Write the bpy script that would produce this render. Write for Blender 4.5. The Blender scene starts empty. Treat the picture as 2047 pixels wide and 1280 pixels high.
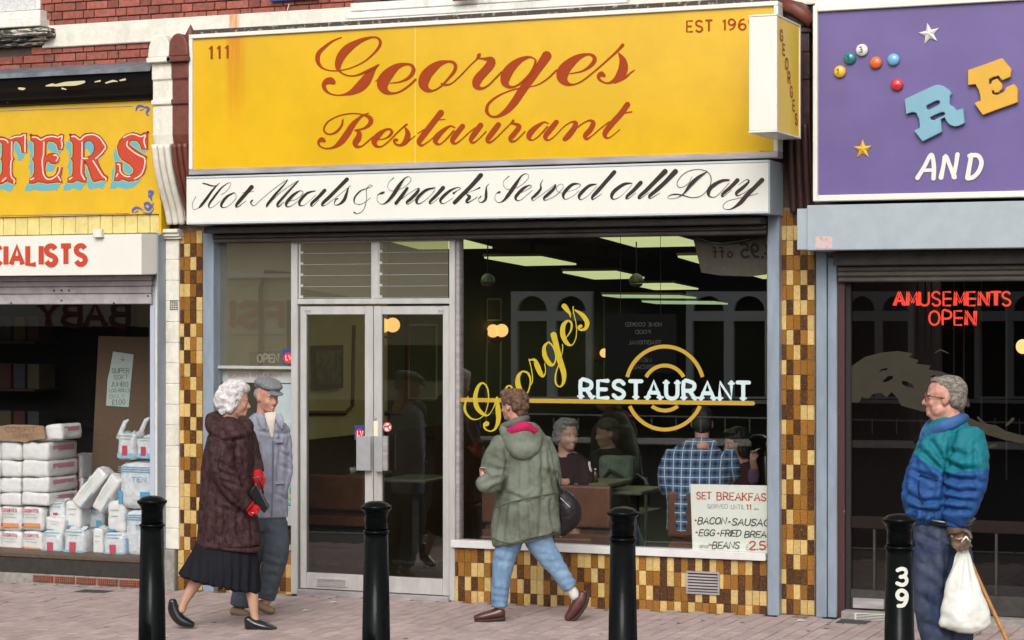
import bpy, bmesh, math, random
from mathutils import Vector, Matrix, noise
from mathutils.geometry import tessellate_polygon
random.seed(7)
SC = bpy.context.scene
COL = SC.collection
# ---------------------------------------------------------------- camera, sky, sun, exposure
F = 4350.0; TH = math.radians(22.5); DIST = 15.3; H = 1.97
CT, ST = math.cos(TH), math.sin(TH)
CAM = Vector((DIST*ST, -DIST*CT, H))
FWD = Vector((-ST, CT, 0)); RGT = Vector((CT, ST, 0)); UP = Vector((0, 0, 1))
cd = bpy.data.cameras.new('camera'); cam = bpy.data.objects.new('camera', cd); COL.objects.link(cam)
cam.location = CAM; cam.rotation_euler = (math.radians(90), 0, TH)
cd.sensor_width = 36; cd.lens = F/2047*36; cd.clip_start = .1; cd.clip_end = 600
SC.camera = cam
world = bpy.data.worlds.new('World'); SC.world = world; world.use_nodes = True
nt = world.node_tree; nt.nodes.clear()
sky = nt.nodes.new('ShaderNodeTexSky'); sky.sky_type = 'NISHITA'; sky.sun_disc = False
sky.sun_elevation = math.radians(36); sky.sun_rotation = math.radians(167)
sky.dust_density = 4; sky.air_density = 1.0; sky.ozone_density = 1.0
hs = nt.nodes.new('ShaderNodeHueSaturation'); hs.inputs['Saturation'].default_value = .16
bg = nt.nodes.new('ShaderNodeBackground'); bg.inputs['Strength'].default_value = .15
out = nt.nodes.new('ShaderNodeOutputWorld')
nt.links.new(sky.outputs[0], hs.inputs['Color']); nt.links.new(hs.outputs[0], bg.inputs[0]); nt.links.new(bg.outputs[0], out.inputs[0])
sl = bpy.data.lights.new('sun', 'SUN'); sl.energy = .75; sl.angle = math.radians(25); sl.color = (1, .96, .9)
so = bpy.data.objects.new('sun', sl); COL.objects.link(so)
sdir = Vector((.22, -.95, .72)).normalized()           # towards the sun: behind the camera, from the left
so.rotation_euler = sdir.to_track_quat('Z', 'Y').to_euler(); so.location = (-6, -14, 18)
SC.view_settings.view_transform = 'Standard'; SC.view_settings.look = 'None'
SC.view_settings.exposure = .36; SC.view_settings.gamma = 1
SC.render.resolution_x = 1024; SC.render.resolution_y = 640
SC.cycles.max_bounces = 8; SC.cycles.transparent_max_bounces = 24

def W(px, py, Y):                      # point of the plane at distance Y seen at a photograph pixel
    u = (px-1023.5)/F; t = (Y-CAM.y)/(CT+u*ST)
    return Vector((CAM.x + t*(-ST+u*CT), Y, H+(640-py)/F*t))
def X(px, Y=0): return W(px, 640, Y).x
def Z(px, py, Y=0): return W(px, py, Y).z
def G(x): return .0105*max(-12, min(12, x-1.9))      # the pavement climbs gently to the right

# ---------------------------------------------------------------- materials
MATS = {}
def mat(name, col, rough=.6, var=0, vscale=6, bump=0, bscale=60, metal=0, coat=0, spec=.5, col2=None, stretch=(1, 1, 1), objrand=0, detail=6, lo=.4, hi=.6, grime=0, sheen=0, wr=0):
    if name in MATS: return MATS[name]
    m = bpy.data.materials.new(name); m.use_nodes = True; t = m.node_tree; b = t.nodes['Principled BSDF']
    b.inputs['Roughness'].default_value = rough; b.inputs['Metallic'].default_value = metal
    b.inputs['Specular IOR Level'].default_value = spec; b.inputs['Coat Weight'].default_value = coat
    b.inputs['Coat Roughness'].default_value = .08
    if sheen: b.inputs['Sheen Weight'].default_value = sheen
    c = (*col, 1); L = t.links.new
    tc = t.nodes.new('ShaderNodeTexCoord'); mp = t.nodes.new('ShaderNodeMapping'); mp.inputs['Scale'].default_value = stretch
    geo = t.nodes.new('ShaderNodeNewGeometry')
    L(geo.outputs['Position'], mp.inputs[0])
    last = None
    if var or col2:
        n = t.nodes.new('ShaderNodeTexNoise'); n.inputs['Scale'].default_value = vscale; n.inputs['Detail'].default_value = detail; n.inputs['Roughness'].default_value = .65
        L(mp.outputs[0], n.inputs['Vector'])
        mr = t.nodes.new('ShaderNodeMapRange'); mr.inputs[1].default_value = lo; mr.inputs[2].default_value = hi
        L(n.outputs['Fac'], mr.inputs[0])
        mx = t.nodes.new('ShaderNodeMix'); mx.data_type = 'RGBA'
        c2 = (*col2, 1) if col2 else (*[v*(1-var) for v in col], 1)
        mx.inputs[6].default_value = c; mx.inputs[7].default_value = c2; L(mr.outputs[0], mx.inputs[0]); last = mx.outputs[2]
    if grime:
        n = t.nodes.new('ShaderNodeTexNoise'); n.inputs['Scale'].default_value = 2.3; n.inputs['Detail'].default_value = 10; n.inputs['Roughness'].default_value = .75
        m2 = t.nodes.new('ShaderNodeMapping'); m2.inputs['Scale'].default_value = (2.2, 2.2, .6); L(geo.outputs['Position'], m2.inputs[0]); L(m2.outputs[0], n.inputs['Vector'])
        mr = t.nodes.new('ShaderNodeMapRange'); mr.inputs[1].default_value = .52; mr.inputs[2].default_value = .78; mr.inputs[4].default_value = grime
        L(n.outputs['Fac'], mr.inputs[0])
        mx = t.nodes.new('ShaderNodeMix'); mx.data_type = 'RGBA'; mx.inputs[6].default_value = c; mx.inputs[7].default_value = (.12, .10, .08, 1)
        if last: L(last, mx.inputs[6])
        L(mr.outputs[0], mx.inputs[0]); last = mx.outputs[2]
    if objrand:
        oi = t.nodes.new('ShaderNodeObjectInfo'); hv = t.nodes.new('ShaderNodeHueSaturation')
        mr = t.nodes.new('ShaderNodeMapRange'); mr.inputs[3].default_value = 1-objrand; mr.inputs[4].default_value = 1+objrand
        L(oi.outputs['Random'], mr.inputs[0]); L(mr.outputs[0], hv.inputs['Value'])
        hv.inputs['Color'].default_value = c
        if last: L(last, hv.inputs['Color'])
        last = hv.outputs[0]
    if last: L(last, b.inputs['Base Color'])
    else: b.inputs['Base Color'].default_value = c
    if bump:
        n = t.nodes.new('ShaderNodeTexNoise'); n.inputs['Scale'].default_value = bscale; n.inputs['Detail'].default_value = 5
        L(mp.outputs[0], n.inputs['Vector'])
        bp = t.nodes.new('ShaderNodeBump'); bp.inputs['Strength'].default_value = bump; bp.inputs['Distance'].default_value = .01
        L(n.outputs['Fac'], bp.inputs['Height']); L(bp.outputs[0], b.inputs['Normal'])
        if wr:      # creases: a warped, ridged noise under the weave
            m3 = t.nodes.new('ShaderNodeMapping'); m3.inputs['Scale'].default_value = (1, 1, .7); L(geo.outputs['Position'], m3.inputs[0])
            n2 = t.nodes.new('ShaderNodeTexNoise'); n2.noise_type = 'RIDGED_MULTIFRACTAL'; n2.inputs['Scale'].default_value = 7; n2.inputs['Detail'].default_value = 3; n2.inputs['Distortion'].default_value = .6; L(m3.outputs[0], n2.inputs['Vector'])
            b3 = t.nodes.new('ShaderNodeBump'); b3.inputs['Strength'].default_value = wr; b3.inputs['Distance'].default_value = .02
            L(n2.outputs['Fac'], b3.inputs['Height']); L(b3.outputs[0], bp.inputs['Normal'])
    MATS[name] = m; return m
def emit(name, col, s):
    if name in MATS: return MATS[name]
    m = mat(name, col, .5); b = m.node_tree.nodes['Principled BSDF']
    b.inputs['Emission Color'].default_value = (*col, 1); b.inputs['Emission Strength'].default_value = s
    return m
def glass(name, tint=(1, 1, 1), ior=1.75, film=0):
    m = bpy.data.materials.new(name); m.use_nodes = True; t = m.node_tree; t.nodes.clear()
    o = t.nodes.new('ShaderNodeOutputMaterial'); tr = t.nodes.new('ShaderNodeBsdfTransparent'); tr.inputs[0].default_value = (*tint, 1)
    g = t.nodes.new('ShaderNodeBsdfGlossy'); g.inputs['Roughness'].default_value = .0
    fr = t.nodes.new('ShaderNodeFresnel')
    ge = t.nodes.new('ShaderNodeNewGeometry'); mr = t.nodes.new('ShaderNodeMapRange'); mr.inputs[3].default_value = ior; mr.inputs[4].default_value = 1/ior   # a thin pane: the same ior from either side
    t.links.new(ge.outputs['Backfacing'], mr.inputs[0]); t.links.new(mr.outputs[0], fr.inputs[0])
    mx = t.nodes.new('ShaderNodeMixShader'); L = t.links.new
    L(fr.outputs[0], mx.inputs[0]); L(tr.outputs[0], mx.inputs[1]); L(g.outputs[0], mx.inputs[2]); 
    if film:  # flat beige mixed in, painting the reflection of the cream building
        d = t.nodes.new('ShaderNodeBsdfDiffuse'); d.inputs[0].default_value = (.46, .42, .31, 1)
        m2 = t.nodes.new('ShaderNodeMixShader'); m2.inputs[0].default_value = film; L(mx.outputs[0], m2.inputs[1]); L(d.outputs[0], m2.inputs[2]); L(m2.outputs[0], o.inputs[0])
    else: L(mx.outputs[0], o.inputs[0])
    MATS[name] = m; return m

# ---------------------------------------------------------------- mesh collecting
class MB:
    def __init__(s): s.v = []; s.f = []; s.mi = []
    def add(s, vs, fs, mi=0):
        b = len(s.v); s.v += [Vector(v) for v in vs]; s.f += [tuple(i+b for i in f) for f in fs]; s.mi += [mi]*len(fs); return s
    def box(s, x0, x1, y0, y1, z0, z1, mi=0):
        x0, x1 = sorted((x0, x1)); y0, y1 = sorted((y0, y1)); z0, z1 = sorted((z0, z1))
        return s.add([(x0,y0,z0),(x1,y0,z0),(x1,y1,z0),(x0,y1,z0),(x0,y0,z1),(x1,y0,z1),(x1,y1,z1),(x0,y1,z1)],
              [(0,3,2,1),(4,5,6,7),(0,1,5,4),(1,2,6,5),(2,3,7,6),(3,0,4,7)], mi)
    def hexa(s, p, mi=0):      # eight corners, front four (seen from the street: bl, br, tr, tl) then back four
        return s.add(p, [(0,1,2,3),(5,4,7,6),(4,0,3,7),(1,5,6,2),(3,2,6,7),(4,5,1,0)], mi)
    def prism(s, pts, y0, y1, mi=0, holes=()):  # outline in world x,z extruded along y; front at y0
        loops = [list(pts)]+[list(h) for h in holes]
        tris = tessellate_polygon([[Vector((p[0], p[1], 0)) for p in l] for l in loops])
        flat = [p for l in loops for p in l]; n = len(flat); b = []
        for a, bb, c in tris:
            A, B, C = flat[a], flat[bb], flat[c]
            if (B[0]-A[0])*(C[1]-A[1])-(B[1]-A[1])*(C[0]-A[0]) < 0: a, c = c, a
            b.append((a, bb, c)); b.append((c+n, bb+n, a+n))
        o = 0
        for k, l in enumerate(loops):
            ar = sum(l[i][0]*l[(i+1) % len(l)][1]-l[(i+1) % len(l)][0]*l[i][1] for i in range(len(l)))
            for i in range(len(l)):
                j = (i+1) % len(l); q = (o+i, o+i+n, o+j+n, o+j)
                if (ar < 0) != (k > 0): q = q[::-1]
                b.append(q)
            o += len(l)
        return s.add([(p[0], y0, p[1]) for p in flat]+[(p[0], y1, p[1]) for p in flat], b, mi)
    def extx(s, prof, x0, x1, mi=0):           # profile in y,z extruded along x
        n = len(prof); vs = [(x0, p[0], p[1]) for p in prof]+[(x1, p[0], p[1]) for p in prof]
        fs = [(i, (i+1) % n, (i+1) % n+n, i+n) for i in range(n)]
        tris = tessellate_polygon([[Vector((p[0], p[1], 0)) for p in prof]])
        fs += [tuple(t) for t in tris]+[tuple(i+n for i in reversed(t)) for t in tris]
        return s.add(vs, fs, mi)
    def tube(s, pts, r, n=10, mi=0, cap=True):
        pts = [Vector(p) for p in pts]; rs = r if isinstance(r, (list, tuple)) else [r]*len(pts)
        vs = []; fs = []; up = None
        for i, p in enumerate(pts):
            d = (pts[min(i+1, len(pts)-1)]-pts[max(i-1, 0)]).normalized()
            if up is None: up = Vector((0, 0, 1)) if abs(d.z) < .9 else Vector((0, 1, 0))
            a = d.cross(up).normalized(); b = a.cross(d); up = b
            for k in range(n):
                w = 2*math.pi*k/n; vs.append(p+(a*math.cos(w)+b*math.sin(w))*rs[i])
        for i in range(len(pts)-1):
            for k in range(n): fs.append((i*n+k, i*n+(k+1) % n, (i+1)*n+(k+1) % n, (i+1)*n+k))
        if cap: fs += [tuple(range(n))[::-1], tuple((len(pts)-1)*n+k for k in range(n))]
        return s.add(vs, fs, mi)
    def lathe(s, c, prof, n=24, mi=0, axis='z'):  # prof: (radius, height)
        c = Vector(c); vs = []; fs = []
        for r, h in prof:
            for k in range(n):
                w = 2*math.pi*k/n; q = (r*math.cos(w), r*math.sin(w), h)
                if axis == 'y': q = (q[0], -q[2], q[1])
                vs.append(c+Vector(q))
        for i in range(len(prof)-1):
            for k in range(n): fs.append((i*n+k, i*n+(k+1) % n, (i+1)*n+(k+1) % n, (i+1)*n+k))
        fs += [tuple(range(n))[::-1], tuple((len(prof)-1)*n+k for k in range(n))]
        return s.add(vs, fs, mi)
    def sphere(s, c, r, mi=0, n=14, rot=None):
        if not isinstance(r, (tuple, list)): r = (r, r, r)
        c = Vector(c); vs = []; fs = []; m = n//2+1
        for i in range(m+1):
            a = math.pi*i/m
            for k in range(n):
                w = 2*math.pi*k/n; q = Vector((r[0]*math.sin(a)*math.cos(w), r[1]*math.sin(a)*math.sin(w), r[2]*math.cos(a)))
                if rot: q = rot @ q
                vs.append(c+q)
        for i in range(m):
            for k in range(n): fs.append((i*n+k, (i+1)*n+k, (i+1)*n+(k+1) % n, i*n+(k+1) % n))
        return s.add(vs, fs, mi)

def tag(o, label=None, cat=None, group=None, kind=None):
    if label: o['label'] = label
    if cat: o['category'] = cat
    if group: o['group'] = group
    if kind: o['kind'] = kind
    return o
def wloc(o):
    p = o.location.copy()
    while o.parent: o = o.parent; p += o.location
    return p
def link(name, me, mats, parent=None, smooth=False, org=None):
    # vertices come in world coordinates; the origin goes to the base of the mesh
    if org is None:
        xs = [v.co.x for v in me.vertices]; ys = [v.co.y for v in me.vertices]; zs = [v.co.z for v in me.vertices]
        org = Vector(((min(xs)+max(xs))/2, (min(ys)+max(ys))/2, min(zs)))
    me.transform(Matrix.Translation(-org))
    for m in (mats if isinstance(mats, (list, tuple)) else [mats]): me.materials.append(m)
    if smooth:
        for p in me.polygons: p.use_smooth = True
    o = bpy.data.objects.new(name, me); COL.objects.link(o)
    if parent: o.parent = parent; o.location = org-wloc(parent)
    else: o.location = org
    return o
def build(mb, name, mats, parent=None, bev=0, smooth=False, seg=1, fixn=True):
    me = bpy.data.meshes.new(name); bm = bmesh.new()
    vs = [bm.verts.new(v) for v in mb.v]
    for f, mi in zip(mb.f, mb.mi):
        try: q = bm.faces.new([vs[i] for i in f]); q.material_index = mi
        except ValueError: pass
    if fixn: bmesh.ops.recalc_face_normals(bm, faces=bm.faces)
    if bev: bmesh.ops.bevel(bm, geom=[e for e in bm.edges if len(e.link_faces) == 2 and e.calc_face_angle(0) > .6], offset=bev, segments=seg, affect='EDGES', profile=.6, clamp_overlap=True)
    bm.to_mesh(me); bm.free()
    if smooth == 'auto':
        pass
    return link(name, me, mats, parent, smooth is True)
def empty(name, loc, label=None, cat=None, group=None, kind=None):
    o = bpy.data.objects.new(name, None); COL.objects.link(o); o.location = loc; o.empty_display_size = .1
    return tag(o, label, cat, group, kind)
def bx(name, m, a, parent=None, bev=0, **k): return build(MB().box(*a), name, m, parent, bev, **k)
def rep(src, loc, parent, mt=None, scale=None, name=None):          # another copy sharing the mesh; loc in world
    o = src.copy(); COL.objects.link(o); o.parent = parent
    o.location = Vector(loc)-(wloc(parent) if parent else Vector())
    if scale: o.scale = scale
    if mt:
        o.material_slots[0].link = 'OBJECT'; o.material_slots[0].material = mt
    return o

# ---------------------------------------------------------------- strokes and lettering
def catmull(pts, sub):
    P = [pts[0]]+list(pts)+[pts[-1]]; outp = []
    for i in range(1, len(P)-2):
        for k in range(sub):
            t = k/sub; a, b, c, d = P[i-1], P[i], P[i+1], P[i+2]
            outp.append(tuple(.5*((2*b[j])+(-a[j]+c[j])*t+(2*a[j]-5*b[j]+4*c[j]-d[j])*t*t+(-a[j]+3*b[j]-3*c[j]+d[j])*t**3) for j in range(len(b))))
    outp.append(tuple(pts[-1])); return outp
LAY = [0]
def stroke(mb, pts, fn, sub=6, wk=1, smooth=True, cap=True, mi=0, lay=.00012, base=None):
    # pts: (x, y, width) in drawing units; fn(x, y, lift) gives the world point; lift keeps crossings apart
    P = catmull(pts, sub) if smooth and len(pts) > 2 else [tuple(p) for p in pts]
    n = len(P); LAY[0] = (LAY[0]+1) % 9; base = .0004*LAY[0] if base is None else base; vs = []; fs = []
    for i, p in enumerate(P):
        a = P[max(i-1, 0)]; b = P[min(i+1, n-1)]
        dx, dy = b[0]-a[0], b[1]-a[1]; l = math.hypot(dx, dy) or 1; w = p[2]*wk/2
        nx, ny = -dy/l*w, dx/l*w; lf = base+lay*i*(6/sub)*.25
        vs += [fn(p[0]+nx, p[1]+ny, lf), fn(p[0]-nx, p[1]-ny, lf)]
        if i: fs.append((2*i-2, 2*i-1, 2*i+1, 2*i))
    if cap:
        for i, sg in ((0, -1), (n-1, 1)):
            p = P[i]; q = P[1] if i == 0 else P[n-2]
            dx, dy = p[0]-q[0], p[1]-q[1]; l = math.hypot(dx, dy) or 1; w = p[2]*wk/2; a0 = math.atan2(dy, dx)
            b = len(vs); m = 6; lf = base+lay*i*(6/sub)*.25
            vs += [fn(p[0]+w*math.cos(a0-math.pi/2+math.pi*k/m), p[1]+w*math.sin(a0-math.pi/2+math.pi*k/m), lf) for k in range(m+1)]
            fs.append(tuple(range(b, b+m+1)))
    mb.add(vs, fs, mi)
def onplane(ox, oy, sc, Y, lift=.002):       # crop units -> plane Y
    return lambda x, y, l=0: W(ox+x/sc, oy+y/sc, Y-lift-l)
def localplane(o, ex, ez, nrm):              # generic plane: origin, unit x vector, unit up vector, normal
    return lambda x, y, l=0: Vector(o)+Vector(ex)*x-Vector(ez)*y+Vector(nrm)*(.0015+l)
# single-stroke capitals on a box 0..1 wide (times advance) and 0..1 high, y downwards
SF = {
'A': (.8, [[(0,1),(.4,0),(.8,1)], [(.14,.66),(.66,.66)]]), 'B': (.7, [[(0,0),(0,1),(.45,1),(.65,.85),(.65,.65),(.45,.5),(0,.5)], [(0,0),(.4,0),(.58,.13),(.58,.36),(.42,.5)]]),
'C': (.72, [[(.7,.2),(.55,.03),(.35,0),(.12,.12),(0,.4),(0,.62),(.12,.88),(.35,1),(.55,.97),(.7,.8)]]), 'D': (.75, [[(0,0),(0,1),(.35,1),(.62,.85),(.72,.5),(.62,.15),(.35,0),(0,0)]]),
'E': (.6, [[(.6,0),(0,0),(0,1),(.6,1)], [(0,.5),(.5,.5)]]), 'F': (.6, [[(.6,0),(0,0),(0,1)], [(0,.5),(.5,.5)]]),
'G': (.76, [[(.7,.2),(.55,.03),(.35,0),(.12,.12),(0,.4),(0,.62),(.12,.88),(.35,1),(.6,.95),(.72,.8),(.72,.55),(.42,.55)]]),
'H': (.72, [[(0,0),(0,1)], [(.7,0),(.7,1)], [(0,.5),(.7,.5)]]), 'I': (.0, [[(0,0),(0,1)]]), 'J': (.5, [[(.45,0),(.45,.8),(.3,1),(.1,.97),(0,.8)]]),
'K': (.7, [[(0,0),(0,1)], [(.65,0),(0,.6)], [(.22,.42),(.68,1)]]), 'L': (.58, [[(0,0),(0,1),(.56,1)]]), 'M': (.86, [[(0,1),(.05,0),(.43,.8),(.81,0),(.86,1)]]),
'N': (.74, [[(0,1),(0,0),(.72,1),(.72,0)]]), 'O': (.8, [[(.4,0),(.12,.12),(0,.4),(0,.62),(.12,.88),(.4,1),(.66,.88),(.78,.62),(.78,.4),(.66,.12),(.4,0)]]),
'P': (.66, [[(0,1),(0,0),(.42,0),(.64,.13),(.64,.4),(.42,.54),(0,.54)]]), 'R': (.7, [[(0,1),(0,0),(.42,0),(.64,.13),(.64,.38),(.42,.52),(0,.52)], [(.36,.52),(.7,1)]]),
'S': (.66, [[(.62,.16),(.45,.01),(.2,.01),(.03,.14),(.04,.34),(.2,.46),(.44,.54),(.62,.68),(.62,.86),(.44,1),(.2,1),(0,.84)]]),
'T': (.7, [[(0,0),(.7,0)], [(.35,0),(.35,1)]]), 'U': (.72, [[(0,0),(0,.7),(.1,.92),(.36,1),(.6,.92),(.7,.7),(.7,0)]]), 'V': (.74, [[(0,0),(.37,1),(.74,0)]]),
'W': (1., [[(0,0),(.25,1),(.5,.2),(.75,1),(1,0)]]), 'X': (.7, [[(0,0),(.7,1)], [(.7,0),(0,1)]]), 'Y': (.7, [[(0,0),(.35,.5),(.7,0)], [(.35,.5),(.35,1)]]), 'Z': (.66, [[(0,0),(.66,0),(0,1),(.66,1)]]),
'0': (.62, [[(.3,0),(.08,.15),(0,.5),(.08,.85),(.3,1),(.52,.85),(.6,.5),(.52,.15),(.3,0)]]), '1': (.2, [[(0,.2),(.18,0),(.18,1)]]), '2': (.6, [[(0,.2),(.15,.02),(.42,0),(.58,.18),(.52,.42),(0,1),(.6,1)]]),
'3': (.58, [[(.02,.1),(.25,0),(.5,.08),(.54,.28),(.4,.46),(.2,.5)], [(.4,.46),(.58,.66),(.52,.9),(.28,1),(0,.9)]]), '4': (.6, [[(.45,1),(.45,0),(0,.7),(.6,.7)]]), '5': (.58, [[(.54,0),(.06,0),(.03,.45),(.3,.4),(.56,.6),(.52,.88),(.28,1),(0,.9)]]),
'6': (.6, [[(.5,.05),(.22,.1),(.02,.45),(.02,.78),(.25,1),(.5,.95),(.6,.72),(.48,.5),(.22,.48),(.03,.66)]]), '9': (.6, [[(.08,.95),(.36,.9),(.56,.55),(.56,.22),(.33,0),(.1,.05),(0,.28),(.12,.5),(.36,.52),(.55,.34)]]),
'8': (.58, [[(.28,.47),(.06,.35),(.06,.1),(.28,0),(.5,.1),(.5,.35),(.28,.47),(.03,.62),(.03,.88),(.28,1),(.55,.88),(.55,.62),(.28,.47)]]),
'£': (.6, [[(.56,.15),(.4,0),(.2,.1),(.2,.6),(.05,1),(.6,1)], [(.05,.55),(.45,.55)]]), '.': (.05, [[(0,.97),(.03,1)]]), '*': (.1, [[(.02,.5),(.08,.5)]]), "'": (.05, [[(.04,0),(0,.22)]]),
'a': (.5, [[(.45,.5),(.2,.45),(.02,.7),(.1,.97),(.3,.95),(.44,.65)], [(.46,.48),(.44,.85),(.52,1)]]), 'n': (.5, [[(.04,.48),(.02,1)], [(.02,.75),(.25,.48),(.42,.55),(.42,1)]]), 'd': (.5, [[(.45,.6),(.2,.48),(.02,.72),(.1,.97),(.3,.95),(.44,.7)], [(.5,.05),(.44,.85),(.52,1)]]),
'm': (.7, [[(.02,.48),(.02,1)], [(.02,.7),(.2,.48),(.34,.6),(.34,1)], [(.34,.7),(.5,.48),(.66,.6),(.66,1)]]), 's': (.4, [[(.38,.55),(.15,.46),(.03,.6),(.35,.8),(.3,.97),(0,.95)]]),
'o': (.5, [[(.25,.46),(.02,.72),(.25,1),(.46,.72),(.25,.46)]]), 'i': (.02, [[(0,.48),(0,1)], [(0,.25),(0,.3)]]), 'f': (.35, [[(.35,.1),(.18,.1),(.15,.4),(.15,1)], [(0,.48),(.32,.48)]]), 't': (.35, [[(.15,.15),(.15,.9),(.32,1)], [(0,.45),(.32,.45)]]),
'l': (.02, [[(0,0),(0,1)]]), 'e': (.5, [[(.04,.74),(.46,.7),(.25,.46),(.02,.72),(.2,1),(.44,.92)]]),
}
CURVY = set('BCDGJOPRSU0235689£')
def stext(mb, s, fn, x, y, h, wx=1., gap=.26, wt=.12, slant=0, rise=0, serif=0, width=None, mi=0, jit=0, rnd=None, cap=True):
    # s drawn with its top-left corner at x, y; height h; wt is the stroke weight as a share of h
    def adv(c): return .4 if c == ' ' else SF[c][0]
    tot = sum(adv(c)+gap for c in s)-gap
    if width: wx = width/(tot*h)
    cx = 0
    for c in s:
        if c == ' ': cx += .4+gap; continue
        jy = (rnd.random()-.5)*jit*h if rnd else 0
        for st in SF[c][1]:
            pts = [(x+(cx+px_)*h*wx+slant*(1-py_)*h, y+py_*h+jy+rise*((cx+px_)*h*wx), wt*h) for px_, py_ in st]
            sm = c in CURVY or (c.islower() and c != 'l')
            stroke(mb, pts, fn, 3, smooth=sm and len(pts) > 4, cap=cap, mi=mi)
            if serif:
                for e, q in ((st[0], st[1]), (st[-1], st[-2])):
                    if e[1] in (0, 1) and abs(e[0]-q[0]) < .45 and abs(e[1]-q[1]) > .3 and c not in 'CGOQSU' or (c == 'U' and e[1] == 0):
                        X0 = x+(cx+e[0])*h*wx; Y0 = y+e[1]*h+jy+(.07*h if e[1] == 0 else -.07*h)+rise*((cx+e[0])*h*wx)
                        stroke(mb, [(X0-serif*h, Y0, .13*h), (X0+serif*h, Y0, .13*h)], fn, 1, smooth=False, mi=mi)
        cx += adv(c)+gap
    return mb
def ptext(name, s, m, parent, x0, z0, y, h, width=None, bold=0, depth=.002, rise=0):
    # heavier sans lettering from the built-in font, standing on the plane at y
    cu = bpy.data.curves.new(name, 'FONT'); cu.body = s; cu.offset = bold; cu.extrude = 0
    o = bpy.data.objects.new('tmp', cu); COL.objects.link(o); bpy.context.view_layer.update()
    me = bpy.data.meshes.new_from_object(o.evaluated_get(bpy.context.evaluated_depsgraph_get())); bpy.data.objects.remove(o)
    xs = [v.co.x for v in me.vertices]; ys = [v.co.y for v in me.vertices]; a, b, c, d = min(xs), max(xs), min(ys), max(ys)
    sc = h/(d-c); sx = width/(b-a) if width else sc
    for v in me.vertices: v.co = Vector((x0+(v.co.x-a)*sx, y-depth, z0+(v.co.y-c)*sc+rise*(v.co.x-a)*sx))
    return link(name, me, m, parent)
def polyfn(pts, fn): return [(lambda q: (q.x, q.z))(fn(p[0], p[1], 0)) for p in pts]
def ordn(i): return ['first', 'second', 'third', 'fourth', 'fifth', 'sixth', 'seventh', 'eighth', 'ninth', 'tenth', 'eleventh', 'twelfth'][i]
# ---------------------------------------------------------------- palette
M_paver = mat('paving_brick', (.43, .325, .305), .85, var=.14, vscale=9, bump=.35, bscale=120, objrand=.13, grime=.35)
M_paver2 = mat('paving_brick_far', (.43, .325, .305), .85, var=.2, vscale=7, bump=.35, bscale=120, grime=.35)
M_sand = mat('joint_sand', (.10, .08, .07), .95, var=.3, vscale=30)
M_kerb = mat('kerb_granite', (.32, .31, .30), .8, var=.3, vscale=40)
M_asph = mat('asphalt', (.05, .05, .052), 1, spec=0, var=.3, vscale=50, bump=.4, bscale=200)
M_brick = mat('red_brick', (.33, .095, .065), .85, var=.3, vscale=35, bump=.4, bscale=90, objrand=.28, grime=.3)
M_mortar = mat('mortar', (.10, .065, .055), .95, var=.3, vscale=30)
M_cream = mat('cream_masonry_paint', (.74, .70, .60), .6, var=.12, vscale=14, bump=.3, bscale=35, grime=.45)
M_brown = mat('brown_masonry_paint', (.16, .042, .026), .5, var=.25, vscale=12, bump=.3, bscale=35)
M_white = mat('white_sign_plastic', (.72, .71, .635), .3, var=.03, vscale=3)
M_yel = mat('yellow_sign_acrylic', (.70, .415, .010), .16, var=.10, vscale=1.6)
M_yel2 = mat('yellow_gloss_board', (.68, .41, .014), .4, var=.08, vscale=5)
M_red = mat('sign_red_brown', (.31, .045, .008), .5, spec=.15)
M_black_ink = mat('brown_black_lettering', (.024, .009, .007), .4)
M_alu = mat('anodised_aluminium', (.60, .585, .56), .38, var=.12, vscale=12, metal=.35, grime=.22, stretch=(1, 1, .3))
M_alu2 = mat('weathered_aluminium', (.42, .38, .38), .5, var=.3, vscale=9, metal=.25, stretch=(.3, 1, 3))
M_blue = mat('blue_grey_metal_paint', (.265, .315, .375), .45, var=.18, vscale=10, metal=.15, grime=.3, stretch=(1, 1, .25))
M_bluebox = mat('blue_grey_shutter_box', (.37, .42, .455), .42, var=.08, vscale=8, metal=.1, grime=.12)
M_shut = mat('dark_roller_shutter', (.055, .05, .045), .5, var=.3, vscale=12, metal=.3)
M_lshut = mat('grey_roller_shutter', (.50, .465, .475), .5, var=.2, vscale=10, metal=.2, grime=.35)
M_dark = mat('dark_recess', (.02, .017, .015), .9)
M_blackp = mat('black_gloss_paint', (.004, .005, .005), .12, spec=.09, bump=.05, bscale=50, var=.3, vscale=20)
M_blackw = mat('peeling_black_paint', (.006, .005, .005), .5, spec=.2, col2=(.55, .5, .33), vscale=9, lo=.69, hi=.70, stretch=(.6, 1, 2.6), detail=8)
M_lead = mat('lead_flashing', (.16, .175, .20), .55, var=.4, vscale=9, bump=.4, bscale=14)
M_tc = mat('cream_tile', (.62, .43, .165), .22, var=.22, vscale=70, objrand=.1)
M_tb = mat('ochre_brown_tile', (.34, .150, .028), .22, var=.5, vscale=110, objrand=.16)
M_td = mat('dark_mottled_tile', (.062, .026, .011), .22, col2=(.25, .10, .022), vscale=95, lo=.52, hi=.66, objrand=.15)
M_grout = mat('grout', (.26, .20, .14), .9, var=.3, vscale=30)
M_wood = mat('painted_window_wood', (.74, .72, .66), .5, var=.1, vscale=12, grime=.5)
M_net = mat('net_curtain', (.62, .62, .60), .9, var=.25, vscale=60)
M_plinth = mat('grey_render', (.30, .28, .25), .9, var=.3, vscale=18, bump=.4, bscale=50)
M_beige = mat('beige_interior_wall', (.52, .43, .25), .8, var=.1, vscale=3)
M_dado = mat('brown_dado', (.07, .035, .02), .6, var=.2, vscale=6)
M_ceil = mat('interior_ceiling', (.13, .10, .075), .9)
M_ifloor = mat('brown_lino', (.03, .022, .017), .5, var=.3, vscale=8)
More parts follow.
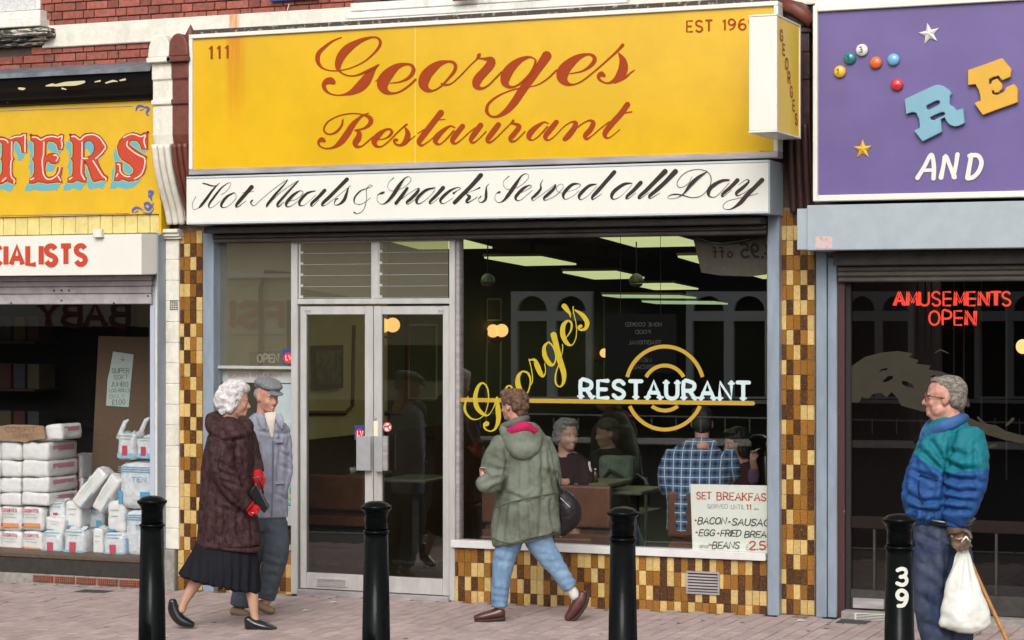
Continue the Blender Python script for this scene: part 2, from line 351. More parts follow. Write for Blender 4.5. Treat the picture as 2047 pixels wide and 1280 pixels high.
M_glass = glass('window_glass', (.97, .98, .97), 2.6)
M_glassl = glass('baby_shop_glass', (.98, .98, .98), 1.95)
M_glassd = glass('door_glass', (.80, .82, .78), 2.1)
M_glassp = glass('beige_reflection_side_glass', (.65, .66, .60), 3.4, film=.12)  # beige of the mirrored facade put into the pane's colour
M_glassr = glass('tinted_arcade_glass', (.30, .30, .30), 1.7)
M_louv = glass('beige_reflection_louvre_glass', (.5, .48, .38), 2.8, film=.16)  # blades coloured with the beige reflected from across the street

# ---------------------------------------------------------------- ground
def sheet(name, y0, y1, m, dz, kind='structure'):
    xs = [-60, -10.1, 13.9, 60]; mb = MB(); vs = []
    for x in xs: vs += [(x, y0, G(x)+dz), (x, y1, G(x)+dz)]
    mb.add(vs, [(2*i, 2*i+2, 2*i+3, 2*i+1) for i in range(len(xs)-1)])
    return tag(build(mb, name, m), kind=kind)
gm = MB(); gm.add([(-250, -250, -.40), (250, -250, -.40), (250, 250, -.40), (-250, 250, -.40)], [(0, 1, 2, 3)])
tag(build(gm, 'ground', M_plinth), kind='structure')
sheet('road', -22, -4.45, M_asph, -.135)
pave = sheet('pavement', -4.3, .25, M_sand, -.012)
k = MB()
for i in range(-14, 14): k.hexa([(i*.915+.005, -4.44, G(i*.915)-.14), (i*.915+.91, -4.44, G(i*.915+.91)-.14), (i*.915+.91, -4.44, G(i*.915+.91)), (i*.915+.005, -4.44, G(i*.915)),
                                (i*.915+.005, -4.302, G(i*.915)-.14), (i*.915+.91, -4.302, G(i*.915+.91)-.14), (i*.915+.91, -4.302, G(i*.915+.91)), (i*.915+.005, -4.302, G(i*.915))])
tag(build(k, 'kerb', M_kerb, bev=.01), kind='structure')
sheet('far_pavement', -25.2, -22, mat('dark_tarmac_pavement', (.05, .05, .05), 1, spec=0), -.01)
# paving bricks, 100 x 200 mm, their courses run out from the shop wall
near = []; far = MB(); pv = None; cand = []
for i in range(-78, 64):
    for j in range(-18, 1):
        x = i*.1; y = j*.2-.12+(.1 if i % 2 else 0)
        if y > -.02 or y < -3.5: continue
        d = (Vector((x, y, 0))-CAM).dot(FWD); u = 1023.5+F*(Vector((x, y, 0))-CAM).dot(RGT)/d; v = 640+F*(H-G(x))/d
        if -20 < u < 2070 and v < 1284: cand.append((v, x, y))
        else: far.box(x-.0458, x+.0458, y-.0983, y+.0983, G(x)-.02, G(x)+random.uniform(-.0012, .0012))
cand.sort(reverse=True)
for n, (v, x, y) in enumerate(cand):
    if n < 298:
        if pv is None: pv = bx('paver', M_paver, (x-.0458, x+.0458, y-.0983, y+.0983, G(x)-.02, G(x)+.0005), pave, bev=.003)
        else: rep(pv, (x, y, G(x)-.02+random.uniform(-.0015, .0012)), pave)
    else: far.box(x-.0458, x+.0458, y-.0983, y+.0983, G(x)-.02, G(x)+random.uniform(-.0015, .0012))
tag(build(far, 'paver_field', M_paver2, pave, bev=0), kind='stuff')
bx('drain_cover', mat('cast_iron', (.05, .05, .055), .6, var=.3, vscale=60), (X(1683, -.12), X(1742, -.12), -.30, -.12, G(2.4)-.01, G(2.4)+.006), pave, .003)
bx('drain_cover', MATS['cast_iron'], (X(180, -.2), X(240, -.2), -.42, -.26, G(-3.5)-.01, G(-3.5)+.005), pave, .003)

rg = random.Random(21); gum = MB()
for i in range(70):
    x = rg.uniform(-4.6, 3.4); y = rg.uniform(-2.2, -.15); r_ = rg.uniform(.008, .020); a0 = rg.random()*6; n_ = 9
    ring = [(x+r_*rg.uniform(.7, 1.1)*math.cos(a0+6.283*k/n_), y+r_*rg.uniform(.7, 1.1)*math.sin(a0+6.283*k/n_), G(x)+.0022) for k in range(n_)]
    gum.add(ring, [tuple(range(n_))])
tag(build(gum, 'chewing_gum_spots', mat('old_gum', (.10, .09, .085), .8), pave), kind='stuff')
for i, (px, py) in enumerate(((668, 1196), (1515, 1192), (1262, 1236), (612, 1212), (330, 1262), (1602, 1243))):
    t_ = H*F/(py-640); p = CAM+t_*(FWD+RGT*((px-1023.5)/F)+UP*((640-py)/F)); z_ = G(p.x)+.003
    build(MB().add([(p.x-.03, p.y-.012, z_), (p.x+.028, p.y-.02, z_+.004), (p.x+.034, p.y+.016, z_), (p.x-.022, p.y+.02, z_+.006)], [(0, 1, 2, 3)]), 'litter_scrap', mat('paper_litter', (.62, .6, .55), .9), pave)
# ---------------------------------------------------------------- brick terrace above the shops
bld = empty('terrace_building', (X(700), .1, 0), 'red brick upper storey with cream painted band above the shop signs', 'building')
XL, XR = X(-260), X(2300)
bx('wall', M_mortar, (XL, XR, .004, .28, 2.70, 5.2), bld)
bx('end_wall', mat('plain_red_brickwork', (.27, .085, .06), .9, var=.4, vscale=30, bump=.4, bscale=60), (-16, X(-420)-.002, .0, .3, -.1, 5.2), bld)
bx('side_return', M_mortar, (X(-420)-.002, X(-420)+.1, .31, 2.7, -.1, 2.7), bld)
bx('party_wall', M_mortar, (X(322), X(402), .06, 14, -.1, 2.70), bld)
bx('party_wall', M_mortar, (X(1562), X(1632), .06, 14, -.1, 2.70), bld)
zb0, zb1 = Z(200, 90, -.03), Z(400, 33, -.03)
M_band = mat('cream_band_paint', (.74, .70, .60), .6, var=.12, vscale=14, bump=.3, bscale=35, grime=.3)
bm_ = MB().box(X(84, -.03), X(2300), -.035, .004, zb0, zb1)
build(bm_, 'painted_band', M_band, bld, .006)
src = {}
row = 0; z = 3.70; nb = 0
while z < 4.42:
    x = XL+.9+(row % 2)*.072; k = 0
    while x < X(705):
        st = k % 2 == 0; w = .182 if st else .088
        vis = (z < zb0-.004 or z+.056 > zb1+.004)
        if x+w > X(-30) and (vis or x < X(80)) and not (z < zb0 and x > X(330)) and not (x+w < X(86) and z > 4.02):
            if st not in src: src[st] = bx('brick', M_brick, (x, x+w, -.012, .02, z, z+.056), bld, .003)
            else: rep(src[st], (x+w/2, .004+random.uniform(-.0015, .0015), z), bld)
            nb += 1
        x += w+.009; k += 1
    z += .0645; row += 1
# first-floor window, far left
wl = bx('window_sill', M_wood, (XL, X(83, -.12), -.14, .0, Z(40, 55, -.12), Z(40, 40, -.12)), bld, .006)
bx('sill_board', M_wood, (XL, X(80, -.1), -.1, 0, Z(40, 40, -.1)+.002, Z(40, 22, -.1)), bld, .005)
bx('net_curtain', M_net, (XL, X(76), -.02, .0, Z(40, 22), 5.1), bld)
bx('window_reveal', M_wood, (X(76)+.002, X(84), -.03, 0, Z(40, 22), 5.1), bld, .004)
cb = MB()
for kk, (a, b2, dep) in enumerate(((57, 66, .13), (66, 74, .16), (74, 82, .11), (82, 92, .06))):
    cb.box(XL, X(97-kk*4, -dep), -dep, 0, Z(40, b2, -dep), Z(40, a, -dep)-.002)
build(cb, 'corbel_moulding', mat('flaking_dark_paint', (.03, .028, .025), .6, col2=(.6, .56, .45), vscale=22, lo=.5, hi=.56, stretch=(.5, 1, 2)), bld, .006)
# first-floor window over the restaurant: layered white sills
for a, b2, x0, x1, dep in ((27, 42, 668, 1262, .17), (12, 26, 690, 1252, .12), (-6, 11, 700, 1245, .07)):
    bx('window_sill', M_wood, (X(x0, -dep), X(x1, -dep), -dep, -.036, Z(900, b2, -dep), Z(900, a, -dep)-.002), bld, .005)
bx('window_pane', mat('dark_pane', (.02, .02, .025), .1), (X(760), X(1180), -.05, -.036, Z(900, -8), 5.1), bld)
bx('brick_panel', M_brick, (X(905, -.18), X(950, -.18), -.19, -.171, Z(900, 3, -.18), Z(900, -30, -.18)), bld, .004)
bx('wall_plaque', mat('blue_paint', (.03, .05, .25), .4), (X(545), X(640), -.05, -.0365, Z(600, 2), Z(600, -40)), bld, .004)
cbl = MB().tube([W(578, 8, -.04), W(573, 25, -.045), W(578, 42, -.06), W(581, 56, -.1)], .003, 6)
build(cbl, 'loose_cable', M_white, bld)
# ---------------------------------------------------------------- pilasters and console brackets between the shops
def console(name, x0, x1, m, lab, capm=None, ds=1):
    # shallow s-scroll bracket with cap, neck and grooved curl, seen from the side of the fascia
    t = empty(name, ((x0+x1)/2, 0, 2.6), lab, 'bracket')
    zt = Z(335, 120, -.3)
    prof = [(-.30, zt), (-.30, zt-.14), (-.285, zt-.15), (-.285, zt-.55), (-.25, zt-.72), (-.19, zt-.90), (-.12, zt-1.05), (-.09, zt-1.18), (-.08, 2.72), (-.001, 2.72), (-.001, zt)]
    prof = [(a*ds, b_) for a, b_ in prof]
    build(MB().extx(prof, x0, x1), 'scroll', m, t, .012, seg=2)
    w = x1-x0
    for kx in (.18, .5, .82):
        pr = [(-.335, zt-.62), (-.30, zt-.78), (-.235, zt-.94), (-.155, zt-1.09), (-.12, zt-1.2)]
        mb = MB().tube([(x0+w*kx, (p[0]+.03)*ds, p[1]) for p in catmull(pr, 4)], w*.15, 8)
        build(mb, 'rib', m, t, smooth=True)
    # rounded cap
    cp = MB(); pts = []
    for i in range(9):
        a = math.pi*i/8; pts.append((x0-.015+(w+.03)/2*(1-math.cos(a)), zt+.02+.17*math.sin(a)**.8))
    cp.prism(pts[::-1], -.33*ds, 0); build(cp, 'cap', capm or m, t, .015, seg=2)
    bx('cap_ledge', capm or m, (x0-.02, x1+.02, -.345*ds, 0, zt-.02, zt+.018), t, .006)
    bx('neck_band', m, (x0-.006, x1+.006, -.306*ds, 0, zt-.33, zt-.29), t, .008)
    return t
xw0, xw1, xb1 = X(303, -.3), X(342, -.3), X(376, -.3)
c1 = console('console_bracket', xw0, xw1, M_cream, 'cream painted scroll bracket left of the brown one beside the yellow restaurant sign')
c2 = console('console_bracket', xw1+.003, xb1, M_brown, 'brown painted scroll bracket touching the left edge of the yellow restaurant sign')
fn = MB().lathe(((xw1+xb1)/2+.01, -.16, Z(370, 85, -.16)-.02), [(.05, 0), (.06, .03), (.035, .06), (.042, .075), (.012, .13), (.002, .15)], 14)
build(fn, 'finial', M_brown, c2, smooth=True)
# brown console on the right, mostly behind the projecting sign
c3 = console('console_bracket', X(1572, -.12), X(1618, -.12), mat('dark_brown_paint', (.05, .018, .014), .5, var=.25, vscale=12, bump=.3, bscale=35), 'dark brown bracket in the gap between the projecting sign and the purple sign', ds=.42)
pl = MB().tube([W(1566, 10, -.14), W(1590, 18, -.16), W(1625, 45, -.16)], .05, 12)
build(pl, 'rounded_top', M_brown, c3, smooth=True)

pw = empty('pilaster', (X(337), 0, G(X(337))), 'cream painted brick pilaster with small vent beside the tiled pier', 'pilaster')
zc = Z(335, 468, -.05)
prev = G(X(337))+.30; rows = [prev]; 
while rows[-1] < zc-.1: rows.append(rows[-1]+.155)
for a, b2 in zip(rows, rows[1:]+[zc]):
    bx('block', M_cream, (X(320, -.03), X(357, -.03), -.03, .1, a+.0015, b2-.0015), pw, .004)
bx('shaft', M_cream, (X(319, -.03), X(356, -.03), -.024, .1, rows[0], zc), pw)
bx('base', M_plinth, (X(321, -.03), X(350, -.03), -.045, .1, G(X(337))-.02, rows[0]-.002), pw, .006)
for kk, (a, b2) in enumerate(((458, 466), (466, 473), (473, 478))):
    bx('capital', M_cream, (X(317-2+kk*2, -.08), X(357, -.08), -.10+kk*.02, .1, Z(335, b2, -.08), Z(335, a, -.08)-.001), pw, .004)
vv = MB()
for i in range(5):
    for j in range(4): vv.box(X(340+j*4.2, -.031), X(342.6+j*4.2, -.031), -.0345, -.031, Z(340, 603+i*4.2), Z(340, 600.6+i*4.2))
build(vv, 'vent', M_dark, pw)

# ---------------------------------------------------------------- glazed tiles
TW, THt = .0478, .0998
def tile_run(x0, x1, ztop, zbot, y, parent, seed, frm=None):
    r = random.Random(seed); n = max(1, round((x1-x0)/(TW+.0025))); w = (x1-x0)/n-.0025; h = THt; cnt = 0
    srcs = {}; z = ztop; rowi = 0; last = None
    while z > zbot+.01:
        zb = max(z-h, zbot); rowm = []
        for i in range(n):
            ch = r.random(); kd = 0 if ch < .36 else (1 if ch < .75 else 2)
            if rowm and kd == rowm[-1] and r.random() < .6: kd = (kd+1+int(r.random()*2)) % 3
            if last and kd == last[i] and r.random() < .35: kd = (kd+1) % 3
            rowm.append(kd)
            mt = (M_tc, M_tb, M_td)[kd]; hh = z-zb-.0025; key = (kd, round(hh, 3)); cx = x0+i*(w+.0025)+w/2
            if key not in srcs: srcs[key] = bx('tile', mt, (cx-w/2, cx+w/2, y-.006, y+.004, zb+.0025, zb+.0025+hh), parent, .0018)
            else: rep(srcs[key], (cx, y-.001+r.uniform(-.0006, .0006), zb+.0025), parent)
            cnt += 1
        last = rowm; z -= h; rowi += 1
    return cnt
p1 = empty('tiled_pier', (X(380), 0, G(X(380))), 'narrow pier of cream and brown tiles behind the elderly couple', 'tiled pier')
bx('pier_core', M_grout, (X(357), X(406), -.001, .25, -.1, 2.68), p1)
n1 = tile_run(X(357), X(406), 2.64, G(X(380))-.005, -.003, p1, 3)
p2 = empty('tiled_pier', (X(1592), 0, G(X(1592))), 'pier of cream, ochre and dark tiles between the restaurant and the arcade', 'tiled pier')
bx('pier_core', M_grout, (X(1559), X(1630), -.001, .25, -.1, 2.72), p2)
n2 = tile_run(X(1559), X(1629), 2.70, G(X(1592))-.005, -.003, p2, 11)
p3 = empty('tiled_stall_riser', (X(1220), 0, G(X(1220))), 'low wall of brown and cream tiles under the big restaurant window', 'tiled wall')
zs = Z(1220, 1108, 0)
bx('riser_core', M_grout, (X(904), X(1534), -.001, .22, -.1, zs), p3)
n3 = tile_run(X(904), X(1534), zs-.004, G(X(1220))-.03, -.003, p3, 5)
p4 = empty('tiled_stall_riser', (X(508), 0, G(X(508))), 'short tiled wall behind the elderly couple, under the side pane', 'tiled wall')
bx('riser_core', M_grout, (X(430), X(584), -.001, .22, -.1, .28), p4)
n4 = tile_run(X(430), X(584), .275, G(X(508))-.01, -.003, p4, 8)
print('tiles', n1, n2, n3, n4, 'bricks', nb)
gv = empty('air_vent', (X(1406), -.01, Z(1406, 1190)), 'grey louvred air vent set in the tiles under the window', 'vent')
a, b2, c, d = X(1373), X(1440), Z(1406, 1188), Z(1406, 1142)
for q in ((a, b2, -.022, -.010, c, c+.014), (a, b2, -.022, -.010, d-.014, d), (a, a+.014, -.0215, -.010, c+.0145, d-.0145), (b2-.014, b2, -.0215, -.010, c+.0145, d-.0145)): bx('frame', M_alu2, q, gv, .002)
bx('backing', M_dark, (a+.01, b2-.01, -.0135, -.0095, c+.01, d-.01), gv)
for i in range(6):
    zz = c+.02+i*(d-c-.035)/6
    bx('slat', M_alu2, (a+.0145, b2-.0145, -.020, -.014, zz, zz+.012), gv, .001)

# ---------------------------------------------------------------- restaurant shopfront
sf = empty('restaurant_shopfront', (X(980), 0, 0), 'aluminium shopfront with double doors and one large window under the yellow sign', 'shopfront')
ztp = Z(980, 470, 0)
def fr(name, x0, x1, z0, z1, y0=-.02, y1=.06, m=M_alu, parent=sf, b=.003): return bx(name, m, (x0, x1, y0, y1, z0, z1), parent, b)
gz = lambda px: G(X(px))
fr('side_post', X(407, -.06), X(428, -.06), gz(415), 2.66, -.07, .05, M_blue)
fr('side_post_lip', X(421, -.06), X(433), gz(415), 2.66, -.02, .07, M_alu2)
fr('side_post', X(1535, -.07), X(1558, -.07), gz(1548), 2.72, -.075, .0, M_blue)
fr('side_post_lip', X(1533), X(1541), gz(1548), ztp, -.0, .06, M_alu2)
fr('mullion', X(584), X(597), gz(590), ztp)
fr('door_post', X(900), X(911), gz(905), ztp)
fr('door_post_return', X(911)+.001, X(918), Z(912, 1090), ztp, .0, .08, M_alu2)
fr('transom', X(597)+.001, X(900)-.001, Z(750, 608), Z(750, 597), -.02, .06)
fr('vent_mullion', X(744), X(758), Z(750, 597)+.001, ztp)
fr('vent_head', X(597)+.001, X(900)-.001, Z(750, 484), ztp+.02, -.01, .06)
fr('window_sill', X(906), X(1534), Z(1220, 1108, -.03), Z(1220, 1093, -.03), -.045, .05, mat('white_sill', (.66, .64, .62), .4, grime=.25, var=.08))
fr('window_head', X(918), X(1533), Z(1220, 474), ztp+.05, .0, .06, M_shut)
fr('pane_sill', X(430), X(584), .28, .315, -.03, .05, M_alu)
fr('pane_transom', X(430), X(584), Z(508, 738), Z(508, 732), -.005, .05, M_alu)
fr('threshold', X(597), X(900), gz(700)-.03, gz(700)+.035, -.03, .09, M_alu2)
def pane(name, x0, x1, z0, z1, y, m, parent=sf):
    return build(MB().add([(x0, y, z0), (x1, y, z0), (x1, y, z1), (x0, y, z1)], [(0, 1, 2, 3)]), name, m, parent, fixn=False)
pane('window_glass', X(916), X(1535), Z(1220, 1096), ztp+.02, .03, M_glass)
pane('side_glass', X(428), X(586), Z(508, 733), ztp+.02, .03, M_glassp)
pane('side_glass', X(428), X(586), .30, Z(508, 737), .03, M_glass)
# louvre vents: five glass blades each in clips
for a, b2, lab in ((602, 743, 'left'), (760, 897, 'right')):
    fr('louvre_jamb', X(a-4), X(a), Z(750, 597)+.001, Z(750, 484)-.001, -.012, .05, M_alu)
    z0, z1 = Z(750, 596), Z(750, 484); n = 5
    for i in range(n):
        zz = z0+(z1-z0)*i/n; hh = (z1-z0)/n
        mb = MB().add([(X(a)+.004, -.006, zz+.004), (X(b2), -.006, zz+.004), (X(b2), -.0055, zz+hh+.003), (X(a)+.004, -.0055, zz+hh+.003)], [(0, 1, 2, 3)])
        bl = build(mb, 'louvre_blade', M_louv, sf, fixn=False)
        bx('blade_clip', M_alu, (X(a)+.001, X(a+5), -.010, .0, zz+.002, zz+.02), bl)
        bx('blade_edge', mat('glass_edge', (.33, .36, .32), .2), (X(a)+.004, X(b2), -.0085, -.0065, zz+.002, zz+.0048), bl)
# door leaves
def leaf(pl, pr, gl, gr, side):
    d = bx('door_stile', M_alu, (X(pl), X(gl), .0, .045, gz(700)+.04, Z(750, 612)), sf, .003); d.name = 'door'
    z0, z1 = gz(700)+.04, Z(750, 612)
    bx('stile', M_alu, (X(gr), X(pr), .0, .045, z0, z1), d, .003)
    bx('top_rail', M_alu, (X(gl)+.001, X(gr)-.001, .001, .044, Z(750, 629), z1-.001), d, .003)
    bx('bottom_rail', M_alu, (X(gl)+.001, X(gr)-.001, .001, .044, z0+.001, Z(680, 1148)), d, .003)
    pane('glass', X(gl), X(gr), Z(680, 1149), Z(750, 628), .02, M_glassd, d)
    bx('gasket', M_dark, (X(gl)+.001, X(gl)+.006, .0185, .022, Z(680, 1148), Z(750, 629)), d)
    bx('maker_plate', mat('grey_plate', (.35, .3, .33), .4), ((X(609), X(621), -.002, .0, Z(620, 625), Z(620, 620)) if side == 'l' else (X(876), X(888), -.002, .0, Z(880, 625), Z(880, 620))), d)
    return d
dl = leaf(600, 745.5, 612, 729, 'l'); dr = leaf(747, 898, 763, 885, 'r')
bx('letter_plate', M_alu, (X(632), X(696), -.012, .001, Z(660, 1173), Z(660, 1155)), dl, .004)
bx('letter_flap', M_alu2, (X(636), X(692), -.016, -.0125, Z(660, 1170), Z(660, 1158)), dl, .003)
hm = mat('brushed_handle', (.56, .57, .58), .32, metal=.5, var=.1, vscale=20)
bx('handle', hm, (X(713, -.05), X(741, -.05), -.058, -.05, Z(730, 941, -.05), Z(730, 872, -.05)), dl, .002)
bx('handle_return', hm, (X(738, -.03), X(741, -.03), -.0495, .0, Z(730, 941, -.05), Z(730, 872, -.05)), dl, .002)
bx('handle', hm, (X(750, -.05), X(765, -.05), -.058, -.05, Z(760, 943, -.05), Z(760, 872, -.05)), dr, .002)
bx('handle_return', M_alu2, (X(765, -.05), X(778, -.02), -.052, -.030, Z(760, 941, -.05), Z(760, 872, -.05)), dr, .002)
build(MB().lathe((X(750), -.002, Z(750, 836)), [(.012, 0), (.012, .006), (.004, .008)], 14, axis='y'), 'lock', M_alu2, dr)
bx('push_plate', mat('cream_plate', (.75, .68, .5), .4), (X(747), X(756), -.004, -.0005, Z(750, 872), Z(750, 842)), dr, .001)
# shutter: dark box and rolled slats under the white sign
sh = empty('roller_shutter', (X(980), -.1, 2.6), 'rolled-up dark shutter under the white restaurant sign', 'shutter')
z0 = Z(980, 442, -.2)
bx('shutter_rail', M_shut, (X(428, -.06), X(1534, -.06), -.22, .0, z0-.052, z0-.008), sh, .006)
for i in range(2):
    zz = z0-.055-i*.032
    bx('slat', mat('worn_shutter_slat', (.12, .105, .09), .5, var=.4, vscale=6, metal=.3, stretch=(.4, 1, 1)), (X(428, -.06), X(1534, -.06), -.10+i*.012, -.02, zz-.029, zz), sh, .008)
# ---------------------------------------------------------------- the big yellow sign
YS = -.28
ys = empty('fascia_sign', (X(970, YS), YS, 3.0), 'big yellow restaurant sign with red-brown script in a white frame', 'shop sign')
sx0, sx1 = X(380, YS), X(1557, YS); sz0, sz1 = 3.045, 4.062
fy = bx('face', None or M_yel, (sx0+.03, sx1-.03, YS, YS+.03, sz0+.03, sz1-.03), ys)
# rust run-down on the yellow face: an orange stain with its own place on the panel
def rust(m, xa, xb, z0, z1, amt, col):
    t = m.node_tree; b = t.nodes['Principled BSDF']; src_l = b.inputs['Base Color'].links[0].from_socket; L = t.links.new
    geo = t.nodes.new('ShaderNodeNewGeometry'); sp = t.nodes.new('ShaderNodeSeparateXYZ'); L(geo.outputs['Position'], sp.inputs[0])
    def mr(sock, a, b_, c, d):
        q = t.nodes.new('ShaderNodeMapRange'); q.interpolation_type = 'SMOOTHSTEP'
        for i, v in enumerate((a, b_, c, d)): q.inputs[1+i].default_value = v
        L(sock, q.inputs[0]); return q.outputs[0]
    def mul(a, b_):
        q = t.nodes.new('ShaderNodeMath'); q.operation = 'MULTIPLY'; L(a, q.inputs[0]); L(b_, q.inputs[1]); return q.outputs[0]
    n = t.nodes.new('ShaderNodeTexNoise'); n.inputs['Scale'].default_value = 5; mp = t.nodes.new('ShaderNodeMapping'); mp.inputs['Scale'].default_value = (8, 1, .7); L(geo.outputs['Position'], mp.inputs[0]); L(mp.outputs[0], n.inputs['Vector'])
    w = xb-xa; core = mul(mr(sp.outputs[0], xa, xa+w*.3, 0, 1), mr(sp.outputs[0], xa+w*.5, xb, 1, 0))
    f = mul(mul(core, mr(sp.outputs[2], z0, z1, 0, amt)), mr(n.outputs['Fac'], .25, .6, .45, 1))
    mx = t.nodes.new('ShaderNodeMix'); mx.data_type = 'RGBA'; L(src_l, mx.inputs[6]); mx.inputs[7].default_value = (*col, 1); L(f, mx.inputs[0]); L(mx.outputs[2], b.inputs['Base Color'])
rust(M_yel, X(445, YS), X(500, YS), 3.15, 4.05, .75, (.55, .17, .006)); rust(M_band, X(455, -.03), X(484, -.03), 3.5, 4.0, .95, (.60, .22, .02))
for q, nm in (((sx0, sx1, YS-.022, YS+.10, sz1-.03, sz1), 'frame'), ((sx0, sx0+.03, YS-.0215, YS+.10, sz0+.0305, sz1-.0305), 'frame'), ((sx1-.03, sx1, YS-.0215, YS+.10, sz0+.0305, sz1-.0305), 'frame')):
    bx(nm, M_white, q, ys, .003)
bx('bottom_frame', M_alu2, (sx0, sx1, YS-.022, YS+.10, sz0-.012, sz0+.03), ys, .004)
bx('back_box', M_dark, (sx0+.05, sx1-.05, YS+.031, -.04, sz0+.01, sz1-.04), ys)
bx('top_flashing', mat('weathered_dark_trim', (.05, .035, .03), .7, col2=(.3, .26, .2), vscale=25, lo=.55, hi=.6), (sx0+.02, sx1-.02, YS+.0, -.036, sz1+.002, sz1+.035), ys, .004)
for px in (830,):
    bx('panel_joint', mat('joint_strip', (.85, .62, .2), .4), (X(px, YS)-.002, X(px, YS)+.002, YS-.0008, YS, sz0+.03, sz1-.03), ys)
fnA = onplane(620, 60, 5.12, YS, .0015)
GEO = [
 [(320,78,12),(230,115,22),(150,175,34),(90,235,44),(75,295,48),(90,350,36),(130,392,20),(200,415,13),(280,418,13),(370,402,11),(460,372,12),(560,318,14),(640,250,18),(700,180,26),(718,125,30),(695,85,22),(640,74,18),(560,92,34),(470,132,56),(385,190,84),(325,255,86),(292,325,74),(285,385,52),(305,425,20),(350,455,14),(420,470,12),(500,455,16),(590,415,24),(650,385,22),(703,352,10)],
 [(700,357,10),(650,405,44),(605,465,88),(560,530,108),(500,590,100),(430,635,60),(350,662,22),(270,668,13),(195,648,20),(150,605,36),(140,560,46),(170,525,60),(210,520,72),(232,532,56)],
 [(820,545,10),(920,532,18),(1010,488,34),(1055,425,42),(1045,370,34),(985,350,26),(895,372,60),(815,435,104),(755,510,124),(742,575,108),(775,630,60),(840,648,22),(920,630,18),(1010,570,20),(1078,507,22)],
 [(668,525,8),(715,495,24)],
 [(1415,322,20),(1330,342,58),(1245,400,96),(1180,475,112),(1160,550,104),(1190,605,62),(1250,622,22),(1330,583,16),(1420,490,24),(1475,420,32),(1487,365,34),(1460,330,28),(1415,322,20)],
 [(1340,550,16),(1385,562,22),(1450,545,14),(1540,465,13),(1640,360,13),(1705,298,16),(1725,262,38),(1735,250,26)],
 [(1700,290,12),(1780,295,24),(1848,308,72),(1845,352,88),(1780,430,86),(1712,508,90),(1702,568,74),(1748,598,28),(1815,572,16),(1890,500,16),(1958,430,16)],
 [(2300,300,14),(2248,277,20),(2160,302,50),(2070,370,86),(2010,450,104),(1993,530,84),(2028,578,38),(2090,580,18),(2170,530,20),(2245,455,26),(2290,380,26),(2308,310,18)],
 [(2420,268,104),(2400,300,96),(2330,400,86),(2250,510,86),(2170,620,86),(2090,740,80),(2010,830,60),(1920,885,30),(1850,883,24),(1808,835,36),(1822,762,28),(1900,690,20),(2010,635,14),(2120,602,14),(2280,575,10),(2360,545,14),(2440,490,16),(2520,412,18)],
 [(2655,450,12),(2780,424,20),(2868,370,38),(2910,312,44),(2898,268,34),(2838,250,26),(2748,278,60),(2660,342,100),(2592,420,124),(2582,490,112),(2618,542,60),(2680,560,20),(2770,530,16),(2890,440,16),(3040,310,18),(3148,210,24),(3198,155,34)],
 [(3153,235,10),(3190,290,56),(3205,345,86),(3200,410,98),(3170,470,90),(3112,520,44),(3040,545,18),(2970,516,24),(2950,474,36),(2980,452,56),(3005,466,38)],
 [(3120,535,30),(3220,490,26),(3280,440,16),(3318,412,10)],
]
RES = [
 [(335,918,16),(318,985,24),(265,1045,24),(200,1068,16),(152,1048,18),(142,1000,18),(190,932,14),(300,877,12),(430,854,12),(530,865,14),(595,888,38),(622,925,48),(600,972,36),(540,1010,18),(460,1025,12)],
 [(600,850,10),(525,885,22),(440,965,54),(380,1060,66),(315,1145,60),(235,1202,24),(150,1212,14),(92,1180,20),(88,1140,30),(120,1122,48),(143,1135,34)],
 [(455,1025,10),(500,1050,42),(492,1105,64),(462,1155,60),(480,1192,34),(530,1188,14),(590,1140,14),(640,1095,12)],
 [(700,1125,8),(780,1105,14),(832,1058,28),(825,1022,24),(780,1017,20),(712,1062,50),(658,1128,62),(668,1180,36),(722,1193,14),(790,1150,12),(880,1060,12),(960,985,14),(990,965,18)],
 [(965,990,8),(998,1055,50),(985,1125,60),(930,1178,28),(872,1165,20),(862,1130,32),(888,1125,26)], [(975,1160,28),(1030,1120,14),(1075,1085,10)],
 [(1100,1062,10),(1165,1020,14)], [(1338,850,66),(1290,910,60),(1220,1000,62),(1150,1090,62),(1115,1145,52),(1138,1183,24),(1200,1150,12),(1262,1098,10)], [(1300,922,13),(1382,916,10)],
 [(1480,1000,14),(1430,985,20),(1350,1040,46),(1288,1108,62),(1288,1155,38),(1332,1168,14),(1400,1110,16),(1470,1030,18)], [(1560,985,52),(1500,1060,56),(1455,1130,50),(1482,1163,22),(1545,1125,12),(1620,1055,12),(1690,1000,12)],
 [(1745,975,54),(1690,1050,56),(1645,1120,44),(1665,1155,20),(1720,1120,12),(1800,1040,12)], [(1925,970,54),(1858,1060,56),(1815,1120,46),(1838,1150,22),(1908,1100,12),(1998,1010,12),(2055,955,12),(2077,930,28)],
 [(2050,955,10),(2105,965,30),(2138,990,46),(2098,1050,50),(2050,1108,48),(2068,1140,24),(2118,1120,12),(2198,1040,12)],
 [(2438,960,14),(2395,946,20),(2318,992,46),(2250,1060,62),(2240,1108,42),(2278,1128,14),(2348,1080,16),(2428,990,18)], [(2520,945,52),(2458,1020,56),(2408,1090,50),(2428,1128,22),(2488,1100,12),(2598,990,12),(2680,938,14)],
 [(2670,942,12),(2715,950,44),(2705,1000,56),(2640,1085,60),(2605,1118,46)], [(2648,1080,12),(2758,980,14),(2850,928,18),(2896,950,46),(2868,1020,54),(2815,1080,48),(2830,1116,26),(2888,1080,12),(2968,1010,12),(3060,940,12)],
 [(3248,764,58),(3178,860,58),(3088,960,58),(3020,1050,54),(3024,1098,30),(3068,1100,12),(3168,1020,8)], [(3218,850,14),(3292,838,14)],
]
for word, S in (('script_word', GEO), ('script_word', RES)):
    mb = MB()
    for s in S: stroke(mb, s, fnA, 8)
    build(mb, word, M_red, ys, fixn=False)
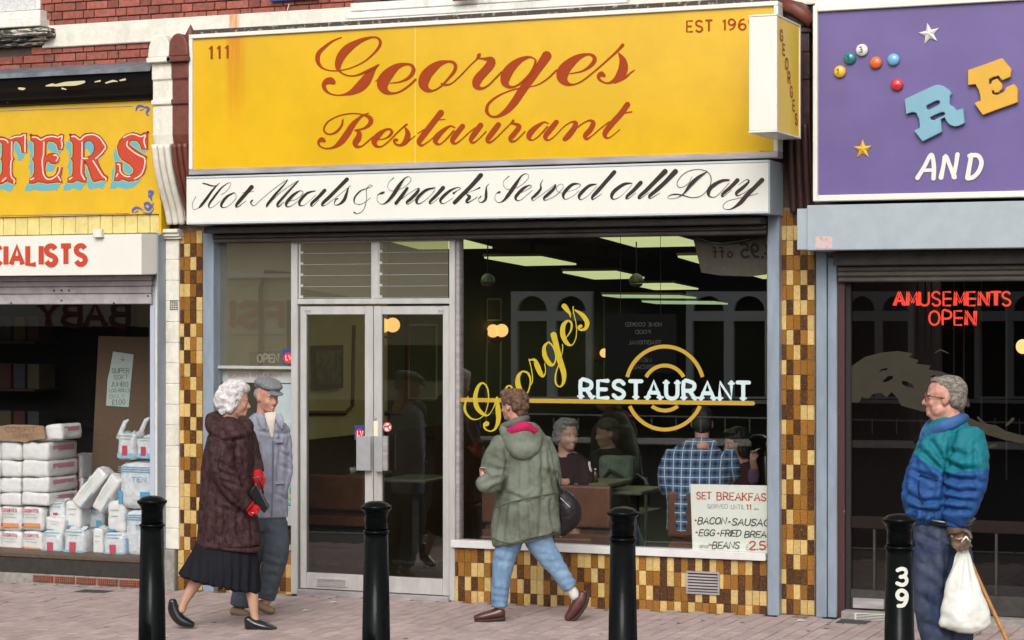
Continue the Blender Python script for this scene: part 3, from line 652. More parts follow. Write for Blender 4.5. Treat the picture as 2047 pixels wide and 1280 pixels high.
for i, px in enumerate((418, 434, 450)):
    mb = MB(); stroke(mb, [(px, 98.5-i*.7, 3.2), (px+6.2, 93-i*.7, 4.4)], onplane(0, 0, 1, YS, .001), 1, smooth=False, cap=False); stroke(mb, [(px+5, 92.5-i*.7, 4.4), (px+5, 118.5-i*.7, 4.4)], onplane(0, 0, 1, YS, .0015), 1, smooth=False, cap=False)
    build(mb, 'digit', M_red, ys, fixn=False)
for word, x_, y_, w_ in (('EST', 1373, 42.5, 51), ('1969', 1445, 39.5, 66)):
    mb = MB(); stext(mb, word, onplane(0, 0, 1, YS, .001), x_, y_, 21.5, wt=.17, width=w_, rise=-.035, cap=False, gap=.3); tag(build(mb, 'date_text', M_red, ys, fixn=False), kind='stuff')
mk = MB(); stext(mk, 'SIGNS', onplane(0, 0, 1, YS), 1519, 302, 4, wt=.2, width=20); build(mk, 'maker_text', M_black_ink, ys, fixn=False)

# ---------------------------------------------------------------- white shutter box sign under it
YW = -.34
ws = empty('shutter_box_sign', (X(955, YW), YW, 2.69), 'long white sign with thin dark script under the big yellow sign', 'shop sign')
wx0, wx1 = X(373, YW), X(1536, YW); wz0, wz1 = Z(955, 437, YW), Z(955, 338, YW)
bx('face', M_white, (wx0, wx1, YW, YW+.02, wz0+.012, wz1-.012), ws)
bx('bottom_rail', mat('pale_blue_rail', (.50, .54, .56), .4, grime=.2), (wx0, wx1, YW-.006, -.02, wz0-.004, wz0+.0115), ws, .003)
bx('top_rail', MATS['pale_blue_rail'], (wx0, wx1, YW-.006, YW+.06, wz1-.0115, wz1+.004), ws, .003)
bx('housing', M_bluebox, (wx0+.004, wx1-.004, YW+.0205, -.02, wz0+.012, wz1-.012), ws)
bx('end_plate', M_bluebox, (wx1+.001, wx1+.012, YW-.004, -.02, wz0-.006, wz1+.004), ws, .002)
A, B_, C_ = onplane(375, 335, 5.1175, YW, .001), onplane(750, 335, 5.1175, YW, .001), onplane(1140, 325, 5.1175, YW, .001)
HOT = [(A, s) for s in [
 [(155,160,10),(200,172,14),(250,188,12),(290,185,5)],[(330,155,4),(262,225,20),(200,310,28),(150,375,28),(122,408,18)],[(120,410,5),(62,430,4),(50,370,4),(85,298,5)],
 [(335,340,4),(265,400,4),(222,412,9),(222,370,20),(272,300,22),(335,220,16),(390,172,8),(430,155,4),(440,180,4),(400,240,4),(340,280,4)],
 [(475,258,10),(400,300,26),(348,370,28),(354,408,12),(415,395,4),(490,320,4),(492,275,5),(470,255,8)],
 [(655,200,44),(600,262,38),(540,332,36),(498,385,26),(510,405,8),(600,340,4)],[(560,258,4),(680,245,4)],
 [(662,335,14),(645,360,14),(682,390,5),(760,320,4),(900,205,4),(1020,125,5),(980,182,14),(900,272,24),(822,370,26),(807,400,12)],
 [(807,400,4),(950,255,4),(1130,135,5),(1080,192,16),(990,290,24),(922,370,24),(928,402,10),(985,350,4)],
 [(1020,350,4),(1120,320,4),(1180,262,6),(1150,238,8),(1080,282,28),(1012,360,30),(1018,402,10),(1085,378,4),(1160,310,4)],
 [(1305,240,10),(1222,265,26),(1152,340,30),(1148,388,18),(1205,378,4),(1310,282,4)],[(1402,235,38),(1340,302,34),(1268,370,28),(1278,395,8),(1345,330,4)],
 [(1630,122,42),(1540,212,36),(1450,302,36),(1378,372,28),(1402,390,6),(1500,320,4),(1670,185,4)],
 [(1650,195,6),(1628,260,24),(1602,330,34),(1548,378,16),(1502,380,5),(1512,332,14),(1535,318,12)],
 [(1870,310,4),(1785,372,5),(1712,368,7),(1708,310,16),(1765,242,13),(1850,208,5),(1890,188,4),(1862,180,4),(1830,230,5),(1830,330,5),(1800,430,5),(1742,472,5),(1702,458,13)]]]
HOT += [(B_, s) for s in [
 [(190,105,7),(140,150,4),(130,210,4),(182,240,4),(300,200,4),(365,130,4),(345,95,4),(300,112,12),(240,192,36),(182,282,36),(122,350,20),(70,375,5),(22,342,4),(26,282,4),(70,260,22),(92,252,12)],
 [(328,212,28),(272,290,36),(212,366,34)],[(215,365,4),(340,270,4),(440,212,8),(432,250,30),(362,322,32),(322,355,22),(342,372,6),(430,310,4)],
 [(612,208,10),(522,230,26),(442,300,30),(422,350,26),(452,370,8),(540,312,4),(612,230,4)],[(695,208,42),(622,290,34),(562,350,28),(572,372,8),(655,310,4)],
 [(802,265,24),(828,245,10),(872,215,6),(842,205,10),(762,240,26),(682,312,32),(667,350,22),(702,370,6),(800,310,4)],
 [(1080,80,48),(980,192,42),(890,282,42),(812,360,40)],[(1068,207,16),(1010,235,5),(935,268,6),(966,300,32),(936,340,28),(950,360,12),(1050,300,4)],
 [(1165,168,4),(1138,200,10),(1135,270,28),(1126,330,24),(1082,358,10),(1052,332,4),(1082,295,12)],
 [(1370,88,7),(1315,140,4),(1320,200,4),(1372,225,4),(1480,190,4),(1565,110,4),(1555,65,4),(1500,82,12),(1430,182,36),(1362,280,36),(1310,340,16),(1260,358,5),(1225,322,4),(1236,270,4),(1272,250,20)],
 [(1440,270,4),(1530,240,4),(1595,200,5),(1580,180,8),(1512,217,28),(1442,292,30),(1442,330,16),(1492,330,5),(1610,230,4)],
 [(1712,130,5),(1692,170,10),(1692,220,22),(1642,280,28),(1602,315,18),(1622,335,5),(1700,280,4),(1835,180,4)],
 [(1842,175,14),(1832,212,28),(1762,280,32),(1727,312,24),(1742,335,6),(1840,290,5),(1920,210,4),(1910,170,4),(1862,190,4),(1862,240,4),(1920,265,4)]]]
HOT += [(C_, s) for s in [
 [(-60,300,4),(30,285,4),(100,242,6),(90,220,10),(20,227,30),(-48,290,36),(-73,340,28),(-48,378,8),(30,342,4),(90,290,4)],
 [(268,222,10),(192,240,30),(112,312,36),(88,355,26),(112,380,8),(190,332,4),(270,242,4)],[(450,100,44),(360,202,40),(282,290,40),(228,350,30),(234,378,10),(322,320,4)],
 [(632,213,10),(552,222,30),(462,282,38),(422,340,32),(442,376,12),(520,342,4),(632,230,4)],[(720,208,44),(650,282,38),(582,345,30),(584,374,8),(672,310,4)],
 [(970,92,54),(870,192,44),(772,290,40),(704,350,30),(718,368,8),(802,310,4)],[(1075,92,54),(980,192,44),(882,282,40),(812,342,30),(824,366,8),(917,312,4)],
 [(1242,148,4),(1212,210,5),(1142,255,6),(1097,240,7),(1102,182,7),(1180,102,6),(1300,70,6),(1400,95,7),(1440,160,8),(1422,250,7),(1342,338,6),(1242,358,7),(1140,332,11),(1062,325,12),(1000,345,4),(1012,370,4),(1092,360,5),(1162,315,14),(1232,225,38),(1312,150,32),(1402,92,6)],
 [(1622,180,20),(1542,190,30),(1442,252,42),(1412,312,34),(1432,350,12),(1502,340,5),(1622,212,5)],[(1710,182,44),(1642,252,38),(1562,322,32),(1562,352,10),(1652,280,4)],
 [(1720,230,4),(1800,177,8),(1826,197,20),(1762,260,36),(1702,310,34),(1712,340,14),(1782,310,5),(1852,260,5)],[(1962,180,48),(1880,262,44),(1800,342,46),(1740,412,42),(1660,470,16),(1592,480,6),(1562,450,5),(1602,400,5),(1702,370,5),(1832,342,5),(1920,315,5)]]]
mb = MB()
for f_, s in HOT: stroke(mb, s, f_, 6)
build(mb, 'script_line', M_black_ink, ws, fixn=False)

# ---------------------------------------------------------------- projecting box sign at right angles to the wall
yf, yb = -.28-.64, YS-.06
bz0, bz1 = Z(1525, 265, yf), Z(1525, 29, yf); bx0, bx1 = X(1497, yf), X(1552, yf)
bs = empty('projecting_sign', ((bx0+bx1)/2, -.6, bz0), 'white and yellow box sign sticking out above the right end of the restaurant sign', 'projecting sign')
bx('end_panel', M_white, (bx0, bx1, yf, yf+.02, bz0+.012, bz1-.012), bs, .003)
bx('casing', M_alu, (bx0+.004, bx1-.006, yf+.0205, yb, bz0+.006, bz1-.006), bs)
fm = M_alu
for q in ((bx0-.003, bx1+.004, yf-.003, yb, bz0, bz0+.0115), (bx0-.003, bx1+.004, yf-.003, yb, bz1-.0115, bz1), (bx1-.004, bx1+.0035, yf+.001, yf+.03, bz0+.012, bz1-.012), (bx1-.004, bx1+.0035, yb-.03, yb-.001, bz0+.012, bz1-.012)):
    bx('frame', M_white, q, bs, .002)
bx('face', mat('yellow_side_acrylic', (.88, .60, .05), .3), (bx1-.006, bx1-.001, yf+.03, yb-.03, bz0+.012, bz1-.012), bs)
fb = lambda x, y, l=0: Vector((bx1+.0005+l, yf+x, bz1-y))
mb = MB()
for i, c in enumerate('GEORGES'):
    stext(mb, c, fb, .085+i*.060, .09+i*.083, .066, wx=1.15, wt=.2)
build(mb, 'lettering', M_red, bs, fixn=False)
bx('bracket_arm', M_dark, (bx0+.04, bx1-.04, yb, YS-.022, bz1-.1, bz1-.06), bs)

# ---------------------------------------------------------------- purple arcade sign
YP = -.30
M_pur = mat('purple_sign_face', (.135, .096, .27), .38, var=.1, vscale=3)
ps = empty('fascia_sign', (X(1840, YP), YP, 2.75), 'purple arcade sign with coloured balls, stars and cut-out letters', 'shop sign')
px0 = X(1627, YP); px1 = X(2600, YP); pz0 = Z(1840, 399, YP); pz1 = Z(1640, 18, YP)
bx('face', M_pur, (px0+.03, px1, YP, YP+.03, pz0+.04, pz1-.02), ps)
bx('frame', M_white, (px0, px0+.03, YP-.03, YP+.10, pz0, pz1+.02), ps, .004)
bx('frame', M_white, (px0+.0305, px1, YP-.03, YP+.10, pz0, pz0+.04), ps, .004)
bx('frame', M_white, (px0+.0305, px1, YP-.03, YP+.10, pz1-.02, pz1+.02), ps, .004)
bx('back_box', M_dark, (px0+.02, px1, YP+.101, -.04, pz0+.01, pz1), ps)
bx('top_trim', M_wood, (px0, px1, YP+.02, -.036, pz1+.022, pz1+.10), ps, .004)
pr = 4350/14.6
balls = [((1680,144), (.75,.45,.04), 'yellow', '1'), ((1700,117), (.02,.20,.20), 'teal', '1'), ((1724,101), (.75,.74,.70), 'white', '3'), ((1752,126), (.75,.13,.03), 'orange', ''), ((1787,120), (.16,.40,.62), 'light blue', ''), ((1794,170), (.62,.03,.04), 'red', '')]
for (x, y), col, nm, num in balls:
    p = W(x, y, YP); m = mat('ball_'+nm.replace(' ', '_'), col, .2, coat=.5)
    bl = build(MB().sphere(p+Vector((0, -.015, 0)), (.040, .026, .040), n=20), 'ball', m, ps, smooth=True); bl['label'] = nm+' pool ball'
    if num:
        mb = MB(); stext(mb, num, lambda a, b2, l=0: Vector((p.x-.010+a, p.y-.0425-l, p.z+.018-b2)), 0, 0, .034, wt=.16); build(mb, 'number', M_black_ink, bl, fixn=False)
def star(x, y, r, rot, m, lab):
    p = W(x, y, YP); mb = MB(); ring = []
    for i in range(10):
        a = math.pi/2+rot+i*math.pi/5; q = r if i % 2 == 0 else r*.40; ring.append(Vector((p.x+q*math.cos(a), YP-.008, p.z+q*math.sin(a))))
    back = [v+Vector((0, .008, 0)) for v in ring]; apex = Vector((p.x, YP-.026, p.z))
    mb.add(ring+back+[apex], [(i, (i+1) % 10, 20) for i in range(10)]+[(i, (i+1) % 10, (i+1) % 10+10, i+10) for i in range(10)])
    s = build(mb, 'star', m, ps); s['label'] = lab
star(1858, 68, .070, .18, M_white, 'white star'); star(1725, 299, .064, .02, mat('gold_star', (.72, .42, .03), .35), 'yellow star')
fR = onplane(1640, 30, 4.74, YP-.03, 0)
Rp = [(800,800),(960,725),(1080,670),(1115,664),(1155,670),(1215,708),(1245,745),(1228,775),(1225,850),(1262,872),(1290,905),(1355,887),(1368,1025),(1320,1050),(1270,1060),(1222,1040),(1195,1005),(1178,972),(1142,990),(1152,1110),(970,1200),(890,1100),(945,1068),(938,990),(910,932),(870,922),(815,943)]
Rh = [[(1003,862),(1060,832),(1105,812),(1130,815),(1137,832),(1125,850),(1030,902),(1008,892)], [(1040,972),(1100,942),(1160,920),(1183,930),(1183,945),(1170,955),(1075,1002),(1050,995)]]
Ep = [(1400,525),(1560,470),(1725,410),(1812,520),(1800,590),(1722,622),(1690,578),(1640,590),(1600,612),(1598,655),(1622,655),(1628,625),(1675,605),(1722,655),(1725,700),(1690,735),(1650,740),(1645,715),(1625,720),(1632,752),(1670,762),(1745,730),(1760,690),(1835,655),(1870,700),(1870,830),(1700,890),(1540,950),(1500,895),(1460,838),(1520,812),(1515,760),(1500,710),(1470,658),(1400,668)]
def cut(pts, holes, m, lab):
    o = build(MB().prism(polyfn(pts, fR), YP-.04, YP-.001, 0, [polyfn(h, fR) for h in holes]), 'cut_out_letter', m, ps, .003); o['label'] = lab
cut(Rp, Rh, mat('sky_blue_paint', (.19, .38, .47), .4, var=.06, vscale=8), 'light blue letter R'); cut(Ep, [], mat('amber_paint', (.66, .36, .03), .4, var=.06, vscale=8), 'amber letter E')
mb = MB(); fp = onplane(0, 0, 1, YP, .006)
for s in ([(1834,356,9),(1848,333,8),(1859,312,8),(1864,312,8),(1867,335,9),(1866,357,9)], [(1847,341,7),(1866,340,7)], [(1881,355,10),(1886,332,8),(1890,312,9),(1899,332,8),(1908,354,10)], [(1906,354,8),(1911,330,8),(1914,309,9)], [(1934,356,10),(1938,332,9),(1942,310,9)], [(1938,312,9),(1954,311,9),(1962,324,9),(1957,342,9),(1946,354,9),(1935,357,9)]):
    stroke(mb, s, fp, 4)
build(mb, 'brush_lettering', M_white, ps, fixn=False)
# ---------------------------------------------------------------- arcade shopfront on the right
af = empty('arcade_shopfront', (X(1860), 0, G(X(1860))), 'dark arcade shopfront with blue-grey posts under the purple sign', 'shopfront')
YB = -.36
bz0, bz1 = Z(1840, 498, YB), Z(1840, 406, YB)
bxs = empty('shutter_box', (X(1840, YB), YB, bz0), 'plain blue-grey shutter box below the purple arcade sign', 'shutter box')
bx('box', M_bluebox, (X(1613, YB), X(2600, YB), YB, .0, bz0, bz1), bxs, .004)
bx('end_flange', M_bluebox, (X(1594, YB+.03), X(1613, YB)-.001, YB+.02, .0, bz0+.005, bz1-.02), bxs, .003)
bx('sticker', mat('faded_sticker', (.55, .42, .42), .5, col2=(.6, .2, .15), vscale=60, lo=.55, hi=.6), (X(1630, YB), X(1664, YB), YB-.0012, YB, Z(1648, 497, YB), Z(1648, 473, YB)), bxs)
def af_(name, m, x0, x1, z0, z1, y0=-.03, y1=.06, b=.003): return bx(name, m, (x0, x1, y0, y1, z0, z1), af, b)
gr = G(X(1660))
af_('side_post', M_blue, X(1632, -.05), X(1653, -.05), gr, bz0-.001, -.06, .05)
af_('side_post', M_blue, X(1655, -.04), X(1673, -.04), gr, bz0-.04, -.045, .05)
M_maroon = mat('maroon_wood', (.05, .016, .014), .5, col2=(.6, .58, .5), vscale=13, lo=.66, hi=.68, stretch=(3, 3, .8))
af_('door_frame', M_maroon, X(1674), X(1690), gr, Z(1700, 560), -.02, .08)
af_('inner_frame', M_dark, X(1690)+.001, X(1700), gr+.05, Z(1700, 560), .0, .09)
af_('shutter_rail', M_shut, X(1674, -.04), X(2600), Z(1840, 530, -.1), bz0-.003, -.16, .0, .006)
for i in range(3): 
    zz = Z(1840, 530, -.05)-.002-i*.036
    bx('shutter_slat', MATS['worn_shutter_slat'], (X(1676, -.04), X(2600), -.09+i*.01, -.02, zz-.034, zz), af, .008)
zr0, zr1 = Z(1860, 1038), Z(1860, 1062)
af_('mid_rail', mat('dark_maroon', (.012, .006, .005), .5, spec=.2), X(1700)+.001, X(2600), zr1, zr0, .005, .05)
af_('bottom_rail', M_shut, X(1700)+.001, X(2600), gr+.06, Z(1860, 1186), .005, .05)
for px in (1744, 1988): af_('glazing_bar', M_shut, X(px), X(px+5), Z(1860, 1186)+.001, zr1-.001, .01, .045)
st = af_('step', M_plinth, X(1690), X(2600), gr-.02, gr+.055, -.12, .06)
fl = MB()
vg = bx('floor_vent', mat('pale_vent', (.6, .58, .52), .4, grime=.4), (X(1708, -.13), X(1775, -.13), -.131, -.121, gr+.005, gr+.05), af, .002)
for i in range(4): bx('vent_slot', M_dark, (X(1712, -.13), X(1771, -.13), -.1325, -.1312, gr+.011+i*.01, gr+.015+i*.01), vg)
bx('gas_box', M_alu2, (X(1706, -.01), X(1768, -.01), -.03, .0, Z(1735, 1216), Z(1735, 1196)), af, .003)
zt = Z(1860, 560)
pane('window_glass', X(1700), X(2600), zr0, zt, .03, M_glassr, af)
pane('lower_glass', X(1700), X(2600), Z(1860, 1186), zr1, .03, M_glassr, af)
tag(bx('arcade_interior_wall', mat('brown_arcade_wall', (.02, .015, .012), .9), (X(1700), X(2600), 3.0, 3.1, -.1, 2.7)), kind='structure')
bx('reflection_panel', mat('brown_reflection_panel', (.13, .09, .055), .6, var=.3, vscale=4), (X(1702), X(1775), .25, .27, -.1, zr1-.01), af)  # added sheet standing in for a brownish reflection in the lower glass
tag(bx('arcade_ceiling', M_dark, (X(1700), X(2600), .1, 3.0, 2.6, 2.7)), kind='structure')
fm = onplane(1500, 480, 3.047, .03, -.0035)
mural = [(615,770),(700,712),(800,686),(900,676),(990,690),(968,716),(1028,732),(1010,752),(1100,765),(1088,790),(1160,800),(1240,830),(1300,900),(1290,980),(1310,1072),(1400,1112),(1500,1130),(1560,1165),(1667,1192),(1900,1230),(1900,1270),(1667,1240),(1550,1218),(1430,1182),(1340,1160),(1240,1110),(1150,1060),(1040,1042),(970,1022),(920,1008),(895,960),(862,926),(830,960),(800,932),(752,936),(720,966),(680,956),(665,988),(615,990)]
mh = [[(785,803),(800,785),(838,780),(835,792),(805,796),(790,806)], [(805,862),(840,830),(870,826),(868,845),(840,862),(812,866)], [(925,858),(955,862),(995,885),(995,902),(960,896),(925,878)], [(1095,830),(1120,822),(1150,835),(1130,850)]]
build(MB().prism(polyfn(mural, fm), .026, .0285, 0, [polyfn(h, fm) for h in mh]), 'painted_shape', mat('khaki_film', (.04, .035, .025), .8, spec=.1, var=.1, vscale=20), af)
mb = MB()
for a in ([(1870,782,5),(1895,772,6),(1925,785,7),(1935,810,8)],[(1955,835,4),(1970,850,6)],[(2012,850,5),(2025,838,6)],[(1870,705,2),(1880,700,3),(1895,706,2)],[(1960,898,5),(1990,890,6)]): stroke(mb, a, onplane(0,0,1,.03,.0015), 4)
tag(build(mb, 'painted_fleck', MATS['khaki_film'], af, fixn=False), kind='stuff')
# hanging blind slats seen as thin vertical lines in the dark glass
for i, px in enumerate((1832, 1848, 1860, 1880, 1905, 1925, 1960, 2010)): bx('hanging_strip', mat('thin_strip', (.10, .095, .085), .7), (X(px, .6), X(px+3, .6), .6, .61, .9 if i % 2 else 1.2, 2.5), af)
# neon words
ns = empty('neon_sign', (X(1905, .0), .06, Z(1905, 655)), 'red neon words hanging inside the dark arcade window', 'neon sign')
M_neon = emit('red_neon', (1, .085, .045), 2.4)
def neon(s, x, y, h, wpx):
    fn = onplane(0, 0, 1, .07, 0)
    for dx in (0, 4.0):
        tot = sum((SF[c][0]+.26) for c in s)-.26; wx = wpx/(tot*h); cx = 0
        for c in s:
            for st_ in SF[c][1]:
                pts = [fn(x+dx+(cx+a)*h*wx, y+b2*h) for a, b2 in st_]
                if len(pts) < 3 or dx == 0 or c in 'AMN':
                    mb2 = MB().tube(pts if c not in CURVY else [Vector(p) for p in catmull([tuple(p) for p in pts], 3)], .0072, 6); NEO.append(mb2)
            cx += SF[c][0]+.26
NEO = []
neon('AMUSEMENTS', 1786, 584, 27, 234); neon('OPEN', 1858, 622, 28, 90)
mb = MB()
for q in NEO: mb.add(q.v, q.f)
build(mb, 'tube_lettering', M_neon, ns, smooth=True)
for px in (1800, 1905, 2010): bx('hanging_wire', M_dark, (X(px, .08), X(px, .08)+.003, .08, .083, Z(px, 582, .08), 2.58), ns)
lm = empty('wall_lamp', (X(2045, .9), .9, 1.6), 'small glowing lamp at the right edge of the arcade window', 'lamp')
build(MB().sphere(W(2044, 693, .9), (.045, .04, .05)), 'bulb', emit('warm_bulb', (1, .55, .2), 4), lm, smooth=True)
bx('base', M_dark, (W(2044, 693, .9).x-.02, W(2044, 693, .9).x+.02, .92, .96, W(2044, 712, .9).z, W(2044, 700, .9).z), lm)

# ---------------------------------------------------------------- baby shop on the left
LX = X(-420)
bf = empty('baby_shop_front', (X(150), 0, G(X(150))), 'baby goods shopfront with half-raised grey shutter and stock piled in the window', 'shopfront')
def b_(name, m, x0, x1, z0, z1, y0=-.03, y1=.06, b=.003, parent=bf): return bx(name, m, (x0, x1, y0, y1, z0, z1), parent, b)
gl = G(X(150))
b_('side_post', mat('pale_blue_post', (.42, .46, .55), .45, grime=.25), X(301, -.04), X(311, -.04), Z(300, 1112), Z(300, 556), -.05, .05)
b_('side_post', M_cream, X(311, -.06)+.001, X(319, -.06), Z(300, 1112), Z(300, 548), -.07, .05)
b_('stall_riser', mat('dark_stone_riser', (.035, .032, .028), .45, var=.3, vscale=20), LX, X(322), gl+.075, Z(150, 1118), -.04, .3)
b_('window_board', mat('brown_board', (.10, .065, .04), .6, var=.3, vscale=20), LX, X(319), Z(150, 1118)+.001, Z(150, 1110), -.05, 1.2)
b_('base_render', M_plinth, LX, X(322), gl-.05, gl+.0745, -.035, .3, .006)
for i in range(5):
    ab = b_('air_brick', mat('terracotta', (.32, .09, .055), .8, var=.3, vscale=40), X(66+i*43, -.04), X(106+i*43, -.04), gl+.012, gl+.062, -.048, -.03)
    if i < 5:
        hm2 = MB()
        for a in range(9):
            for c in range(3): hm2.box(X(68+i*43+a*4.2, -.05), X(70.4+i*43+a*4.2, -.05), -.0492, -.0482, gl+.018+c*.015, gl+.027+c*.015)
        build(hm2, 'holes', M_dark, ab)
zs0 = Z(150, 609); zs1 = Z(150, 552)
for i, (a, b2, yy) in enumerate(((552, 562, -.10), (562, 573, -.09), (573, 588, -.075), (588, 609, -.08))):
    b_('shutter_slat', M_lshut, LX, X(302, yy), Z(150, b2, yy)+.002, Z(150, a, yy)-.001, yy, yy+.05, .006)
for px, py in ((123, 581), (123, 601), (108, 581), (138, 581), (23, 606), (228, 606), (296, 592)):
    build(MB().lathe(W(px, py, -.0815), [(.007, 0), (.007, .005)], 10, axis='y'), 'bolt', M_shut, bf)
pane('window_glass', LX, X(303), Z(150, 1110), zs0+.05, .0, M_glassl, bf)
# white box sign with red words
YC = -.30
cs = empty('shutter_box_sign', (X(120, YC), YC, 2.35), 'white box sign with bold red capitals over the baby shop shutter', 'shop sign')
cz0, cz1 = Z(150, 550, YC), Z(150, 470, YC)
build(MB().prism([(0, 0)]*0 or [(LX, cz0), (X(283, YC), cz0), (X(283, YC), cz1), (LX, cz1)], YC, -.02), 'face_box', M_white, cs)
xa, xb_ = X(283, YC)+.0005, X(319, -.1)
build(MB().hexa([(xa, YC+.001, cz0), (xb_, -.12, cz0+.01), (xb_, -.12, cz1), (xa, YC+.001, cz1), (xa, -.02, cz0), (xb_, -.02, cz0+.01), (xb_, -.02, cz1), (xa, -.02, cz1)]), 'angled_end', M_white, cs)
bx('end_strip', M_blue, (xb_+.001, xb_+.012, -.14, .0, Z(318, 1112), cz1), cs, .002)
M_rp = mat('red_paint', (.50, .052, .022), .4)
zz = Z(90, 530, YC); 
wd = X(178, YC)-X(-22, YC)
mb = MB(); stext(mb, 'CIALISTS', onplane(0, 0, 1, YC, .001), -19, 493, 36.5, wt=.285, width=190, cap=False, gap=.36, rise=-.008); build(mb, 'lettering', M_rp, cs, fixn=False)
bx('junction_box', M_white, (X(187, -.33), X(204, -.33), -.34, YC-.001, Z(195, 475, -.33), Z(195, 458, -.33)), cs, .003)
# yellow painted fascia board
YT = -.12
tb = empty('fascia_board', (X(120, YT), YT, 2.6), 'yellow fascia board with ornate red and blue circus lettering', 'shop sign')
tz0, tz1 = Z(160, 431, YT), Z(160, 202, YT); tx1 = X(320, YT)
build(MB().prism([(LX, tz0), (X(322, YT), tz0), (X(305, YT), tz1), (LX, tz1)], YT, -.0), 'board', M_yel2, tb)
nsl = 38
for i in range(nsl):
    if X(322, YT)-(i+1)*.118*.93 < LX: break
    x0 = X(322, YT)-(i+1)*.118*.93
    bx('matchboard', mat('yellow_matchboard', (.66, .54, .20), .6, var=.15, vscale=14, grime=.3), (x0+.002, x0+.118*.93-.002, YT+.02, 0, Z(160, 468, YT), tz0-.002), tb, .004)
bx('edge_strip', M_yel2, (X(318, YT), X(323, YT), YT-.006, 0, Z(160, 470, YT), tz0+.1), tb, .002)
fT = onplane(0, 250, 6.397, YT, .0015)
T = [(-160,170),(-100,155),(0,150),(60,160),(110,185),(150,150),(210,130),(260,130),(290,105),(345,108),(335,160),(345,230),(340,355),(280,355),(270,270),(230,210),(190,200),(165,240),(160,400),(185,435),(160,470),(155,600),(170,660),(205,685),(200,755),(150,745),(90,715),(30,745),(0,755),(-60,750),(-50,690),(0,660),(30,600),(30,470),(10,435),(30,400),(30,240),(0,210),(-50,230),(-90,300),(-100,355),(-160,355)]
E_ = [(395,130),(470,130),(525,165),(600,130),(680,125),(740,145),(780,115),(820,125),(805,190),(815,250),(805,315),(745,315),(730,250),(690,215),(620,205),(590,240),(585,400),(620,375),(680,360),(740,380),(760,430),(740,480),(700,500),(650,490),(620,460),(585,480),(575,560),(585,640),(620,670),(680,660),(720,620),(735,545),(800,545),(785,620),(775,670),(800,740),(740,730),(600,745),(490,725),(430,745),(375,745),(380,690),(420,660),(440,600),(440,480),(415,435),(440,400),(440,250),(430,215),(395,200)]
R_ = [(900,125),(960,120),(1020,165),(1080,115),(1180,100),(1280,140),(1340,220),(1372,280),(1320,370),(1240,440),(1280,540),(1330,630),(1380,660),(1370,720),(1300,700),(1200,725),(1180,700),(1160,640),(1120,520),(1080,450),(1075,600),(1090,660),(1110,680),(1100,735),(1050,730),(990,705),(930,735),(865,735),(870,680),(920,650),(935,600),(935,470),(910,430),(935,390),(935,240),(920,215),(895,200)]
Rhole = [(1075,230),(1110,200),(1170,205),(1205,260),(1205,330),(1170,390),(1110,415),(1075,410)]
S_ = [(1890,95),(1840,100),(1800,125),(1700,95),(1600,130),(1530,200),(1500,280),(1520,380),(1560,440),(1660,500),(1710,560),(1710,610),(1660,650),(1600,640),(1560,590),(1560,480),(1480,480),(1485,580),(1460,715),(1520,715),(1560,690),(1650,720),(1760,700),(1840,630),(1870,540),(1865,450),(1880,405),(1820,380),(1720,310),(1650,260),(1650,220),(1690,195),(1750,200),(1790,240),(1810,310),(1890,315)]
M_cy = mat('turquoise_paint', (.12, .38, .44), .4); M_pk = mat('pale_pink_paint', (.78, .56, .48), .4); M_dr = mat('dark_red_outline', (.22, .03, .012), .4)
HL = {0: [[(130,175),(200,150),(270,145),(320,125),(318,240),(322,345)], [(-60,180),(20,180),(80,195),(100,225)], [(150,220),(148,400),(155,435),(140,480),(138,620),(150,670),(185,710),(180,745)], [(30,720),(60,690),(75,675)]],
 1: [[(415,158),(470,160),(525,192),(600,155),(680,148),(740,160),(795,140),(785,200),(795,250),(788,300)], [(560,220),(556,380),(540,440),(545,560),(560,640),(600,690),(660,690),(720,650),(755,600),(765,545)], [(690,385),(735,395),(735,440),(720,460)], [(745,660),(775,710)], [(390,700),(430,680)]],
 2: [[(920,150),(960,148),(1025,190),(1085,140),(1180,122),(1270,160),(1320,230),(1350,285),(1300,360),(1225,430)], [(1050,220),(1048,400),(1060,425),(1120,428)], [(1045,450),(1040,610),(1060,660),(1085,700)], [(1190,460),(1240,540),(1310,650),(1350,680),(1355,705)], [(885,695),(920,672)]],
 3: [[(1580,160),(1650,125),(1720,120),(1800,150),(1860,130),(1840,200),(1862,290)], [(1630,210),(1625,270),(1700,340),(1780,390),(1850,430),(1845,540),(1800,640),(1720,690)], [(1500,505),(1530,510),(1540,600),(1600,655),(1660,660)], [(1490,660),(1505,625)]]}
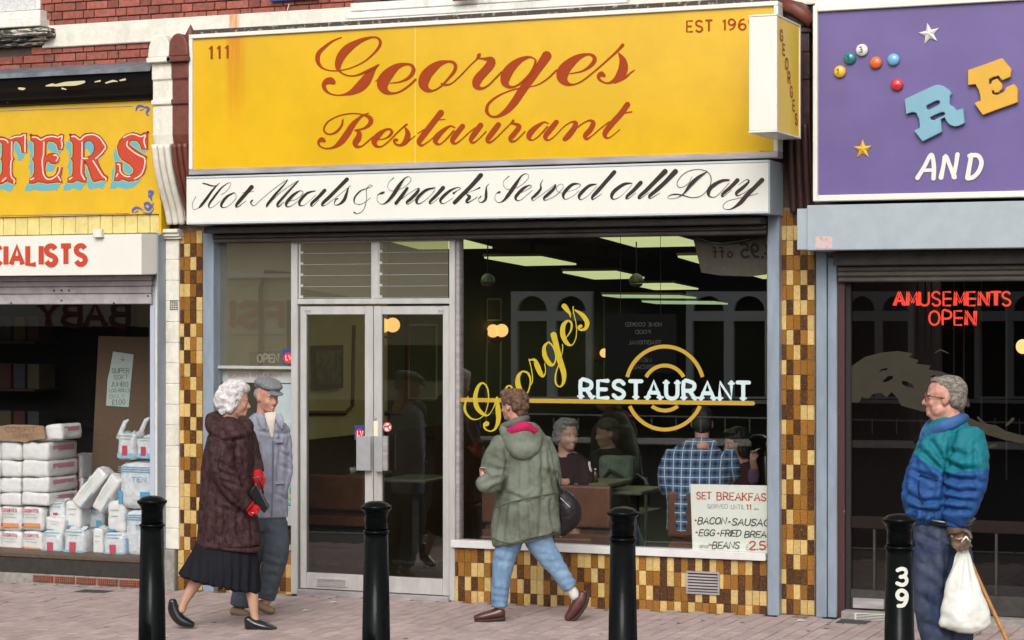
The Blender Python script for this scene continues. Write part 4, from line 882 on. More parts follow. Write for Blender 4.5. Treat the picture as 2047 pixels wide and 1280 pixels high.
for i, (P, holes) in enumerate(((T, []), (E_, []), (R_, [Rhole]), (S_, []))):
    sh_ = lambda p: [(a-55, b2+100) for a, b2 in p]
    s0 = build(MB().prism(polyfn(sh_(P), fT), YT-.0016, YT-.0006, 0, [polyfn(sh_(h), fT) for h in holes]), 'letter_shade', M_cy, tb)
    # fill the drop between letter and shade
    mid = MB()
    for k in (.33, .66): mid.prism(polyfn([(a-55*k, b2+100*k) for a, b2 in P if True], fT), YT-.0016-.0004*k-.0001, YT-.0008, 0, [polyfn([(a-55*k, b2+100*k) for a, b2 in h], fT) for h in holes])
    if i != 99: build(mid, 'letter_shade', M_cy, tb)
    ol = MB()
    stroke(ol, [(p[0], p[1], 34) for p in P]+[(P[0][0], P[0][1], 34)], onplane(0, 250, 6.397, YT, .0022), 1, smooth=False, lay=0, base=0)
    build(ol, 'letter_halo', M_yel2, tb, fixn=False)
    lt = build(MB().prism(polyfn(P, fT), YT-.0030, YT-.0006, 0, [polyfn(h, fT) for h in holes]), 'letter', M_rp, tb); 
    ol = MB()
    for L_ in [P]+holes: stroke(ol, [(p[0], p[1], 13) for p in L_]+[(L_[0][0], L_[0][1], 13)], onplane(0, 250, 6.397, YT, .0034), 1, smooth=False, lay=0, base=0)
    build(ol, 'letter_outline', M_dr, lt, fixn=False)
    hl = MB()
    for s in HL[i]: stroke(hl, [(a, b2, 17) for a, b2 in s], onplane(0, 250, 6.397, YT, .0040), 3, base=0)
    build(hl, 'letter_highlight', M_pk, lt, fixn=False)
M_bl = mat('blue_line_paint', (.08, .10, .34), .4)
orn = MB()
for s in ([(-60,1163,7),(1655,1133,7)],): stroke(orn, s, fT, 1, smooth=False)
for s in ([(1700,1120,20),(1700,1085,30),(1740,1060,34),(1790,1070,24),(1830,1095,8)], [(1730,1120,16),(1760,1100,18)], [(1850,1010,30),(1890,1000,40),(1925,1040,40),(1900,1080,40),(1860,1060,26),(1850,1020,16)], [(1960,1000,14),(1945,1040,18),(1960,1080,8),(1910,1130,20),(1830,1120,10)], [(1910,850,34),(1950,860,36),(1930,900,34),(1930,940,24),(1940,965,10)], [(1900,860,12),(1905,920,18)]): stroke(orn, s, fT, 4)
for s in ([(1715,0,1)],): pass
fO = onplane(0, 0, 1, YT, .0015)
for s in ([(0,222.5,1.1),(265,213,1.1)], [(272,221,3),(275,214,5),(282,212,5),(290,216,3)], [(292,214,4),(297,218,6),(293,226,4),(296,231,3)], [(280,221,2),(287,219,2)]): stroke(orn, s, fO, 4)
tag(build(orn, 'painted_scrollwork', M_bl, tb, fixn=False), kind='stuff')
# black moulded cornice over the yellow board
co = empty('cornice', (X(120, -.2), -.2, 3.5), 'peeling black cornice with lead flashing above the yellow fascia board', 'cornice')
zc0 = Z(150, 205, -.22); zc1 = Z(150, 127, -.3)
prof = [(-.12, zc0), (-.16, zc0+.01), (-.17, zc0+.04), (-.21, zc0+.05), (-.22, zc0+.09), (-.27, zc0+.13), (-.285, zc0+.19), (-.30, zc1-.06), (-.0, zc1-.06), (0, zc0)]
build(MB().extx(prof, LX, xw0-.003), 'moulding', M_blackw, co, .004)
build(MB().extx([(-.315, zc1-.09), (-.31, zc1-.055), (-.0, zc1+.03), (0, zc1-.059), (-.305, zc1-.059)], LX, xw0-.003), 'lead_flashing', M_lead, co, .003)

chips = MB()
for s in ([(38,177,4),(46,178,5),(50,177,2)], [(92,172,2),(104,170,6),(112,171,3)], [(112,171,5),(130,168,8),(150,167,9),(168,164,5)], [(124,177,3),(132,179,2)], [(190,164,2),(200,162,3)], [(212,166,3),(226,162,4),(234,163,2)], [(240,161,3),(250,159,4)]): stroke(chips, s, onplane(0, 0, 1, -.304, 0), 2, base=0)
tag(build(chips, 'paint_chips', mat('old_cream_paint', (.55, .48, .28), .7), co, fixn=False), kind='stuff')
# ---------------------------------------------------------------- restaurant room
def Pt(px, py, t): return CAM+t*(FWD+RGT*((px-1023.5)/F)+UP*((640-py)/F))
RXL, RXR = X(424), X(1562)
def LW(px, py, off=0):                  # point of the room's left wall seen at a pixel
    u = (px-1023.5)/F; t = (RXL+off-CAM.x)/(-ST+u*CT); return Pt(px, py, t)
S_ = lambda o: tag(o, kind='structure')
S_(bx('interior_floor', M_ifloor, (RXL, RXR, .25, 10.5, -.06, -.01)))
S_(bx('interior_ceiling', M_ceil, (RXL, RXR, .07, 10.5, 2.66, 2.70)))
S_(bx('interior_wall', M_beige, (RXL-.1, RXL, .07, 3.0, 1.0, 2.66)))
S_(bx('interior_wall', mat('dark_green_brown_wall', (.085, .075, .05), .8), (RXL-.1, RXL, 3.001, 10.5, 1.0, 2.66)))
S_(bx('interior_dado', M_dado, (RXL-.1, RXL+.006, .07, 10.5, -.01, 1.0)))
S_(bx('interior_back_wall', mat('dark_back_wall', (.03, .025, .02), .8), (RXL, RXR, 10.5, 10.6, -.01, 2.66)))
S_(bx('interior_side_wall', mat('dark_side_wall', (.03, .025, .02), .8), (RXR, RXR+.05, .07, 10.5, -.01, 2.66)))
M_trim = mat('pale_green_moulding', (.30, .34, .24), .6); M_mar = mat('maroon_border', (.10, .03, .025), .6)
pm = empty('wall_moulding', LW(985, 800), 'thin pale moulding frames on the room wall behind the big window', 'moulding')
def wline(pts, m, r=.012, parent=None):
    return build(MB().tube([LW(a, b2, .008) for a, b2 in pts], r, 5), 'strip', m, parent or pm)
for P in ([(973,598),(1001,598),(1001,640),(973,640),(973,598)], [(973,660),(971,862)], [(1001,662),(999,862)], [(816,650),(816,797),(872,797),(872,650),(816,650)], [(1207,596),(1207,760)], [(1352,600),(1350,800)]): wline(P, M_trim)
wline([(612,826),(690,826),(704,812),(707,650)], M_mar, .02); wline([(765,826),(800,826),(812,810),(815,600)], M_mar, .02)
pc = empty('framed_picture', LW(650, 780), 'dark framed picture on the wall seen through the left door', 'picture')
a, c = LW(622, 780, .02), LW(682, 690, .02)
for q, nm, m in (((a.x, a.x+.02, a.y, c.y, a.z, c.z), 'picture_frame', M_dado), ((a.x+.021, a.x+.024, a.y+.05, c.y-.05, a.z+.04, c.z-.04), 'picture', mat('murky_picture', (.05, .04, .03), .5, col2=(.18, .13, .07), vscale=14))): bx(nm, m, q, pc)
# ceiling light panels
M_lp = emit('fluorescent_panel', (.83, .92, .42), .60)
M_lg = emit('fluorescent_panel_green', (.62, .86, .45), .48)
LP = [((758,478),(905,477),(984,497),(838,499),16.7,'panel glowing behind the right-hand louvres'), ((1198,475),(1340,472),(1415,492),(1272,495),17.0,'largest glowing panel, near the top middle of the big window'),
 ((968,517),(1083,516),(1152,530),(1050,532),18.8,'glowing panel at the upper left of the big window'), ((1355,515),(1480,513),(1530,528),(1410,531),18.6,'glowing panel near the top right of the big window'),
 ((1125,546),(1232,545),(1288,557),(1188,559),20.2,'glowing panel left of centre, second row back'), ((1480,545),(1545,544),(1575,557),(1525,558),19.6,'glowing panel cut off by the right post'),
 ((1260,570),(1345,569),(1396,579),(1308,580),21.6,'small glowing panel fourth row back'), ((1204,592),(1358,593),(1392,597),(1236,596),22.4,'thin green-lit strip far back'), ((1283,604),(1428,605),(1455,609),(1312,608),23.6,'thinnest green-lit strip farthest back')]
for i, (a, b2, c, d, t, lab) in enumerate(LP):
    ym = (a[1]+c[1])/2; z = H+(640-ym)/F*t; P = []
    for q in (a, b2, c, d): tt = (z-H)*F/(640-q[1]); P.append(Pt(q[0], q[1], tt))
    lt = empty('ceiling_light', P[0]+Vector((0, 0, 0)), lab, 'ceiling light', 'light panels on the restaurant ceiling')
    up = Vector((0, 0, .014)); mb = MB(); mb.add(P+[p+up for p in P], [(3,2,1,0),(4,5,6,7),(0,1,5,4),(1,2,6,5),(2,3,7,6),(3,0,4,7)])
    build(mb, 'diffuser', M_lg if i > 6 else M_lp, lt)
    cen = sum(P, Vector())/4; mb = MB(); Q = [cen+(p-cen)*1.03+Vector((0, 0, .016)) for p in P]; mb.add(Q+[p+Vector((0, 0, .02)) for p in Q], [(3,2,1,0),(4,5,6,7),(0,1,5,4),(1,2,6,5),(2,3,7,6),(3,0,4,7)])
    build(mb, 'housing', M_ceil, lt)
    bx('hanger', M_dark, (cen.x-.01, cen.x+.01, cen.y-.01, cen.y+.01, cen.z+.09, 2.66), lt)
# double globe wall lamps
M_globe = emit('glowing_globe', (1, .56, .17), 1.05)
for px, py, two, lab in ((785, 650, 1, 'double globe wall lamp seen through the right door leaf'), (1003, 661, 1, 'double globe wall lamp left of the yellow window script'), (1208, 706, 0, 'single small globe lamp in the middle of the big window')):
    p = LW(px, py, .12); wl = empty('wall_lamp', p-Vector((0, 0, .12)), lab, 'wall lamp', 'globe lamps on the restaurant wall')
    r = .064 if two else .05
    build(MB().sphere(p, r, n=16), 'globe', M_globe, wl, smooth=True)
    if two: build(MB().sphere(p+Vector((-.01, -.0, -.004))+RGT*-.075, r, n=16), 'globe', M_globe, wl, smooth=True)
    build(MB().tube([p-Vector((0, 0, r)), p-Vector((.02, 0, r+.05)), p-Vector((.11, 0, r+.03))], .008, 6), 'bracket', M_dark, wl)
gm_ = mat('grey_dome', (.16, .19, .20), .3)
for px, t, lab in ((975, 17.2, 'grey dome light at the left of the big window'), (1272, 17.0, 'grey dome light below the glowing panels in the middle')):
    p = Pt(px, 562, t); dm = empty('dome_light', p, lab, 'ceiling light')
    build(MB().lathe(p, [(.056, -.016), (.058, 0), (.050, .028), (.03, .05), (.006, .06)], 18), 'dome', gm_, dm, smooth=True)
    build(MB().lathe(p-Vector((0, 0, .05)), [(.01, 0), (.04, .008), (.052, .03)], 18), 'bowl', M_ceil, dm, smooth=True)
    bx('rod', M_dark, (p.x-.004, p.x+.004, p.y-.004, p.y+.004, p.z+.06, 2.66), dm)
# banquettes, tables and table things
M_seat = mat('brown_vinyl', (.13, .052, .026), .45, var=.25, vscale=8, bump=.2, bscale=20)
M_top = mat('pale_green_table_top', (.11, .115, .085), .35); M_leg = M_shut
def bench(px0_, px1_, py0, py1, Y, lab):
    x0, x1 = X(px0_, Y), X(px1_, Y); z1, z0 = Z((px0_+px1_)/2, py0, Y), Z((px0_+px1_)/2, py1, Y)
    b0 = empty('bench_seat', ((x0+x1)/2, Y, 0), lab, 'bench seat', 'brown bench seats in the restaurant')
    bx('backrest', M_seat, (x0, x1, Y, Y+.06, z0, z1), b0, .018, seg=2)
    bx('seat', M_seat, (x0, x1, Y+.061, Y+.48, .36, .46), b0, .02, seg=2)
    bx('base', M_dark, (x0+.03, x1-.03, Y+.05, Y+.42, -.01, .36), b0)
    bx('back_rail', M_seat, (x0, x1, Y, Y+.05, z0-.13, z0-.05), b0, .01)
    return b0
bench(1107, 1219, 971, 1055, .55, 'brown bench back seen just left of the middle bollard')
bench(962, 1052, 974, 1046, .62, 'brown bench back partly hidden by the green parka')
bench(1334, 1470, 985, 1076, .40, 'brown bench back beside the set breakfast notice')
bench(612, 728, 950, 1020, 1.5, 'brown bench back seen through the left door leaf')
def table(px0_, px1_, py, Y, lab, dep=.55):
    x0, x1 = X(px0_, Y), X(px1_, Y); z = Z((px0_+px1_)/2, py, Y)
    t0 = empty('cafe_table', ((x0+x1)/2, Y+dep/2, 0), lab, 'table', 'tables in the restaurant')
    bx('table_top', M_top, (x0, x1, Y, Y+dep, z-.03, z), t0, .008)
    bx('leg', M_leg, ((x0+x1)/2-.03, (x0+x1)/2+.03, Y+dep/2-.03, Y+dep/2+.03, .02, z-.031), t0)
    bx('foot', M_leg, ((x0+x1)/2-.2, (x0+x1)/2+.2, Y+dep/2-.05, Y+dep/2+.05, -.01, .02), t0, .004)
    return z
zt1 = table(1110, 1215, 966, .72, 'pale table edge beside the seated woman in dark clothes')
zt2 = table(1205, 1282, 982, 1.0, 'pale table in the gap between the two bench seats')
zt3 = table(760, 850, 958, 1.6, 'pale table seen through the right door leaf')
zt4 = table(612, 728, 948, 2.2, 'narrow table seen through the left door leaf')
M_cup = mat('white_china', (.62, .60, .54), .25)
def cup(px, py, Y, z, lab, r=.038, h=.055):
    p = Vector((X(px, Y), Y, z)); c0 = empty('cup', p, lab, 'cup', 'cups on the restaurant tables')
    build(MB().lathe(p, [(r*.7, 0), (r*.95, h*.5), (r, h), (r*.9, h), (r*.8, h*.3)], 14), 'bowl', M_cup, c0, smooth=True)
    build(MB().tube([p+Vector((r*.9, 0, h*.8)), p+Vector((r*1.5, 0, h*.6)), p+Vector((r*.85, 0, h*.25))], .005, 6), 'handle', M_cup, c0)
cup(683, 0, 2.3, zt4, 'white cup on the left, seen through the left door leaf'); cup(702, 0, 2.3, zt4, 'white cup on the right, seen through the left door leaf')
cup(1148, 0, .85, zt1, 'white cup in front of the seated woman in dark clothes')
def bottle(px, Y, z, h, r, m, lab, capm=M_cup):
    p = Vector((X(px, Y), Y, z)); b0 = empty('bottle', p, lab, 'bottle')
    build(MB().lathe(p, [(r, 0), (r, h*.62), (r*.5, h*.78), (r*.4, h*.92)], 12), 'body', m, b0, smooth=True)
    build(MB().lathe(p+Vector((0, 0, h*.92)), [(r*.45, 0), (r*.3, h*.1)], 10), 'cap', capm, b0)
bottle(1178, .80, zt1, .15, .022, M_cup, 'small sauce bottle with white cap on the table'); bottle(1190, .84, zt1, .10, .02, mat('brown_sauce', (.08, .03, .015), .2), 'small brown sauce bottle beside the white-capped one')
bottle(628, 2.3, zt4, .22, .035, mat('pale_green_pack', (.25, .32, .2), .4), 'pale green bottle on the narrow table seen through the left door leaf'); bottle(644, 2.35, zt4, .13, .02, M_shut, 'small dark shaker beside the pale green bottle')
hb = empty('holdall', Pt(1228, 972, 17.2), 'pale green and black bag standing on the chair between the bench seats', 'bag')
p = Pt(1228, 966, 17.0); build(MB().box(p.x-.14, p.x+.15, p.y, p.y+.14, zt2+.001, zt2+.20), 'body', mat('pale_green_cloth', (.13, .17, .13), .8, var=.4, vscale=14), hb, .05, seg=3)
build(MB().tube([p+Vector((-.08, -.01, .04)), p+Vector((-.03, -.02, .10)), p+Vector((.05, -.02, .06)), p+Vector((.12, -.01, -.01))], .016, 8), 'strap', M_dark, hb)
ch = empty('chair', Pt(1218, 1000, 17.3), 'pale upright chair back beside the seated woman', 'chair')
q = Pt(1213, 960, 17.4); build(MB().tube([Vector((q.x-.03, q.y, .0)), Vector((q.x-.02, q.y, .45)), Vector((q.x+.05, q.y, 1.0))], .014, 6), 'post', M_top, ch); build(MB().tube([Vector((q.x+.33, q.y, .0)), Vector((q.x+.33, q.y, .72))], .014, 6), 'post', M_top, ch)
bx('seat', M_top, (q.x-.03, q.x+.34, q.y-.02, q.y+.36, .43, .45), ch)

# ---------------------------------------------------------------- lettering on and behind the glass
wg = empty('window_lettering', (X(1200), .03, 1.0), 'yellow script, white capitals and yellow rings painted on the big window', 'window lettering')
M_wy = mat('window_yellow', (.47, .35, .012), .7); M_wo = mat('window_gold', (.42, .26, .018), .7); M_ww = mat('window_pale_blue', (.50, .62, .62), .7)
YG = .028
fG = onplane(920, 600, 4.74, YG, .003)
mb = MB()
for s in ([(75,915,9),(45,990,20),(50,1060,24),(100,1120,16),(160,1130,10),(220,1095,9),(255,1020,9),(268,920,11),(255,830,16),(215,787,16),(170,820,30),(142,920,42),(160,1020,44),(220,1082,30),(270,1088,10),(320,1010,10),(348,930,26)],
 [(348,925,20),(358,1040,48),(362,1130,44),(335,1215,24),(285,1243,13),(235,1220,16),(228,1180,26),(250,1172,50)], [(425,880,10),(430,840,18),(460,812,16),(488,830,20),(480,880,26),(440,930,40),(470,980,30),(530,900,10)],
 [(590,675,14),(552,720,36),(547,800,50),(580,870,42),(620,893,20),(650,850,13),(665,760,16),(640,692,20),(590,675,14)], [(655,815,10),(684,770,9),(675,660,9),(652,560,9)], [(652,570,10),(705,568,26),(728,620,50),(758,690,46),(785,722,24),(808,680,9),(800,600,9)],
 [(840,397,14),(798,440,30),(802,530,46),(850,605,42),(888,608,18),(906,540,13),(885,450,18),(840,397,14)], [(885,330,58),(910,430,52),(940,560,56),(980,690,50),(978,780,30),(945,822,14),(907,790,18),(905,700,14),(950,560,9),(970,470,9),(968,420,9)],
 [(1008,352,9),(1048,290,16),(1055,222,20),(1020,197,20),(978,240,42),(972,330,48),(1010,408,38),(1060,425,13),(1098,350,9),(1098,230,9),(1072,110,9),(1070,62,10)], [(985,58,50),(1010,90,44),(1038,130,22),(1045,165,8)],
 [(1082,92,10),(1155,140,40),(1202,210,46),(1188,268,34),(1142,284,22),(1120,262,22),(1142,247,34)]): stroke(mb, s, fG, 6)
build(mb, 'script_word', M_wy, wg, fixn=False)
fN = onplane(0, 0, 1, YG, .0012)
mb = MB(); stroke(mb, [(918,799.5,8.5),(1505,806.5,8.5)], fN, 1, smooth=False)
for rx, ry in ((78, 83), (43, 45)):
    for s0, s1 in ((-22, 0), ):
        pass
    a0 = math.asin(-22/ry) if ry < 50 else math.asin(-22/ry); a1 = math.asin(37/ry) if ry > 37 else 1
    up_ = [(1329+rx*math.cos(a), 776+ry*math.sin(a), 7.6) for a in [math.pi-a0+(math.pi+2*a0)*k/24 for k in range(25)]]
    a2 = math.asin(36/ry); dn = [(1329+rx*math.cos(a), 776+ry*math.sin(a), 7.6) for a in [a2+(math.pi-2*a2)*k/20 for k in range(21)]]
    stroke(mb, up_, fN, 2, cap=False); stroke(mb, dn, fN, 2, cap=False)
build(mb, 'rings_and_line', M_wo, wg, fixn=False)
mb = MB(); stext(mb, 'RESTAURANT', fN, 1161, 761, 34, gap=.37, wt=.235, rise=.012, serif=.15, width=336); build(mb, 'capitals', M_ww, wg, fixn=False)
pst = empty('menu_notice', (X(1460, .05), .05, Z(1460, 1100, .05)), 'pale set breakfast notice standing inside the window at lower right', 'notice')
Yp = .05
build(MB().prism([(W(a, b2, Yp).x, W(a, b2, Yp).z) for a, b2 in ((1384.5,1104),(1380,968),(1540,971),(1540,1107))], Yp, Yp+.006), 'board', mat('pale_card', (.80, .82, .74), .6), pst)
fP = onplane(1360, 950, 7.53, Yp, .0012)
M_rk = mat('notice_red', (.50, .08, .03), .5); M_kk = mat('notice_black', (.05, .055, .05), .5); M_gk = mat('notice_grey', (.25, .30, .28), .5)
mb = MB(); stext(mb, 'SET', fP, 248, 258, 100, wt=.16, width=215, serif=.09); stext(mb, 'BREAKFAST', fP, 553, 262, 108, wt=.16, width=830, rise=.025, serif=.07); stext(mb, '11', fP, 1000, 440, 76, wt=.18, width=60)
stext(mb, '2.50', fP, 1045, 1003, 118, wt=.2, gap=.22, width=350)
for a, b2 in ((230,682),(738,705),(245,862),(572,878),(455,1052)): stroke(mb, [(a-6, b2, 26), (a+6, b2, 26)], fP, 1, smooth=False)
build(mb, 'red_lettering', M_rk, pst, fixn=False)
mb = MB(); stext(mb, 'BACON', fP, 262, 640, 96, wt=.17, slant=.22, width=420, gap=.2); stext(mb, 'SAUSAGE', fP, 775, 655, 96, wt=.17, slant=.22, width=640, gap=.2, rise=.03); stext(mb, 'EGG', fP, 278, 822, 92, wt=.17, slant=.22, width=230, gap=.2)
stext(mb, 'FRIED', fP, 605, 830, 90, wt=.17, slant=.22, width=300, gap=.2); stext(mb, 'BREAD', fP, 965, 848, 90, wt=.17, slant=.22, width=410, gap=.2); stext(mb, 'BEANS', fP, 480, 1008, 96, wt=.17, slant=.2, width=400, gap=.2)
build(mb, 'black_lettering', M_kk, pst, fixn=False)
mb = MB(); stext(mb, 'SERVED', fP, 405, 440, 60, wt=.12, width=310); stext(mb, 'UNTIL', fP, 765, 448, 64, wt=.12, width=200); stext(mb, 'am', fP, 1110, 480, 46, wt=.14); stext(mb, 'and', fP, 275, 1020, 80, wt=.11, slant=.3, width=140, gap=.1); stext(mb, '£', fP, 985, 1045, 76, wt=.1)
build(mb, 'grey_lettering', M_gk, pst, fixn=False)
# things hung behind the glass and seen from their backs: mirrored writing
def mirr(x0, x1, fn): return lambda x, y, l=0: fn(x0+x1-x, y, l)
ban = empty('price_banner', (X(1460, .12), .12, 2.3), 'dull paper banner with reversed price at the top right of the window', 'banner')
fB = onplane(0, 0, 1, .12, 0)
build(MB().prism(polyfn([(1385,474),(1400,483),(1440,490),(1480,487),(1540,470),(1540,548),(1500,553),(1440,551),(1402,545)], fB), .12, .123), 'sheet', mat('backlit_paper', (.115, .10, .075), .9, var=.15, vscale=20), ban)
mb = MB(); stext(mb, '4.95', mirr(1480, 1545, onplane(0, 0, 1, .12, .002)), 1480, 489, 26, wt=.2, width=62, slant=.1); stext(mb, 'off', mirr(1415, 1465, onplane(0, 0, 1, .12, .002)), 1415, 493, 22, wt=.16, width=40); build(mb, 'reversed_price', M_dark, ban, fixn=False)
mb = MB(); stroke(mb, [(1392,476,1.2),(1440,487,1.2),(1500,478,1.2)], onplane(0,0,1,.12,.003), 4); build(mb, 'hanging_cord', M_trim, ban, fixn=False)
bd = empty('menu_board', (X(1280, .3), .3, 1.6), 'dark hanging menu board seen from behind above the yellow rings', 'menu board')
bx('panel', mat('near_black_board', (.006, .006, .006), .9, spec=.05), (X(1210, .3), X(1352, .3), .3, .31, Z(1280, 745, .3), Z(1280, 628, .3)), bd)
mb = MB(); fM = mirr(1225, 1335, onplane(0, 0, 1, .3, .0015))
for s, x, y, w_ in (('HOME COOKED', 1238, 645, 72), ('FOOD', 1260, 660, 30), ('TRADITIONAL', 1238, 681, 66), ('MENU', 1258, 716, 32), ('SPECIAL', 1250, 730, 44)): stext(mb, s, fM, x, y, 7.5, wt=.16, width=w_)
build(mb, 'reversed_words', mat('dim_letters', (.06, .06, .055), .7), bd, fixn=False)
for px in (1240, 1320): bx('cord', M_dark, (X(px, .305), X(px, .305)+.003, .304, .307, Z(px, 628, .3), 2.6), bd)
# side pane: carved open sign, stickers, poster header
op = empty('open_sign', (X(537, .06), .06, Z(537, 731, .06)), 'carved brown wooden open sign in the narrow side pane', 'sign')
build(MB().prism(polyfn([(497,703),(580,701),(579,729),(500,731)], onplane(0, 0, 1, .06, 0)), .06, .075), 'plank', mat('carved_wood', (.12, .055, .02), .6, var=.4, vscale=30), op, .003)
mb = MB(); stext(mb, 'OPEN', onplane(0, 0, 1, .06, .001), 515, 709, 15, wt=.24, width=42); build(mb, 'lettering', M_cup, op, fixn=False)
def sticker(x0, x1, y0, y1, lab, Y=.026):
    s = empty('sticker', (X((x0+x1)/2, Y), Y, Z(x0, y1, Y)), lab, 'sticker')
    bx('backing', mat('navy_sticker', (.03, .05, .22), .4), (X(x0, Y), X(x1, Y), Y-.001, Y, Z(x0, y1, Y), Z(x0, y0, Y)), s)
    c = W((x0+x1)/2+1, y0+(y1-y0)*.58, Y); r = (X(x1)-X(x0))*.46
    build(MB().lathe(c-Vector((0, .001, 0)), [(r, 0), (r, .001)], 20, axis='y'), 'disc', mat('sticker_red', (.60, .03, .03), .4), s)
    mb = MB(); stext(mb, 'LV', onplane(0, 0, 1, Y, .003), (x0+x1)/2-4, y0+(y1-y0)*.42, 9, wt=.2, width=11); build(mb, 'letters', M_white, s, fixn=False)
sticker(565, 586, 698, 729, 'square blue and red voucher sticker in the side pane'); sticker(709, 728, 850, 880, 'square blue and red voucher sticker on the left door glass', .018)
nd = empty('sticker', (X(774, .018), .018, Z(774, 865)), 'round red-ringed no dogs sticker on the right door glass', 'sticker')
c = W(774.5, 854, .018); build(MB().lathe(c-Vector((0, .001, 0)), [(.036, 0), (.036, .001)], 24, axis='y'), 'ring', mat('sticker_red2', (.6, .05, .04), .4), nd)
build(MB().lathe(c-Vector((0, .0025, 0)), [(.028, 0), (.028, .001)], 24, axis='y'), 'disc', M_white, nd)
mb = MB(); f0 = onplane(0, 0, 1, .018, .0045)
for s in ([(769,853,2.6),(776,853,3.2)], [(769,853,1.5),(768,859,1.3)], [(776,853,1.5),(777,859,1.3)], [(776,852,2.4),(780,849,2.2)]): stroke(mb, s, f0, 1, smooth=False)
build(mb, 'dog', M_kk, nd, fixn=False)
mb = MB(); stroke(mb, [(769,848,1.6),(780,860,1.6)], onplane(0, 0, 1, .018, .006), 1, smooth=False); build(mb, 'slash', MATS['sticker_red2'], nd, fixn=False)
hd = empty('poster', (X(508, .08), .08, Z(508, 1045, .08)), 'white headed poster board behind the elderly couple in the side pane', 'poster')
bx('header', mat('white_card', (.66, .70, .69), .5), (X(434, .08), X(583, .08), .08, .086, Z(508, 765, .08), Z(508, 743, .08)), hd)
bx('dark_panel', M_dark, (X(434, .09), X(583, .09), .088, .092, Z(508, 1045, .08), Z(508, 766, .08)), hd)
mb = MB(); stext(mb, 'GEORGES RESTAURANT', onplane(0, 0, 1, .08, .001), 456, 746, 8, wt=.14, width=108); build(mb, 'red_words', mat('faded_red', (.55, .22, .2), .5), hd, fixn=False)
bx('picture', mat('pale_blue_print', (.62, .72, .74), .5, var=.1, vscale=10), (X(545, .08), X(582, .08), .0865, .0875, Z(560, 880, .08), Z(560, 768, .08)), hd)
bx('picture', mat('cyan_print', (.10, .42, .58), .5, col2=(.75, .6, .2), vscale=7, lo=.58, hi=.6), (X(545, .08), X(582, .08), .0865, .0875, Z(560, 1010, .08), Z(560, 881, .08)), hd)
bx('picture', mat('white_print', (.66, .68, .66), .5), (X(545, .08), X(582, .08), .0865, .0875, Z(560, 1050, .08), Z(560, 1011, .08)), hd)
# ---------------------------------------------------------------- stock in the baby shop window
tag(bx('baby_shop_back_wall', M_dark, (LX, X(320), 2.6, 2.7, -.1, 2.7)), kind='structure')
tag(bx('baby_shop_ceiling', M_dark, (LX, X(320), .1, 2.6, 2.5, 2.6)), kind='structure')
pb = empty('display_board', (X(235, .8), .8, .2), 'tall brown hardboard panel with a handwritten note in the baby shop window', 'board')
p_ = [(197,672),(330,675),(330,1000),(180,1000)]
build(MB().prism(polyfn(p_, onplane(0, 0, 1, .8, 0)), .8, .82), 'panel', mat('hardboard', (.115, .072, .04), .75, var=.15, vscale=30), pb)
M_pap = mat('pale_note_paper', (.42, .50, .46), .8)
build(MB().prism(polyfn([(226,703),(267,709),(262,760),(257,814),(212,811),(215,760),(219,742)], onplane(0, 0, 1, .8, .003)), .797, .7985), 'note', M_pap, pb)
mb = MB(); fn_ = onplane(0, 0, 1, .797, .001); rr = random.Random(4)
for s, x, y, h, w_ in (('4', 240, 712, 11, 8), ('SUPER', 224, 737, 9, 34), ('SOFT', 228, 750, 8, 28), ('JUMBO', 222, 764, 9, 34), ('LOO ROLLS', 219, 777, 7, 40), ('ONLY', 219, 789, 7, 30), ('£1.00', 224, 799, 10, 26)): stext(mb, s, fn_, x, y, h, wt=.10, width=w_, jit=.1, rnd=rr)
build(mb, 'handwriting', mat('biro', (.05, .07, .08), .6), pb, fixn=False)
M_pw = mat('white_pack_film', (.78, .78, .76), .3, var=.10, vscale=18, bump=.6, bscale=24); M_pg = mat('translucent_pack_film', (.70, .74, .76), .25, var=.2, vscale=22, bump=.7, bscale=26)
M_por = mat('orange_print', (.70, .30, .12), .4); M_prd = mat('crimson_print', (.50, .06, .10), .4); M_pbl = mat('blue_print', (.10, .34, .55), .4); M_plb = mat('light_blue_print', (.22, .50, .66), .4); M_ppk = mat('pink_side_print', (.58, .28, .34), .4)
M_pgn = mat('grey_green_print', (.42, .50, .44), .4)
